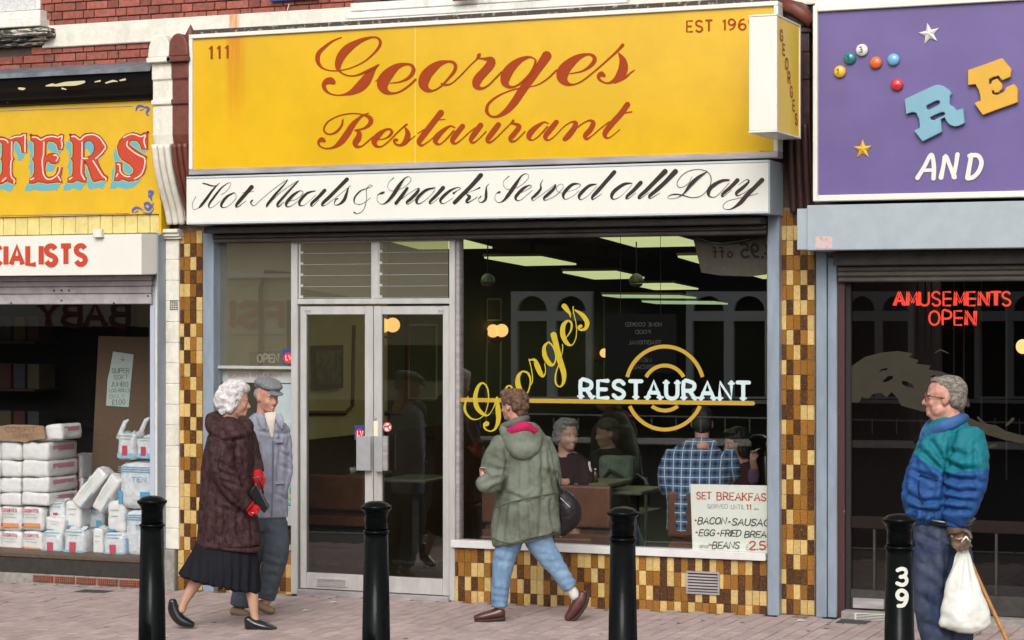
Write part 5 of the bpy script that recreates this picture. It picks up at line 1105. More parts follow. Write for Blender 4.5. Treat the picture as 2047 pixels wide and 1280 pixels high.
def pack(x0, y0, x1, y1, Y, dep, rot, kind, lab, name='nappy_pack', side=0):
    cx, cy = (x0+x1)/2, (y0+y1)/2; c = W(cx, cy, Y); k_ = (X(x1, Y)-X(x0, Y)); h = Z(cx, y0, Y)-Z(cx, y1, Y); w = k_; a = math.radians(rot)
    o0 = empty(name, (c.x, Y+dep/2, c.z-h/2), lab, 'pack' if name == 'nappy_pack' else 'bale')
    R = Matrix.Rotation(-a, 3, 'Y')
    mb = MB().box(-w/2, w/2, 0, dep, -h/2, h/2); me_v = mb.v; mb.v = []
    bm = bmesh.new(); vs = [bm.verts.new(v) for v in me_v]
    for f in mb.f: bm.faces.new([vs[i] for i in f])
    bmesh.ops.bevel(bm, geom=bm.edges[:], offset=min(w, h, dep)*.22, segments=3, affect='EDGES', profile=.6)
    bmesh.ops.subdivide_edges(bm, edges=[e for e in bm.edges if e.calc_length() > .05], cuts=4, use_grid_fill=True)
    sd = Vector((x0*.1, y0*.1, rot))
    for v in bm.verts:
        n = v.co.normalized(); v.co += n*(noise.noise(v.co*13+sd)*.012); v.co.z += noise.noise(v.co*7+sd)*.006; v.co += n*((1-2.4*abs(noise.noise(v.co*22+sd)))*.0035)
        v.co = R @ v.co; v.co += Vector((c.x, Y, c.z))
    me = bpy.data.meshes.new('film'); bmesh.ops.recalc_face_normals(bm, faces=bm.faces); bm.to_mesh(me); bm.free()
    m = M_pg if kind in 'CD' else M_pw
    link('film', me, m, o0, smooth=True)
    def fl(x, y, l=0):   # front face coordinates 0..1 across and down
        q = R @ Vector(((x-.5)*w, 0, (.5-y)*h)); return Vector((c.x+q.x, Y-.007-l, c.z+q.z))
    def quad(nm, mm, xa, ya, xb2, yb2, l=0): return build(MB().add([fl(xa, yb2, l), fl(xb2, yb2, l), fl(xb2, ya, l), fl(xa, ya, l)], [(0, 1, 2, 3)]), nm, mm, o0, fixn=False)
    hpx = 1.0
    def words(s, mm, x, y, hh, ww, wt=.22):
        mbw = MB(); f2 = lambda a_, b_, l=0: fl(a_/w, b_/h, l+.002)
        stext(mbw, s, f2, x*w, y*h, hh*h, wt=wt, width=ww*w); build(mbw, 'lettering', mm, o0, fixn=False)
    if kind in 'CSD' and h > .08:
        r2 = random.Random(int(x0*7+y0)); top = []; m_ = 9; fw = MB()
        for k in range(m_+1):
            u = .08+.84*k/m_; hh = -(.02+r2.random()*.10)*(.22/h)
            q1 = R @ Vector(((u-.5)*w, 0, .5*h-.006)); q2 = R @ Vector(((u-.5)*w*.95+r2.uniform(-.01, .01), 0, (.5-hh)*h))
            o_ = Vector((c.x, Y+dep*.5+r2.uniform(-.03, .03), c.z)); fw.v += [o_+q1+Vector((0, -dep*.28, 0)), o_+q2, o_+q1+Vector((0, dep*.28, 0))]
            if k:
                for e_ in (0, 1): fw.f.append((3*k-3+e_, 3*k+e_, 3*k+1+e_, 3*k-2+e_)); fw.mi.append(0)
        build(fw, 'film_crimp', m, o0)
    if kind == 'B':
        words('COSIFITS', M_prd, .1, .08, .13, .75); quad('print_band', M_por, .08, .68, .92, .86); quad('print_band', M_prd, .04, .70, .14, .84, .001); quad('print_line', M_pgn, .15, .30, .7, .33); quad('print_line', M_pgn, .2, .42, .8, .45)
    elif kind == 'C':
        quad('print_band', M_plb, .04, .76, .96, .95); quad('print_picture', M_prd, .32, .46, .62, .86, .001); quad('print_line', M_pgn, .2, .16, .8, .2); quad('print_line', M_pbl, .06, .05, .94, .08)
    elif kind == 'D':
        for k_2 in range(3): quad('print_line', M_pbl, .02, .08+k_2*.05, .98, .10+k_2*.05)
        words('TEN', M_pbl, .42, .30, .10, .42, .16); quad('print_patch', M_pbl, .66, .62, .94, .90); quad('print_patch', M_pbl, .02, .60, .14, .9)
    elif kind == 'S':
        quad('print_line', M_pgn, .25, .25, .75, .28); quad('print_line', M_pgn, .3, .45, .7, .48); quad('print_line', M_pbl, .05, .9, .5, .96)
    elif kind == 'V':
        quad('print_stripe', M_prd, .3, .08, .62, .92)
    if side:
        # printed end turned to the right
        p0 = fl(1, .2)+Vector((.003, dep*.2, 0)); x_ = p0.x
        build(MB().add([(x_, Y+dep*.15, p0.z-h*.28), (x_, Y+dep*.85, p0.z-h*.28), (x_, Y+dep*.85, p0.z), (x_, Y+dep*.15, p0.z)], [(0, 1, 2, 3)]), 'end_print', M_ppk, o0, fixn=False)
    return o0
# the neat stack on the left
lv = ['at the bottom', 'second from the bottom', 'third from the bottom', 'fourth from the bottom', 'fifth from the bottom', 'sixth from the bottom', 'at the top']
ys_ = [(1062,1108),(1012,1061),(986,1011),(955,985),(921,954),(884,920)]
for i, (ya, yb2) in enumerate(ys_):
    kd = 'B' if i < 2 else 'A'
    pack(-42, ya, 0, yb2, .30, .30, 0, kd, f'white nappy pack {lv[i]} of the column cut by the left edge')
    pack(1, ya+1, 41, yb2, .28, .34, (i*37 % 5-2)*.6, kd, f'white nappy pack {lv[i]} of the left column in the stack')
    pack(43, ya+(2 if i < 2 else 0), (84 if i < 2 else 96), yb2, .27, .42, (i*53 % 5-2)*.5, kd, f'white nappy pack {lv[i]} of the column next to the small blue-printed packs', side=1)
pack(88, 849, 122, 880, .30, .30, 4, 'A', 'white nappy pack on the very top beside the cardboard sign', side=1)
cdg = empty('cardboard_sign', (X(45, .25), .25, Z(45, 884, .25)), 'brown cardboard strip reading cosifit nappies on top of the stack', 'sign')
build(MB().prism(polyfn([(-30,852),(0,852),(20,849),(60,850),(86,852),(91,878),(60,880),(52,885),(20,880),(-30,880)], onplane(0, 0, 1, .25, 0)), .25, .27), 'card', mat('cardboard', (.34, .22, .13), .85, var=.1, vscale=20), cdg)
mb = MB(); stext(mb, 'COSIFIT', onplane(0, 0, 1, .25, .001), 11, 854, 10, wt=.09, width=60); stext(mb, 'NAPPIES', onplane(0, 0, 1, .25, .001), 24, 868, 8.5, wt=.09, width=42); build(mb, 'handwriting', mat('brown_marker', (.16, .05, .03), .7), cdg, fixn=False)
for i, px in enumerate((116, 128, 140, 151)):
    pack(px, 909, px+11, 957, .75, .2, 0, 'V', f'thin upright pack, {ordn(i)} from the left in the upper row behind the stack'); pack(px+2, 959, px+13, 994, .75, .2, 0, 'V', f'thin upright pack, {ordn(i)} from the left in the lower row behind the stack')
PK = [(82,1062,122,1110,.20,.2,0,'C','small blue-banded pack at the front, next to the stack'), (126,1060,168,1112,.18,.2,0,'C','small blue-banded pack at the front, right of its twin'), (97,1004,128,1050,.34,.2,3,'C','small blue-printed pack standing behind the two front ones'),
 (90,1036,128,1062,.24,.2,-6,'S','crumpled white pack top between the stack and the small packs'), (130,1004,160,1056,.30,.18,0,'S','narrow white pack upright in the middle of the pile'), (185,1058,205,1110,.24,.2,0,'S','narrow pack wedged upright at the bottom of the pile'),
 (206,1066,248,1116,.19,.2,2,'C','pack standing at the foot of the leaning ones, beside the blue bales'), (214,1004,247,1064,.22,.2,2,'S','white pack standing above the one beside the blue bales'), (168,1010,205,1058,.45,.2,0,'D','grey-blue pack in shadow under the leaning packs'),
 (148,955,212,1000,.26,.16,0,'S','') , (184,975,240,1020,.22,.16,0,'S','')]
for a in PK[:-2]: pack(*a)
pack(137, 962, 217, 991, .26, .16, 48, 'S', 'long white pack leaning to the right across the middle of the pile'); pack(176, 974, 246, 1002, .20, .16, 56, 'S', 'long white pack leaning beside the tilted one, nearer the blue bales')
pack(236, 926, 304, 1018, .22, .34, 0, 'D', 'large blue-striped bale, second layer beside the window post', 'nappy_bale'); pack(249, 1022, 304, 1114, .22, .34, 0, 'D', 'large blue-striped bale on the window board beside the post', 'nappy_bale')
pack(234, 868, 268, 918, .24, .2, 0, 'C', 'small pack with torn ears on top of the bales, left'); pack(272, 872, 304, 918, .28, .2, 0, 'C', 'small pack with torn ears on top of the bales, right')
for x, y, lab in ((244, 862, 'left'), (286, 858, 'right')):
    c = W(x, y, .3); mb = MB().tube([c+Vector((-.02, 0, -.06)), c+Vector((-.005, 0, .0)), c+Vector((.03, 0, .07)), c+Vector((.06, 0, .09))], [.035, .022, .02, .006], 7)
    tag(build(mb, 'film_tail', M_pg, smooth=True), f'twisted film tail sticking up from the {lab} top pack', 'film wrap')
# mannequin head and dim shelves deep in the shop
sv = empty('shelf_unit', (X(60, 2.2), 2.2, 0), 'dim shelving deep inside the baby shop', 'shelves')
for i in range(4): bx('shelf', M_dado, (X(-60, 2.2), X(95, 2.2), 2.0, 2.4, .5+i*.42, .52+i*.42), sv)
for i in range(4):
    for j in range(5): bx('box', mat('dim_box_%d' % ((i+j) % 3), [(.10,.09,.04),(.08,.03,.03),(.06,.06,.07)][(i+j) % 3], .7), (X(-50+j*28, 2.1), X(-28+j*28, 2.1), 2.05, 2.3, .522+i*.42, .74+i*.42), sv)

# ---------------------------------------------------------------- bollards along the kerb
tops = [(304, 990), (752, 1003), (1245, 1012), (1798, 1025)]
labs = ['black bollard in front of the tiled pier and baby shop, leftmost', 'black bollard in front of the double doors', 'black bollard in front of the big restaurant window', 'black bollard with white stencilled 39 in front of the man with the carrier bag']
proto = None; YBL = -3.65
for i, ((px, py), lab) in enumerate(zip(tops, labs)):
    x = X(px, YBL); zt_ = Z(px, py, YBL)
    if proto is None:
        g = G(x); h = zt_-g; B0 = Vector((x, YBL, g))
        proto = empty('bollard', (x, YBL, g), lab, 'bollard', 'black bollards along the pavement edge')
        build(MB().lathe(B0-Vector((0, 0, .02)), [(.092, 0), (.092, .09), (.082, .115), (.078, .17), (.0645, h-.17+.02)], 28), 'shaft', M_blackp, proto, smooth=True)
        build(MB().lathe(B0+Vector((0, 0, h-.176)), [(.066, 0), (.071, .003), (.0715, .012), (.067, .016)], 28), 'collar', M_blackp, proto, smooth=True)
        build(MB().lathe(B0+Vector((0, 0, h-.162)), [(.0620, 0), (.0600, .05), (.0595, .079), (.0600, .080), (.0625, .081), (.0630, .088), (.0665, .098), (.073, .108), (.0785, .114), (.0820, .1175), (.0828, .119), (.0835, .126), (.0828, .132), (.0815, .1335), (.0735, .1345), (.0725, .1355), (.066, .143), (.051, .152), (.030, .158), (.004, .160)], 32), 'cap', M_blackp, proto, smooth=True)
    else:
        c = proto.copy(); COL.objects.link(c); c.location = (x, YBL, G(x)); c['label'] = lab
        for ch_ in [o for o in bpy.data.objects if o.parent == proto]:
            d = ch_.copy(); COL.objects.link(d); d.parent = c
        if i == 3:
            mb = MB(); rr_ = .0668
            def fc(a, b2, l=0):
                th_ = (a)/rr_; dirv = Vector((-FWD.x, -FWD.y, 0)); base = math.atan2(dirv.y, dirv.x)+th_+.05
                zz = zt_-b2; rad = .0627+.02*b2
                return Vector((x+rad*math.cos(base), YBL+rad*math.sin(base), zz))
            for s, yy in (('3', .265), ('9', .37)): stext(mb, s, lambda a, b2, l=0: fc(a, b2), -.025, yy, .078, wt=.24, wx=1.0)
            build(mb, 'stencilled_number', M_white, c, fixn=False)

# ---------------------------------------------------------------- across the street (seen only mirrored in the glass)
YO = -25.14
def RO(px, py): p = W(px, py, 25.2); return Vector((p.x, YO, p.z))
def rx_(px): return RO(px, 640).x
def rz_(px, py): return RO(px, py).z
M_cf = mat('cream_facade', (.80, .71, .44), .8, var=.1, vscale=2); M_df = mat('dark_facade', (.02, .018, .016), .8, var=.2, vscale=2); M_wf = mat('pale_window_frame', (.82, .85, .80), .6)
def ob(parent, name, m, pxa, pxb, pya, pyb, d0=0, d1=.1): 
    pm_ = (pxa+pxb)/2
    return bx(name, m, (rx_(pxa), rx_(pxb), YO+d0, YO+d1, rz_(pm_, pyb), rz_(pm_, pya)), parent)
oc = empty('cream_building', (rx_(450), YO, 0), 'cream building across the street, mirrored in the doors and left windows', 'building')
bx('wall', M_cf, (rx_(-700), rx_(915), YO-.4, YO, -.2, 7.5), oc)
ob(oc, 'fascia', mat('white_fascia', (.72, .70, .60), .5), -200, 275, 600, 652, .0, .12); ob(oc, 'fascia', MATS['white_fascia'], 455, 575, 600, 668, .0, .06)
ob(oc, 'shop_window', M_df, -200, 300, 654, 1000, .0, .03); ob(oc, 'shop_window', M_df, 610, 900, 800, 1000, .0, .03)
ob(oc, 'ledge', M_wf, 455, 590, 548, 556, 0, .2); ob(oc, 'dark_door', M_df, 575, 600, 600, 740, .0, .03); ob(oc, 'window', M_df, 760, 900, 690, 760, .0, .03)
M_pipe = mat('brown_drainpipe', (.06, .035, .03), .5)
for P in ([(527,800),(527,575),(537,545),(600,551),(700,566),(712,600)],): build(MB().tube([RO(a, b2)+Vector((0, .12, 0)) for a, b2 in P], .055, 8), 'drainpipe', M_pipe, oc)
mb = MB(); fr_ = lambda x, y, l=0: RO(x, y)+Vector((0, .13+l, 0)); M_ol = mat('maroon_shop_letters', (.22, .05, .03), .5)
stext(mb, 'BABY', lambda x, y, l=0: fr_(355-x, y, l), 90, 608, 42, wt=.26, width=175, serif=.12); build(mb, 'shop_lettering', M_ol, oc, fixn=False)
mb = MB(); stext(mb, 'FSI', lambda x, y, l=0: fr_(1030-x, y, l), 462, 606, 44, wt=.26, width=96, serif=.12); build(mb, 'shop_lettering', mat('orange_shop_letters', (.50, .16, .06), .5), oc, fixn=False)
od = empty('dark_building', (rx_(1500), YO, 0), 'dark building with pale arched windows across the street, mirrored in the big window', 'building')
bx('wall', M_df, (rx_(915)+.01, rx_(3400), YO-.4, YO, -.2, 6.0), od)
def archwin(xa, xb, n=2):
    wpx = xb-xa; f = MB(); outer = [(xa, 797), (xa, 583), (xb, 583), (xb, 797)]; holes = []
    pier = wpx*.075; mid = wpx*.11; ow = (wpx-2*pier-(n-1)*mid)/n
    for i in range(n):
        a = xa+pier+i*(ow+mid); b2 = a+ow; arc = [(a+ow/2-ow/2*math.cos(math.pi*k/10), 622-30*math.sin(math.pi*k/10)) for k in range(11)]
        holes.append(arc); holes.append([(a, 793), (a, 642), (b2, 642), (b2, 793)])
    tp = lambda P: [(RO(a, b2).x, RO(a, b2).z) for a, b2 in P]
    w_ = build(MB().prism(tp(outer), YO+.001, YO+.12, 0, [tp(h) for h in holes]), 'arched_window', M_wf, od)
    bx('sill', M_wf, (rx_(xa-12), rx_(xb+12), YO+.001, YO+.2, rz_((xa+xb)/2, 806), rz_((xa+xb)/2, 799)), od)
archwin(1026, 1187); archwin(1375, 1545); archwin(1690, 1828); archwin(1950, 2090); archwin(2200, 2350); archwin(2500, 2650)
rl = empty('railing', (rx_(1500), YO+1.0, -.1), 'thin grey railing in front of the dark building across the street', 'railing')
Yr = YO+1.0
bx('top_rail', M_wf, (rx_(1000), rx_(2100), Yr, Yr+.03, rz_(1500, 832), rz_(1500, 829)), rl)
for px in range(1000, 2100, 48): bx('bar', M_wf, (rx_(px), rx_(px)+.02, Yr, Yr+.02, -.1, rz_(px, 832)), rl)
# ---------------------------------------------------------------- people
class Fig:
    # works in photograph pixels at the figure's own distance; d is depth in the same units, away from the camera
    def __init__(s, t, px, name_label, group=None):
        s.t = t; s.k = t/F; s.d0 = (px, 640+F*(H)/t)
        base = Pt(px, 640, t); g = G(base.x); s.root = empty('person', (base.x, base.y, g if t < 15.4 else -.01), name_label, 'person', group)
    def P(s, x, y, d=0): return Pt(x, y, s.t)+FWD*(d*s.k)
    def px(s, v):
        r = v-CAM; t = r.dot(FWD); return (1023.5+F*r.dot(RGT)/t, 640-F*r.z/t, (t-s.t)/s.k)
    def loft(s, mb, pts, n=18, sub=4, cap=.7):
        pts = [p if len(p) == 5 else (*p, p[3]) for p in pts]
        C_ = catmull(pts, sub) if len(pts) > 2 else pts
        cs = [s.P(p[0], p[1], p[2]) for p in C_]; m = len(cs); rings = []
        def ring(c, tg, rx, rd):
            sd = tg.cross(FWD)
            if sd.length < .15: sd = tg.cross(UP)
            sd.normalize(); dp = sd.cross(tg).normalized()
            return [c+sd*(rx*s.k*math.cos(2*math.pi*i/n))+dp*(rd*s.k*math.sin(2*math.pi*i/n)) for i in range(n)]
        tgs = [(cs[min(i+1, m-1)]-cs[max(i-1, 0)]).normalized() for i in range(m)]
        def capr(i, sg):
            o = []
            for a in (.35, .7, .92):
                e = math.sqrt(1-a*a); rm = min(C_[i][3], C_[i][4])*cap
                o.append(ring(cs[i]+tgs[i]*(sg*a*rm*s.k), tgs[i], C_[i][3]*e, C_[i][4]*e))
            return o
        rings = capr(0, -1)[::-1]+[ring(cs[i], tgs[i], C_[i][3], C_[i][4]) for i in range(m)]+capr(m-1, 1)
        vs = [v for r in rings for v in r]; q = len(rings)
        fs = [(i*n+k, i*n+(k+1) % n, (i+1)*n+(k+1) % n, (i+1)*n+k) for i in range(q-1) for k in range(n)]
        fs += [tuple(range(n))[::-1], tuple((q-1)*n+k for k in range(n))]
        mb.add(vs, fs)
    def ell(s, mb, x, y, d, rx, ry, rd, rot=0, mi=0, n=16):
        a = math.radians(rot); ex = RGT*math.cos(a)-UP*math.sin(a); ez = UP*math.cos(a)+RGT*math.sin(a)
        R = Matrix((ex, FWD, ez)).transposed(); mb.sphere(s.P(x, y, d), (rx*s.k, rd*s.k, ry*s.k), mi, n, R)
    def head(s, mb, c, h, yaw, pitch=0, fat=0, nose=1, mats=None):
        a = math.radians(yaw); f = RGT*math.cos(a)+FWD*math.sin(a); sd = UP.cross(f); p = math.radians(pitch)
        f2 = f*math.cos(p)-UP*math.sin(p); u2 = UP*math.cos(p)+f*math.sin(p); o = s.P(*c); q = h*s.k
        s.hf = lambda A, B, C_: o+(f2*A+sd*B+u2*C_)*q
        R = Matrix((f2, sd, u2)).transposed()
        def E_(A, B, C_, ra, rb, rc, tilt=0):
            RR = R if not tilt else R @ Matrix.Rotation(math.radians(tilt), 3, 'Y')
            mb.sphere(s.hf(A, B, C_), (ra*q, rb*q, rc*q), 0, 14, RR)
        s.hR = R; s.hq = q
        E_(-.05, 0, .14, .42, .325, .36); E_(.09, 0, -.06, .285, .265, .36); E_(.17, 0, -.34, .15, .16, .12); E_(.05, 0, -.25, .25, .23, .18)
        E_(.30, 0, .10, .075, .20, .05); E_(.25, .13, -.10, .10, .10, .10); E_(.25, -.13, -.10, .10, .10, .10)
        E_(.355, 0, -.245, .045, .085, .022); E_(.345, 0, -.285, .045, .075, .022); E_(.31, 0, -.36, .07, .08, .06)
        mb.tube([s.hf(.345, 0, .05), s.hf(.39, 0, -.04), s.hf(.435*1, 0, -.115)], [.035*q, .045*q, .055*q*nose], 10); E_(.43, 0, -.125, .06*nose, .05, .045); E_(.39, .045, -.14, .04, .03, .03); E_(.39, -.045, -.14, .04, .03, .03)
        for sg in (1, -1):
            E_(-.03, .325*sg, -.02, .085, .035, .125, -12); E_(-.0, .31*sg, -.08, .05, .03, .06)
        if fat: E_(.08, 0, -.42, .22, .22, .14); E_(.10, .17, -.25, .18, .12, .16); E_(.10, -.17, -.25, .18, .12, .16)
        mb.tube([s.hf(-.10, 0, -.15), s.hf(-.13, 0, -.50), s.hf(-.17, 0, -.85)], [.24*q, (.22+.05*fat)*q, .27*q], 14)
    def face_bits(s, brow=(.25, .2, .17), open_=True):
        e = MB(); ir = MB(); q = s.hq
        for sg in (1, -1):
            w_ = build(MB().sphere(s.hf(.318, .118*sg, .022), (.035*q, .052*q, .022*q), 0, 10, s.hR), 'eye', mat('eye_white', (.55, .50, .45), .3), s.root, smooth=True)
            build(MB().sphere(s.hf(.345, .118*sg, .020), (.014*q, .024*q, .02*q), 0, 8, s.hR), 'iris', mat('eye_dark', (.03, .02, .02), .2), w_, smooth=True)
            build(MB().tube([s.hf(.345, .06*sg, .085), s.hf(.355, .12*sg, .10), s.hf(.32, .19*sg, .08)], [.012*q, .017*q, .008*q], 6), 'eyebrow', mat('brow_%d' % int(brow[0]*100), brow, .8), s.root, smooth=True)
    def fin(s, name, mb, mats, vox=.008, sm=4, disp=None, split=None, parent=None, keep=True):
        me = bpy.data.meshes.new('raw'); bm = bmesh.new(); vs = [bm.verts.new(v) for v in mb.v]
        for f in mb.f:
            try: bm.faces.new([vs[i] for i in f])
            except ValueError: pass
        bmesh.ops.recalc_face_normals(bm, faces=bm.faces); bm.to_mesh(me); bm.free()
        o = bpy.data.objects.new('raw', me); COL.objects.link(o)
        r = o.modifiers.new('r', 'REMESH'); r.mode = 'VOXEL'; r.voxel_size = vox
        if sm: m_ = o.modifiers.new('s', 'SMOOTH'); m_.factor = .5; m_.iterations = sm
        bpy.context.view_layer.update(); dg = bpy.context.evaluated_depsgraph_get()
        m2 = bpy.data.meshes.new_from_object(o.evaluated_get(dg)); bpy.data.objects.remove(o)
        if disp:
            ns_ = [v.normal.copy() for v in m2.vertices]
            for v, n_ in zip(m2.vertices, ns_): v.co += n_*disp(v.co)
        ob_ = link(name, m2, mats, parent or s.root, True)
        if split:
            off = wloc(ob_)
            for p in m2.polygons: p.material_index = split(*s.px(p.center+off))
        return ob_
def folds(a=.006, f=(9, 9, 5), seed=0, ridge=.5, sag=0):
    sv = Vector((seed*3.1, seed*1.7, seed))
    def fn(co):
        p = Vector((co.x*f[0], co.y*f[1], co.z*f[2]))+sv
        n1 = noise.noise(p); n2 = 1-abs(noise.noise(p*1.9+Vector((5, 1, 2))))*2.2
        return a*(n1*1.1+ridge*n2*.9)+a*.35*noise.noise(p*4.3)
    return fn
def creased(fg, base, lines, amp=.009, wpx=5, back=False):
    # folds laid where the cloth bends: a valley along each line with a swollen lip on either side
    segs = [(a[0], a[1], b[0], b[1]) for l in lines for a, b in zip(l, l[1:])]
    def fn(co):
        x, y, d = fg.px(co); v = base(co) if base else 0
        if d < 14 or back:
            x += 3*noise.noise(co*11); y += 3*noise.noise(co*11+Vector((7, 0, 0)))
            for x0, y0, x1, y1 in segs:
                if x < min(x0, x1)-4*wpx or x > max(x0, x1)+4*wpx or y < min(y0, y1)-4*wpx or y > max(y0, y1)+4*wpx: continue
                dx, dy = x1-x0, y1-y0; L2 = dx*dx+dy*dy; u = max(-.15, min(1.15, ((x-x0)*dx+(y-y0)*dy)/L2)); q = math.hypot(x-x0-u*dx, y-y0-u*dy)/wpx
                if q < 4:
                    e = 1 if 0 <= u <= 1 else .4
                    v += e*amp*(-math.exp(-q*q*1.6)+.55*math.exp(-(q-1.9)**2))
        return v
    return fn
def cloth(name, col, **k):
    d = dict(rough=.85, var=.22, vscale=7, bump=.25, bscale=160, spec=.15, wr=.45); d.update(k); return mat(name, col, d.pop('rough'), **d)
M_skin = mat('skin', (.55, .29, .205), .5, var=.22, vscale=28, bump=.15, bscale=90); M_skin2 = mat('ruddy_skin', (.60, .29, .215), .5, var=.3, vscale=26, bump=.15, bscale=90)
M_lip = mat('lips', (.40, .13, .11), .4); M_tights = mat('tan_tights', (.52, .30, .20), .45, var=.08, vscale=10)
def hand(fg, mb, c, ang, ln=16, curl=.4, spread=1, thumb=1):
    # palm and five fingers as tapered tubes; ang is the direction of the fingers in the picture
    a = math.radians(ang); dx, dy = math.cos(a), math.sin(a); nx, ny = -dy, dx; x, y, d = c
    fg.loft(mb, [(x, y, d, ln*.30, ln*.2), (x+dx*ln*.3, y+dy*ln*.3, d, ln*.36, ln*.2), (x+dx*ln*.55, y+dy*ln*.55, d, ln*.34, ln*.18)], n=10, sub=2)
    for i, (o, l) in enumerate(((-.27, .48), (-.09, .56), (.09, .52), (.26, .40))):
        bx_, by_ = x+dx*ln*.5+nx*ln*o*spread, y+dy*ln*.5+ny*ln*o*spread
        fg.loft(mb, [(bx_, by_, d, ln*.095), (bx_+dx*ln*l*.5, by_+dy*ln*l*.5, d-ln*curl*.25, ln*.09), (bx_+dx*ln*l*(1-.4*curl), by_+dy*ln*l*(1-.4*curl), d-ln*curl*.7, ln*.07)], n=8, sub=2)
    fg.loft(mb, [(x+nx*ln*.25*thumb, y+ny*ln*.25*thumb, d-2, ln*.11), (x+dx*ln*.3+nx*ln*.48*thumb, y+dy*ln*.3+ny*ln*.48*thumb, d-ln*.2, ln*.10), (x+dx*ln*.55+nx*ln*.46*thumb, y+dy*ln*.55+ny*ln*.46*thumb, d-ln*.3, ln*.08)], n=8, sub=2)
def hairdo(fg, name, m, lumps, amp=.004, fr=60, vox=.007, sm=1, parent=None):
    mb = MB()
    for L_ in lumps: mb.sphere(fg.hf(L_[0], L_[1], L_[2]), tuple(v*fg.hq for v in L_[3:6]), 0, 14, fg.hR)
    return fg.fin(name, mb, m, vox, sm, lambda co: amp*(noise.noise(co*fr)+.6*(1-2*abs(noise.noise(co*fr*.55+Vector((3, 3, 3)))))), parent=parent)

# --- elderly woman in the mottled purple coat
A_ = Fig(14.12, 460, 'elderly woman with curly white hair, mottled purple hooded coat and red gloves, walking right')
mb = MB(); A_.head(mb, (470, 803, 0), 67, 8, 6)
A_.loft(mb, [(462,850,0,26,22),(458,900,0,30,26),(455,980,0,34,28),(452,1060,0,38,30),(450,1105,0,38,30)])
A_.loft(mb, [(432,1100,10,17),(408,1140,10,15),(386,1172,10,12.5),(368,1204,8,8.5),(362,1222,8,8)]); A_.loft(mb, [(478,1095,-10,18),(497,1150,-10,15),(505,1185,-10,12.5),(509,1222,-10,8.5),(512,1240,-10,8)])
A_.loft(mb, [(452,872,-30,12),(452,930,-44,12),(480,985,-46,10),(508,1014,-40,7)]); A_.loft(mb, [(485,880,28,12),(505,930,22,10),(516,955,8,7)])
hand(A_, mb, (506,1010,-40), 25, 20, .8); hand(A_, mb, (514,950,2), 80, 24, .5)
A_.fin('body', mb, [M_skin, M_lip, M_tights], .007, 2, None, lambda x, y, d: 2 if y > 1080 else 0)
A_.face_bits((.5, .45, .42))
mb = MB(); A_.loft(mb, [(470,838,0,20,24),(464,856,0,37,40),(459,890,0,47,46),(456,940,0,52,48),(456,1000,0,56,50),(457,1050,0,61,54),(459,1090,0,65,56)], cap=.12)
A_.loft(mb, [(452,868,-30,24),(446,905,-42,26),(458,948,-50,24),(480,985,-48,20),(499,1006,-42,15.5)], cap=.3); A_.loft(mb, [(488,872,24,20),(503,915,24,18),(514,944,12,14)], cap=.3)
A_.loft(mb, [(424,838,8,14),(428,852,-18,15),(450,866,-34,12),(478,868,-34,10),(498,862,-14,9)], n=12); A_.ell(mb, 434, 846, 14, 24, 24, 26, -15); A_.ell(mb, 492, 858, 8, 15, 22, 24)
M_cA = cloth('mottled_purple_coat', (.066, .030, .031), col2=(.020, .010, .011), vscale=34, lo=.38, hi=.64, stretch=(1, 1, .7), rough=.6, bump=.5, bscale=28, detail=9)
A_.fin('coat', mb, M_cA, .0075, 2, creased(A_, folds(.006, (9, 9, 6), 1), [[(440,885),(432,930),(440,968),(470,1000)],[(474,880),(470,925),(486,968),(505,995)],[(438,925),(468,940)],[(442,944),(474,958)],[(448,962),(482,974)],[(418,900),(410,990),(404,1080)],[(430,985),(424,1085)],[(452,1010),(448,1090)],[(478,1012),(476,1060),(488,1090)],[(500,890),(503,950)],[(440,1012),(474,1028)],[(424,872),(450,884),(478,878)],[(500,1030),(506,1088)]], .0085, 4.5))
mb = MB()
for y in (1088,): A_.loft(mb, [(459,1086,0,64,54),(458,1094,0,67,57)], cap=.1)
hem = A_.fin('coat_hem', mb, M_cA, .009, 2, folds(.003, (9, 9, 5), 2))
mb = MB(); A_.loft(mb, [(458,1072,0,54,46),(453,1100,0,64,50),(446,1135,0,74,54),(439,1166,0,83,56)], n=40, cap=.05)
cx_ = A_.P(447, 1120, 0)
def pleat(co):
    r = co-cx_; a = math.atan2(r.dot(FWD), r.dot(RGT)); k_ = max(0, min(1, (cx_.z+.16-co.z)/.30)); return .0085*k_*math.sin(a*19+3.2*noise.noise(co*5))+.006*k_*noise.noise(co*14)
A_.fin('skirt', mb, cloth('black_pleated_skirt', (.014, .014, .018), rough=.8, var=.1, spec=.1), .008, 1, pleat)
M_shA = mat('black_shoe_leather', (.010, .010, .012), .25, coat=.3)
mb = MB(); A_.loft(mb, [(344,1203,8,8,9),(346,1220,8,12,11),(357,1238,8,12,13),(372,1246,8,10,12),(384,1250,8,6,9)]); A_.ell(mb, 341, 1215, 8, 6, 9, 9, 30); A_.fin('shoe', mb, M_shA, .005, 2)
mb = MB(); A_.loft(mb, [(500,1240,-10,10,11),(512,1246,-12,10,13),(533,1251,-14,8.5,14),(552,1255,-14,5,9)]); A_.loft(mb, [(497,1236,-10,8,10),(499,1252,-10,9,10)]); A_.fin('shoe', mb, M_shA, .005, 2)
M_rg = cloth('red_knit_glove', (.50, .015, .02), rough=.8, bscale=220)
mb = MB(); A_.loft(mb, [(496,1003,-42,11),(505,1010,-42,13)], cap=.3); hand(A_, mb, (503,1010,-42), 22, 26, .9); g1 = A_.fin('glove', mb, M_rg, .005, 2)
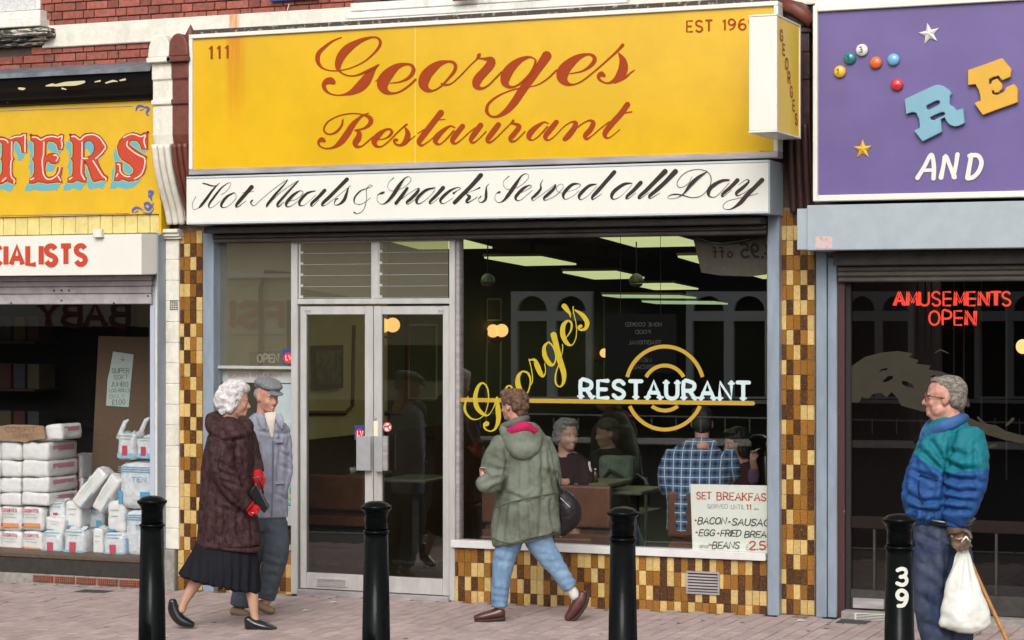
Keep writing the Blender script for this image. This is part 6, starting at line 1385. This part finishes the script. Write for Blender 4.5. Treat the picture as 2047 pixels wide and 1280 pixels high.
mb = MB(); A_.loft(mb, [(511,940,10,11),(515,952,4,12)], cap=.3); hand(A_, mb, (514,950,-4), 82, 30, .4, 1.2, -1); A_.fin('glove', mb, M_rg, .005, 2)
hairdo(A_, 'hair', mat('white_curly_hair', (.72, .68, .66), .8, col2=(.38, .34, .36), vscale=42, lo=.42, hi=.66, bump=.9, bscale=90), [(-.12, 0, .26, .42, .40, .36), (-.30, 0, .05, .32, .38, .38), (.04, 0, .42, .34, .34, .22), (-.28, 0, -.22, .22, .30, .22), (-.08, .20, .05, .22, .18, .30), (-.08, -.20, .05, .22, .18, .30), (.16, 0, .40, .22, .26, .15), (-.15, .24, -.2, .16, .12, .16), (-.15, -.24, -.2, .16, .12, .16)], .011, 30, .008, 0)
bg_ = empty('handbag', A_.P(520, 1020, -20), 'small black handbag held in the red gloves of the elderly woman', 'handbag')
mb = MB(); mb.hexa([A_.P(500,985,-36), A_.P(532,1024,-36), A_.P(541,1012,-36), A_.P(516,962,-36), A_.P(500,985,-16), A_.P(532,1024,-16), A_.P(541,1012,-16), A_.P(516,962,-16)]); build(mb, 'body', M_shA, bg_, .008, seg=2)
build(MB().tube([A_.P(512,972,-30), A_.P(505,955,-30), A_.P(520,950,-28), A_.P(530,985,-28)], .006, 8), 'handle', M_shA, bg_, smooth=True)

# --- elderly man in the flat cap
B = Fig(14.8, 530, 'elderly man in grey flat cap and pale blue-grey jacket behind the woman in purple')
mb = MB(); B.head(mb, (535, 794, 0), 66, -52, 10)
B.loft(mb, [(530,850,0,30,22),(532,930,0,32,24),(533,1040,0,32,24)]); B.loft(mb, [(516,1040,5,16),(500,1110,5,14),(487,1170,5,12),(480,1215,5,9)]); B.loft(mb, [(548,1040,0,16),(556,1100,-5,14),(546,1150,0,11),(532,1205,2,9)])
B.loft(mb, [(562,862,5,9),(570,920,5,9),(560,985,-8,7)]); B.loft(mb, [(502,862,5,9),(495,920,5,9),(503,985,-10,7)]); hand(B, mb, (560,985,-8), 100, 16); hand(B, mb, (503,985,-10), 80, 16)
B.fin('body', mb, [M_skin2], .007, 2); B.face_bits((.3, .25, .22))
M_jb = cloth('blue_grey_jacket', (.29, .30, .365), rough=.75, vscale=9)
mb = MB(); B.loft(mb, [(533,832,0,24,20),(531,848,0,40,28),(535,880,0,42,31),(537,940,0,41,32),(535,1000,0,40,32),(534,1032,0,42,32)], cap=.1)
B.loft(mb, [(562,856,4,15),(569,895,6,14),(570,940,2,14),(562,985,-8,13)], cap=.3); B.loft(mb, [(502,856,4,15),(495,900,6,14),(494,950,2,14),(502,990,-8,13)], cap=.3)
jb = B.fin('jacket', mb, M_jb, .007, 2, creased(B, folds(.005, (12, 12, 7), 3, .8), [[(518,862),(546,866)],[(552,868),(576,868)],[(560,870),(556,940),(552,990)],[(520,900),(524,980)],[(512,950),(530,1020)],[(556,990),(574,1000)],[(560,905),(578,915)],[(560,930),(578,938)],[(535,960),(540,1030)],[(560,1005),(572,1030)]], .007, 3.6))
for pts in ([(520,828,-20,7),(527,842,-29,8),(532,856,-31,4)], [(558,828,-16,7),(563,842,-24,8),(566,856,-24,3)]):
    mb = MB(); B.loft(mb, [(p[0], p[1], p[2], p[3], 3) for p in pts], n=10); B.fin('collar', mb, M_jb, .005, 1, parent=jb)
mb = MB(); B.loft(mb, [(543,826,-17,13,4),(544,846,-25,9,3),(547,872,-30,2.5,2)], n=12); B.fin('shirt', mb, cloth('cream_shirt', (.66, .58, .48)), .005, 1)
mb = MB(); B.loft(mb, [(549,880,-32,1.6,1.5),(549,950,-33,1.6,1.5),(547,1028,-33,1.6,1.5)], n=8); build(mb, 'placket', cloth('jacket_seam', (.17, .18, .23)), jb)
for px, py, w_ in ((561,880,8),(524,880,8),(562,962,9)):
    build(MB().hexa([B.P(px-w_,py+5,-32), B.P(px+w_,py+4,-28), B.P(px+w_,py-3,-28), B.P(px-w_,py-2,-32), B.P(px-w_,py+5,-24), B.P(px+w_,py+4,-20), B.P(px+w_,py-3,-20), B.P(px-w_,py-2,-24)]), 'pocket_flap', M_jb, jb, .003)
mb = MB(); B.loft(mb, [(534,1022,0,38,29),(535,1058,0,38,29)], cap=.2); B.loft(mb, [(516,1050,5,25),(501,1110,5,23),(488,1168,5,20),(480,1212,5,20)], cap=.1); B.loft(mb, [(548,1045,0,27),(552,1100,-5,26),(543,1150,0,22),(531,1196,2,19)], cap=.1)
B.fin('trousers', mb, cloth('grey_flannel', (.085, .10, .12), rough=.9), .008, 2, creased(B, folds(.006, (8, 8, 4), 5), [[(552,1060),(556,1110),(545,1150),(534,1195)],[(525,1056),(545,1072)],[(530,1105),(562,1118)],[(528,1128),(558,1134)],[(530,1150),(556,1152)],[(518,1178),(546,1182)],[(516,1190),(546,1194)],[(478,1190),(500,1196)]], .0045, 5))
M_tan = mat('tan_suede', (.26, .17, .09), .8, var=.2, vscale=20)
mb = MB(); B.loft(mb, [(518,1208,2,10,9),(530,1216,0,9,10),(546,1221,-4,6,8)]); B.fin('shoe', mb, M_tan, .005, 1)
mb = MB(); B.loft(mb, [(466,1222,4,9,10),(482,1224,-4,9,10),(498,1228,-10,6,8)]); B.fin('shoe', mb, M_tan, .005, 1)
mb = MB()
for L_ in ((-.06, 0, .42, .46, .40, .17), (.12, 0, .36, .40, .36, .15), (-.2, 0, .33, .30, .36, .16)): mb.sphere(B.hf(*L_[:3]), tuple(v*B.hq for v in L_[3:]), 0, 14, B.hR)
mb.sphere(B.hf(.46, 0, .20), (.18*B.hq, .26*B.hq, .035*B.hq), 0, 14, B.hR @ Matrix.Rotation(.25, 3, 'Y'))
B.fin('flat_cap', mb, mat('grey_tweed', (.20, .21, .215), .9, var=.4, vscale=120, bump=.5, bscale=200), .006, 2, folds(.002, (20, 20, 20), 2))
hairdo(B, 'hair', mat('grey_hair', (.35, .32, .30), .8, var=.4, vscale=80, bump=.6, bscale=200), [(-.30, 0, .05, .20, .30, .22), (-.12, .29, .05, .14, .05, .14), (-.12, -.29, .05, .14, .05, .14)], .002, 80)

# --- person in the green parka
C = Fig(14.35, 1045, 'person with short brown hair in long grey-green parka and blue jeans striding left')
mb = MB(); C.head(mb, (1026, 812, 0), 64, 142, 4)
C.loft(mb, [(1042,860,0,32,26),(1048,930,0,36,28),(1050,1060,0,40,30)]); C.loft(mb, [(1025,1060,0,18),(1010,1110,0,16),(1004,1160,0,14),(1000,1220,0,9)]); C.loft(mb, [(1068,1055,0,18),(1090,1100,0,16),(1115,1140,0,13),(1143,1182,0,9)])
C.loft(mb, [(1008,885,-10,12),(990,930,-28,12),(984,962,-38,11),(972,955,-44,9),(966,944,-44,7)]); hand(C, mb, (966,948,-44), 268, 20, .9); C.loft(mb, [(1082,890,10,12),(1102,935,12,12),(1108,990,4,9)])
C.fin('body', mb, [M_skin2], .007, 2); C.face_bits((.2, .12, .07))
M_pk_ = cloth('grey_green_parka', (.165, .185, .145), col2=(.095, .104, .075), vscale=5, rough=.75, bump=.3, bscale=90)
mb = MB(); C.loft(mb, [(1040,852,0,28,26),(1044,868,0,40,32),(1046,892,0,54,38),(1049,930,0,58,44),(1054,985,0,62,46),(1052,1035,2,68,48),(1051,1068,4,70,50),(1052,1076,4,69,50)], cap=.1)
C.loft(mb, [(1012,886,-8,28),(994,922,-24,30),(985,952,-36,27),(974,962,-44,21),(965,952,-46,15)], cap=.3); C.loft(mb, [(1078,888,8,26),(1095,925,14,24),(1102,970,10,20)], cap=.4)
C.fin('parka', mb, M_pk_, .0075, 2, creased(C, folds(.006, (9, 9, 5), 7), [[(1012,892),(1014,935),(1006,980)],[(984,912),(1008,926)],[(972,932),(1004,942)],[(970,966),(1000,956)],[(978,980),(1004,966)],[(1084,905),(1086,980),(1078,1070)],[(1036,925),(1032,985)],[(1058,1002),(1064,1074)],[(1012,1002),(1004,1080)],[(1096,915),(1112,990)],[(1032,1004),(1034,1078)],[(1100,1000),(1108,1056)],[(1060,915),(1064,975)],[(1090,940),(1112,950)],[(1020,988),(1050,1000)]], .0095, 5))
mb = MB(); C.loft(mb, [(1008,858,-14,10,12),(1022,882,-34,16,14),(1042,898,-42,20,13),(1064,892,-38,16,13),(1076,872,-20,10,12)], n=14); C.ell(mb, 1046, 882, -34, 30, 24, 14, 15); C.fin('hood', mb, M_pk_, .008, 2, folds(.004, (12, 12, 10), 3))
mb = MB(); C.loft(mb, [(1013,866,-24,7,7),(1030,857,-34,10,8),(1050,852,-30,11,9),(1068,862,-20,9,8)], n=12); C.fin('hood_lining', mb, cloth('magenta_lining', (.45, .02, .10)), .006, 2, folds(.003, (16, 16, 16), 3))
mb = MB(); C.loft(mb, [(1006,852,-12,7,8),(1022,846,-26,8,8),(1044,838,-18,8,8),(1052,836,4,7,8)], n=12); C.fin('collar', mb, cloth('dark_collar', (.13, .14, .12)), .006, 2)
mb = MB()
for pts in ([(988,1012,-44,1.2),(1030,998,-50,1.2),(1080,988,-48,1.2),(1114,984,-20,1.2)], [(985,1074,-30,1.2),(1020,1082,-48,1.2),(1080,1074,-48,1.2),(1118,1060,-22,1.2)]): C.loft(mb, [(p[0], p[1], p[2], p[3], 1.2) for p in pts], n=6)
build(mb, 'seam', cloth('seam', (.07, .075, .055)), C.root)
M_jn = cloth('blue_jeans', (.20, .31, .44), col2=(.11, .185, .30), vscale=6, lo=.45, hi=.7, rough=.85, bscale=200)
mb = MB(); C.loft(mb, [(1045,1055,0,46,32),(1045,1080,0,44,30)], cap=.1); C.loft(mb, [(1024,1070,0,28,26),(1009,1112,0,23,22),(1002,1160,0,19,19),(998,1212,0,17,17)], cap=.1); C.loft(mb, [(1068,1062,0,30,26),(1090,1102,0,24,22),(1116,1140,0,18.5,18),(1140,1174,0,15.5,16)], cap=.1)
C.fin('jeans', mb, M_jn, .007, 2, creased(C, folds(.004, (11, 11, 8), 9), [[(1072,1090),(1102,1102)],[(1080,1106),(1112,1114)],[(1094,1122),(1120,1124)],[(1112,1146),(1134,1140)],[(1126,1164),(1150,1154)],[(1134,1172),(1154,1164)],[(990,1098),(1028,1106)],[(988,1118),(1020,1126)],[(1040,1072),(1052,1108)],[(986,1192),(1014,1196)],[(984,1204),(1014,1206)],[(986,1176),(1012,1182)],[(1004,1130),(1000,1190)],[(1020,1075),(1012,1120)]], .0042, 4.6))
mb = MB(); C.loft(mb, [(1140,1176,0,10),(1150,1192,0,11)], n=12); build(mb, 'sock', cloth('white_sock', (.70, .66, .60)), C.root, smooth=True)
M_bs = mat('oxblood_leather', (.085, .022, .018), .35, coat=.2, var=.3, vscale=20)
mb = MB(); C.loft(mb, [(1002,1224,0,13,12),(985,1228,0,10,13),(962,1233,0,8,12),(950,1235,0,5,9)]); C.fin('shoe', mb, M_bs, .005, 1)
mb = MB(); C.loft(mb, [(1164,1186,0,9,11),(1161,1200,0,14,13),(1148,1220,0,12,13),(1135,1236,0,8,11)]); C.fin('shoe', mb, M_bs, .005, 1)
M_sole = mat('dark_sole', (.03, .02, .018), .7)
mb = MB(); C.loft(mb, [(1008,1236,0,4,12),(980,1239,0,3.5,13),(950,1240,0,3,9)]); build(mb, 'sole', M_sole, C.root, smooth=True)
mb = MB(); C.loft(mb, [(1176,1188,0,4,11),(1171,1208,0,4,13),(1156,1230,0,4,13),(1140,1243,0,4,9)]); build(mb, 'sole', M_sole, C.root, smooth=True)
hairdo(C, 'hair', mat('brown_wavy_hair', (.075, .034, .020), .7, col2=(.19, .10, .06), vscale=45, lo=.45, hi=.62, bump=.8, bscale=120), [(-.10, 0, .22, .44, .38, .34), (-.26, 0, .02, .26, .34, .32), (.06, 0, .40, .32, .32, .16), (.22, 0, .34, .14, .22, .12), (-.30, 0, -.18, .16, .24, .16), (-.1, .25, .15, .2, .12, .2), (-.1, -.25, .15, .2, .12, .2)], .009, 34, .006, 0)
hb2 = empty('shoulder_bag', C.P(1135, 1060, 0), 'black zipped handbag hanging at the far side of the green parka', 'handbag')
mb = MB(); C.loft(mb, [(1118,985,10,10,12),(1132,1005,10,22,18),(1136,1035,10,26,20),(1122,1062,10,14,14)], n=14); C.fin('body', mb, mat('dark_plum_leather', (.012, .008, .010), .5, spec=.3, bump=.3, bscale=40), .007, 2, folds(.004, (14, 14, 14), 4), parent=hb2)
build(MB().tube([C.P(1112,940,-14), C.P(1116,970,-10), C.P(1126,995,0)], .006, 6), 'strap', M_shA, hb2, smooth=True); build(MB().tube([C.P(1120,995,-8), C.P(1138,1012,-9), C.P(1152,1034,-4)], .003, 6), 'zip', M_alu, hb2)

# --- man in the teal and blue jacket
D = Fig(11.42, 1885, 'stout grey-haired man with glasses in teal and blue padded jacket, right of the numbered bollard')
mb = MB(); D.head(mb, (1887, 797, 0), 90, 170, -2, fat=1, nose=1.1)
D.loft(mb, [(1895,870,0,40,36),(1890,940,0,52,44),(1885,1040,0,48,42)]); D.loft(mb, [(1864,1090,-14,24),(1860,1180,-14,21),(1872,1280,-14,18),(1874,1370,-14,12)]); D.loft(mb, [(1904,1090,14,24),(1914,1200,14,21),(1914,1290,14,18),(1914,1370,14,12)])
D.loft(mb, [(1922,880,-46,18),(1924,960,-62,17),(1900,1050,-60,12)]); D.loft(mb, [(1905,880,46,18),(1905,960,56,17),(1922,1050,50,12)]); hand(D, mb, (1897,1052,-60), 72, 24, .8); hand(D, mb, (1922,1055,50), 85, 30, .8)
D.fin('body', mb, [M_skin2], .007, 2); D.face_bits((.4, .36, .32))
M_teal = cloth('teal_nylon', (.010, .165, .205), rough=.5, var=.12); M_blu = cloth('royal_blue_nylon', (.022, .080, .245), rough=.5, var=.12)
fd = creased(D, folds(.006, (7, 7, 12), 11, .9), [[(1908,862),(1896,915),(1888,975),(1880,1030)],[(1898,925),(1918,938),(1950,940)],[(1894,950),(1918,958),(1952,962)],[(1892,972),(1915,984),(1950,982)],[(1888,994),(1912,1000),(1942,1002)],[(1884,1012),(1906,1020),(1932,1020)],[(1900,902),(1930,912)],[(1860,882),(1882,915),(1892,948)],[(1846,905),(1870,930),(1890,955)],[(1812,985),(1845,1004),(1880,1002)],[(1818,1012),(1850,1020),(1878,1022)],[(1848,868),(1824,905),(1808,965),(1808,1020)],[(1946,900),(1952,960)],[(1835,945),(1870,960)],[(1842,880),(1830,930)],[(1850,1024),(1846,1036)],[(1866,1024),(1864,1038)],[(1830,1022),(1828,1034)]], .014, 6)
mb = MB(); D.loft(mb, [(1896,838,0,30,32),(1896,858,0,44,44),(1893,885,0,56,52),(1888,925,0,66,58),(1881,968,0,75,62),(1879,1008,0,75,62),(1883,1030,0,64,54)], cap=.15)
D.loft(mb, [(1922,868,-40,34),(1926,915,-58,37),(1922,960,-64,35),(1910,1005,-64,30),(1897,1036,-60,23)], cap=.3, n=20); D.loft(mb, [(1890,870,36,30),(1895,930,54,32),(1905,990,56,28),(1920,1035,50,20)], cap=.3)
D.fin('jacket', mb, [M_teal, M_blu], .007, 2, fd, lambda x, y, d: 1 if (y > 946+(1900-x)*.10*(1 if d < -20 and x > 1895 else 0)-(0 if x > 1885 else (1885-x)*.62) ) else 0)
mb = MB(); D.loft(mb, [(1883,1026,0,64,54),(1884,1043,0,60,50)], cap=.1, n=28); D.fin('waistband', mb, M_blu, .009, 1, lambda co: .003*math.sin(co.x*190+co.y*120))
mb = MB(); D.loft(mb, [(1897,1032,-60,21),(1893,1048,-60,17)], cap=.1); D.fin('cuff', mb, M_blu, .006, 1)
mb = MB(); D.loft(mb, [(1926,836,8,10,14),(1912,838,-30,12,10),(1880,850,-42,13,8),(1856,868,-26,12,8),(1842,892,-6,9,8)], n=12); D.loft(mb, [(1926,836,8,10,14),(1905,838,36,12,10),(1868,852,36,12,8),(1846,880,10,8,8)], n=12); D.fin('collar', mb, cloth('slate_blue_collar', (.045, .12, .30), rough=.6), .008, 2, folds(.003, (14, 14, 14), 2))
mb = MB(); D.loft(mb, [(1832,948,-40,1.6,1.6),(1826,975,-52,1.6,1.6),(1834,1002,-60,1.6,1.6)], n=6); D.loft(mb, [(1832,946,-42,1.6,1.6),(1850,952,-58,1.6,1.6),(1886,962,-64,1.6,1.6)], n=6); build(mb, 'pocket_seam', cloth('navy_seam', (.01, .025, .11)), D.root)
mb = MB(); D.loft(mb, [(1880,1030,0,57,46),(1884,1080,0,58,46)], cap=.2); D.loft(mb, [(1862,1080,-14,36,32),(1856,1150,-14,33,30),(1862,1230,-14,31,29),(1872,1310,-14,28,26),(1872,1366,-14,28,26)], cap=.1); D.loft(mb, [(1906,1080,14,36,34),(1914,1180,14,34,32),(1916,1280,14,30,28),(1914,1366,14,28,26)], cap=.1)
D.fin('trousers', mb, cloth('faded_blue_trousers', (.032, .045, .088), col2=(.065, .078, .115), vscale=6, rough=.85), .0075, 2, creased(D, folds(.006, (7, 7, 4), 13, .8), [[(1848,1056),(1862,1120),(1846,1200)],[(1886,1060),(1890,1150),(1888,1280)],[(1832,1064),(1874,1086)],[(1896,1078),(1932,1096)],[(1842,1122),(1882,1150)],[(1846,1196),(1888,1222)],[(1850,1246),(1890,1262)],[(1926,1120),(1936,1240)],[(1862,1060),(1868,1100)],[(1838,1090),(1866,1130)],[(1852,1160),(1884,1186)],[(1866,1210),(1872,1290)]], .0075, 7))
mb = MB(); D.loft(mb, [(1832,1032,-30,8,10),(1870,1040,-54,7,6),(1915,1042,-54,7,6),(1942,1038,-10,6,8)], n=10); build(mb, 'belt', M_shA, D.root, smooth=True)
for dd, xx in ((-14, 1872), (14, 1914)):
    mb = MB(); D.loft(mb, [(xx+14,1374,dd,12,14),(xx-10,1376,dd,11,15),(xx-38,1379,dd,7,12)]); D.fin('shoe', mb, M_shA, .007, 1)
M_gl = mat('brown_leather_glove', (.13, .075, .045), .5, var=.3, vscale=24, bump=.4, bscale=50)
mb = MB(); D.loft(mb, [(1895,1044,-60,15),(1898,1058,-60,17)], cap=.2); hand(D, mb, (1896,1054,-60), 68, 46, .9, 1.15, -1); D.fin('glove', mb, M_gl, .006, 2, folds(.002, (30, 30, 30), 2))
mb = MB(); D.loft(mb, [(1921,1040,50,14),(1924,1056,48,15)], cap=.2); hand(D, mb, (1924,1054,46), 80, 36, .9); D.fin('glove', mb, M_gl, .006, 2)
hairdo(D, 'hair', mat('grey_brown_hair', (.13, .10, .08), .75, col2=(.30, .26, .22), vscale=50, lo=.42, hi=.6, bump=.6, bscale=240, stretch=(1, 1, 2)), [(-.20, 0, .18, .32, .345, .34), (-.33, 0, -.02, .17, .28, .26), (-.12, 0, .30, .36, .33, .23), (-.24, .22, .0, .15, .13, .2), (-.24, -.22, .0, .15, .13, .2), (.12, 0, .40, .20, .24, .08)], .0018, 60, .006, 2)
M_gf = mat('tortoiseshell_frame', (.16, .04, .02), .3); q = D.hq; gp = empty('x', (0, 0, 0)); bpy.data.objects.remove(gp)
mb = MB()
for sg in (1, -1):
    mb.tube([D.hf(.40, (.13+.09*math.cos(a))*sg, .02+.075*math.sin(a)) for a in [2*math.pi*i/12 for i in range(13)]], .016*q, 6); mb.tube([D.hf(.40, .22*sg, .04), D.hf(.2, .31*sg, .04), D.hf(-.02, .345*sg, .02)], .013*q, 6)
mb.tube([D.hf(.40, .05, .04), D.hf(.42, 0, .05), D.hf(.40, -.05, .04)], .013*q, 6)
build(mb, 'glasses', M_gf, D.root, smooth=True)
cb_ = empty('carrier_bag', D.P(1917, 1250, -60), 'full white plastic carrier bag hanging from the brown-gloved hand', 'carrier bag')
mb = MB(); D.loft(mb, [(1917,1086,-58,5,4),(1913,1108,-58,15,9),(1911,1145,-58,27,15),(1914,1190,-58,41,24),(1917,1225,-58,50,30),(1918,1242,-58,49,29),(1918,1250,-58,40,24)], n=28, cap=.25)
top_ = D.P(1917, 1086, -58)
def bagf(co):
    r = co-top_; k_ = min(1, -r.z/.42) if r.z < 0 else 0; a = r.dot(RGT)/max(.03, -r.z+.02)
    return .006*math.sin(a*26)*(1-k_)*1.0+.012*k_*(noise.noise(co*13)+.4*noise.noise(co*31))
D.fin('sack', mb, mat('white_polythene', (.72, .72, .66), .35, var=.05, vscale=9, bump=.3, bscale=30), .007, 1, bagf, parent=cb_)
build(MB().tube([D.P(1917,1092,-58), D.P(1908,1076,-66), D.P(1916,1066,-72), D.P(1925,1076,-64), D.P(1920,1092,-58)], .007, 6), 'handle', MATS['white_polythene'], cb_, smooth=True)
cn = empty('walking_stick', D.P(2065, 1384, 20), 'orange-brown wooden walking stick slanting down behind the carrier bag', 'walking stick')
build(MB().tube([D.P(1934,1088,48), D.P(1958,1150,40), D.P(2015,1276,28), D.P(2062,1380,20)], [.013, .012, .011, .010], 8), 'shaft', mat('orange_brown_wood', (.55, .24, .06), .4, var=.3, vscale=40, coat=.3), cn, smooth=True)
build(MB().tube([D.P(1934,1088,48), D.P(1929,1076,44), D.P(1917,1073,42), D.P(1908,1082,42)], .012, 8), 'crook', MATS['orange_brown_wood'], cn, smooth=True)

# --- people inside the restaurant
H1 = Fig(17.3, 1212, 'dim figure in dark clothes sitting deeper in the room between the two bench seats')
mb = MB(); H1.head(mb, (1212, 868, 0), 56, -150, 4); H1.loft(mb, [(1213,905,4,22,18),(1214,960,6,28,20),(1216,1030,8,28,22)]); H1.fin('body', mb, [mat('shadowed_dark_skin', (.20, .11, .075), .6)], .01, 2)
mb = MB(); H1.loft(mb, [(1213,898,4,20,16),(1214,912,4,36,22),(1216,960,6,40,26),(1217,1040,8,40,28)], cap=.2); H1.fin('coat', mb, cloth('black_wool', (.010, .009, .010)), .011, 2, folds(.006, (10, 10, 8), 6))
hairdo(H1, 'hair', mat('dark_brown_hair', (.02, .014, .01), .6, bump=.6, bscale=150), [(-.10, 0, .26, .44, .38, .32), (-.24, 0, -.05, .28, .38, .38)], .005, 40)
E1 = Fig(15.95, 1135, 'grey-haired woman in dark clothes sitting at a table, looking out of the window')
mb = MB(); E1.head(mb, (1134, 872, 0), 64, -62, 0, nose=.9); E1.loft(mb, [(1135,915,8,26,20),(1136,960,10,30,22),(1140,1020,14,30,24)]); E1.loft(mb, [(1110,925,0,11),(1104,960,-14,10),(1124,962,-34,8)]); hand(E1, mb, (1122,962,-34), -10, 18, .5)
E1.loft(mb, [(1128,1020,6,16),(1124,1028,-40,14),(1124,1090,-44,10)]); E1.loft(mb, [(1150,1020,6,16),(1150,1028,-40,14),(1150,1090,-44,10)])
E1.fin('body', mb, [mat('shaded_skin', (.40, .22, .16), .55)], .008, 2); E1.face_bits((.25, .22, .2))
mb = MB(); E1.loft(mb, [(1135,910,8,24,18),(1136,926,8,38,24),(1137,970,10,40,28),(1139,1030,12,42,30)], cap=.2); E1.loft(mb, [(1106,925,2,15),(1099,958,-12,14),(1112,966,-26,12)], cap=.3); E1.loft(mb, [(1164,925,6,15),(1172,958,-6,14),(1165,970,-20,12)], cap=.3); E1.fin('cardigan', mb, cloth('dark_plum_cardigan', (.035, .018, .02)), .01, 2, folds(.006, (10, 10, 8), 3))
hairdo(E1, 'hair', mat('iron_grey_hair', (.20, .19, .18), .8, var=.4, vscale=60, bump=.6, bscale=150), [(-.10, 0, .26, .42, .38, .32), (-.24, 0, .0, .26, .38, .34), (.06, 0, .42, .30, .30, .14), (-.08, .28, .1, .2, .1, .26), (-.08, -.28, .1, .2, .1, .26)], .006, 40)
F1 = Fig(15.35, 1400, 'broad man with black hair and blue checked shirt sitting with his back to the window')
mb = MB(); F1.head(mb, (1404, 848, 6), 64, 84, 8); F1.loft(mb, [(1400,905,6,44,26),(1398,960,4,50,32),(1395,1030,2,46,34),(1392,1062,0,46,34)]); F1.loft(mb, [(1372,1062,0,22),(1372,1066,90,18),(1372,1130,96,12)]); F1.loft(mb, [(1415,1062,0,22),(1418,1066,90,18),(1418,1130,96,12)])
F1.loft(mb, [(1345,915,0,16),(1334,960,10,15),(1360,985,70,10)]); F1.loft(mb, [(1452,915,4,16),(1460,958,16,14),(1440,975,70,10)]); F1.fin('body', mb, [M_skin2], .009, 2)
pm = bpy.data.materials.new('blue_check_cotton'); pm.use_nodes = True; t = pm.node_tree; b = t.nodes['Principled BSDF']; b.inputs['Roughness'].default_value = .9
geo = t.nodes.new('ShaderNodeNewGeometry'); sp = t.nodes.new('ShaderNodeSeparateXYZ'); t.links.new(geo.outputs['Position'], sp.inputs[0])
def mth(op, a, v=None, b2=None):
    m = t.nodes.new('ShaderNodeMath'); m.operation = op; t.links.new(a, m.inputs[0])
    if b2 is not None: t.links.new(b2, m.inputs[1])
    elif v is not None: m.inputs[1].default_value = v
    return m.outputs[0]
def tri(sock, per, lo, hi):
    x_ = mth('FRACT', mth('DIVIDE', sock, per)); y_ = mth('ABSOLUTE', mth('SUBTRACT', x_, .5)); m = t.nodes.new('ShaderNodeMapRange'); m.inputs[1].default_value = lo; m.inputs[2].default_value = hi; t.links.new(y_, m.inputs[0]); return m.outputs[0]
sx_, sz_ = tri(sp.outputs[0], .062, .10, .22), tri(sp.outputs[2], .062, .10, .22); lx_, lz_ = tri(sp.outputs[0], .062, .44, .47), tri(sp.outputs[2], .062, .44, .47)
mxa = t.nodes.new('ShaderNodeMix'); mxa.data_type = 'RGBA'; mxa.inputs[6].default_value = (.010, .014, .035, 1); mxa.inputs[7].default_value = (.075, .15, .28, 1); t.links.new(mth('MULTIPLY', mth('ADD', sx_, None, sz_), .5), mxa.inputs[0])
mxb = t.nodes.new('ShaderNodeMix'); mxb.data_type = 'RGBA'; t.links.new(mxa.outputs[2], mxb.inputs[6]); mxb.inputs[7].default_value = (.62, .72, .78, 1); t.links.new(mth('MULTIPLY', mth('MAXIMUM', lx_, None, lz_), .8), mxb.inputs[0]); t.links.new(mxb.outputs[2], b.inputs['Base Color'])
mb = MB(); F1.loft(mb, [(1404,882,4,26,20),(1402,894,4,40,26),(1399,912,4,60,32),(1397,945,2,66,36),(1394,1000,0,62,38),(1392,1060,0,60,38)], cap=.15); F1.loft(mb, [(1350,908,2,20),(1338,935,2,20),(1333,965,8,18),(1340,985,30,15)], cap=.3); F1.loft(mb, [(1450,908,4,20),(1462,930,8,18),(1466,955,18,16)], cap=.3)
F1.fin('checked_shirt', mb, pm, .01, 2, folds(.007, (8, 8, 6), 5)); mb = MB(); F1.loft(mb, [(1378,888,0,7,9),(1402,882,-18,10,6),(1428,888,2,7,9)], n=12); F1.fin('collar', mb, pm, .007, 1)
mb = MB(); F1.loft(mb, [(1376,1055,0,30,30),(1376,1062,60,24,24),(1376,1072,92,20,20),(1376,1140,96,17,17)], cap=.2); F1.loft(mb, [(1414,1055,0,30,30),(1416,1062,60,24,24),(1416,1072,92,20,20),(1416,1140,96,17,17)], cap=.2); F1.fin('trousers', mb, cloth('dark_work_trousers', (.02, .022, .03)), .01, 2)
hairdo(F1, 'hair', mat('black_hair', (.012, .010, .010), .5, bump=.6, bscale=150), [(-.10, 0, .24, .43, .36, .32), (-.26, 0, .0, .24, .32, .34), (.10, 0, .38, .28, .3, .16)], .003, 60)
G1 = Fig(16.3, 1470, 'dark-haired woman behind the checked shirt, holding a cigarette to one side')
mb = MB(); G1.head(mb, (1470, 888, 0), 58, 205, 6); G1.loft(mb, [(1478,925,4,22,18),(1480,960,6,26,20),(1482,1030,8,26,22)]); G1.loft(mb, [(1498,945,0,9),(1508,952,-14,9),(1502,918,-26,7)]); hand(G1, mb, (1501,916,-26), 280, 20, .7)
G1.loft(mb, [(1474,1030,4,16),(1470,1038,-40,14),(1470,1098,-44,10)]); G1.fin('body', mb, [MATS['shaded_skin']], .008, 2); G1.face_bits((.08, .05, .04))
mb = MB(); G1.loft(mb, [(1478,925,4,20,16),(1480,940,4,34,22),(1481,985,6,36,26),(1482,1040,8,38,28)], cap=.2); G1.fin('top', mb, cloth('maroon_top', (.05, .012, .016)), .01, 2, folds(.006, (10, 10, 8), 6)); mb = MB(); G1.loft(mb, [(1496,942,-2,13),(1506,962,-14,11),(1504,936,-24,8)], cap=.3); G1.fin('sleeve', mb, cloth('mauve_sleeve', (.16, .09, .17)), .009, 2)
hairdo(G1, 'hair', MATS['black_hair'], [(-.10, 0, .26, .44, .40, .34), (-.24, 0, -.05, .28, .40, .42), (.10, 0, .42, .28, .34, .14), (-.10, .3, -.15, .2, .12, .34), (-.10, -.3, -.15, .2, .12, .34)], .005, 40)
cg = empty('cigarette', G1.P(1508, 895, -30), 'lit white cigarette in the fingers of the dark-haired woman', 'cigarette')
build(MB().tube([G1.P(1500,902,-32), G1.P(1512,896,-34)], .004, 6), 'paper', M_cup, cg); build(MB().tube([G1.P(1512,896,-34), G1.P(1515,894.5,-34.4)], .0042, 6), 'ash_tip', mat('grey_ash', (.25, .22, .2), .9), cg)
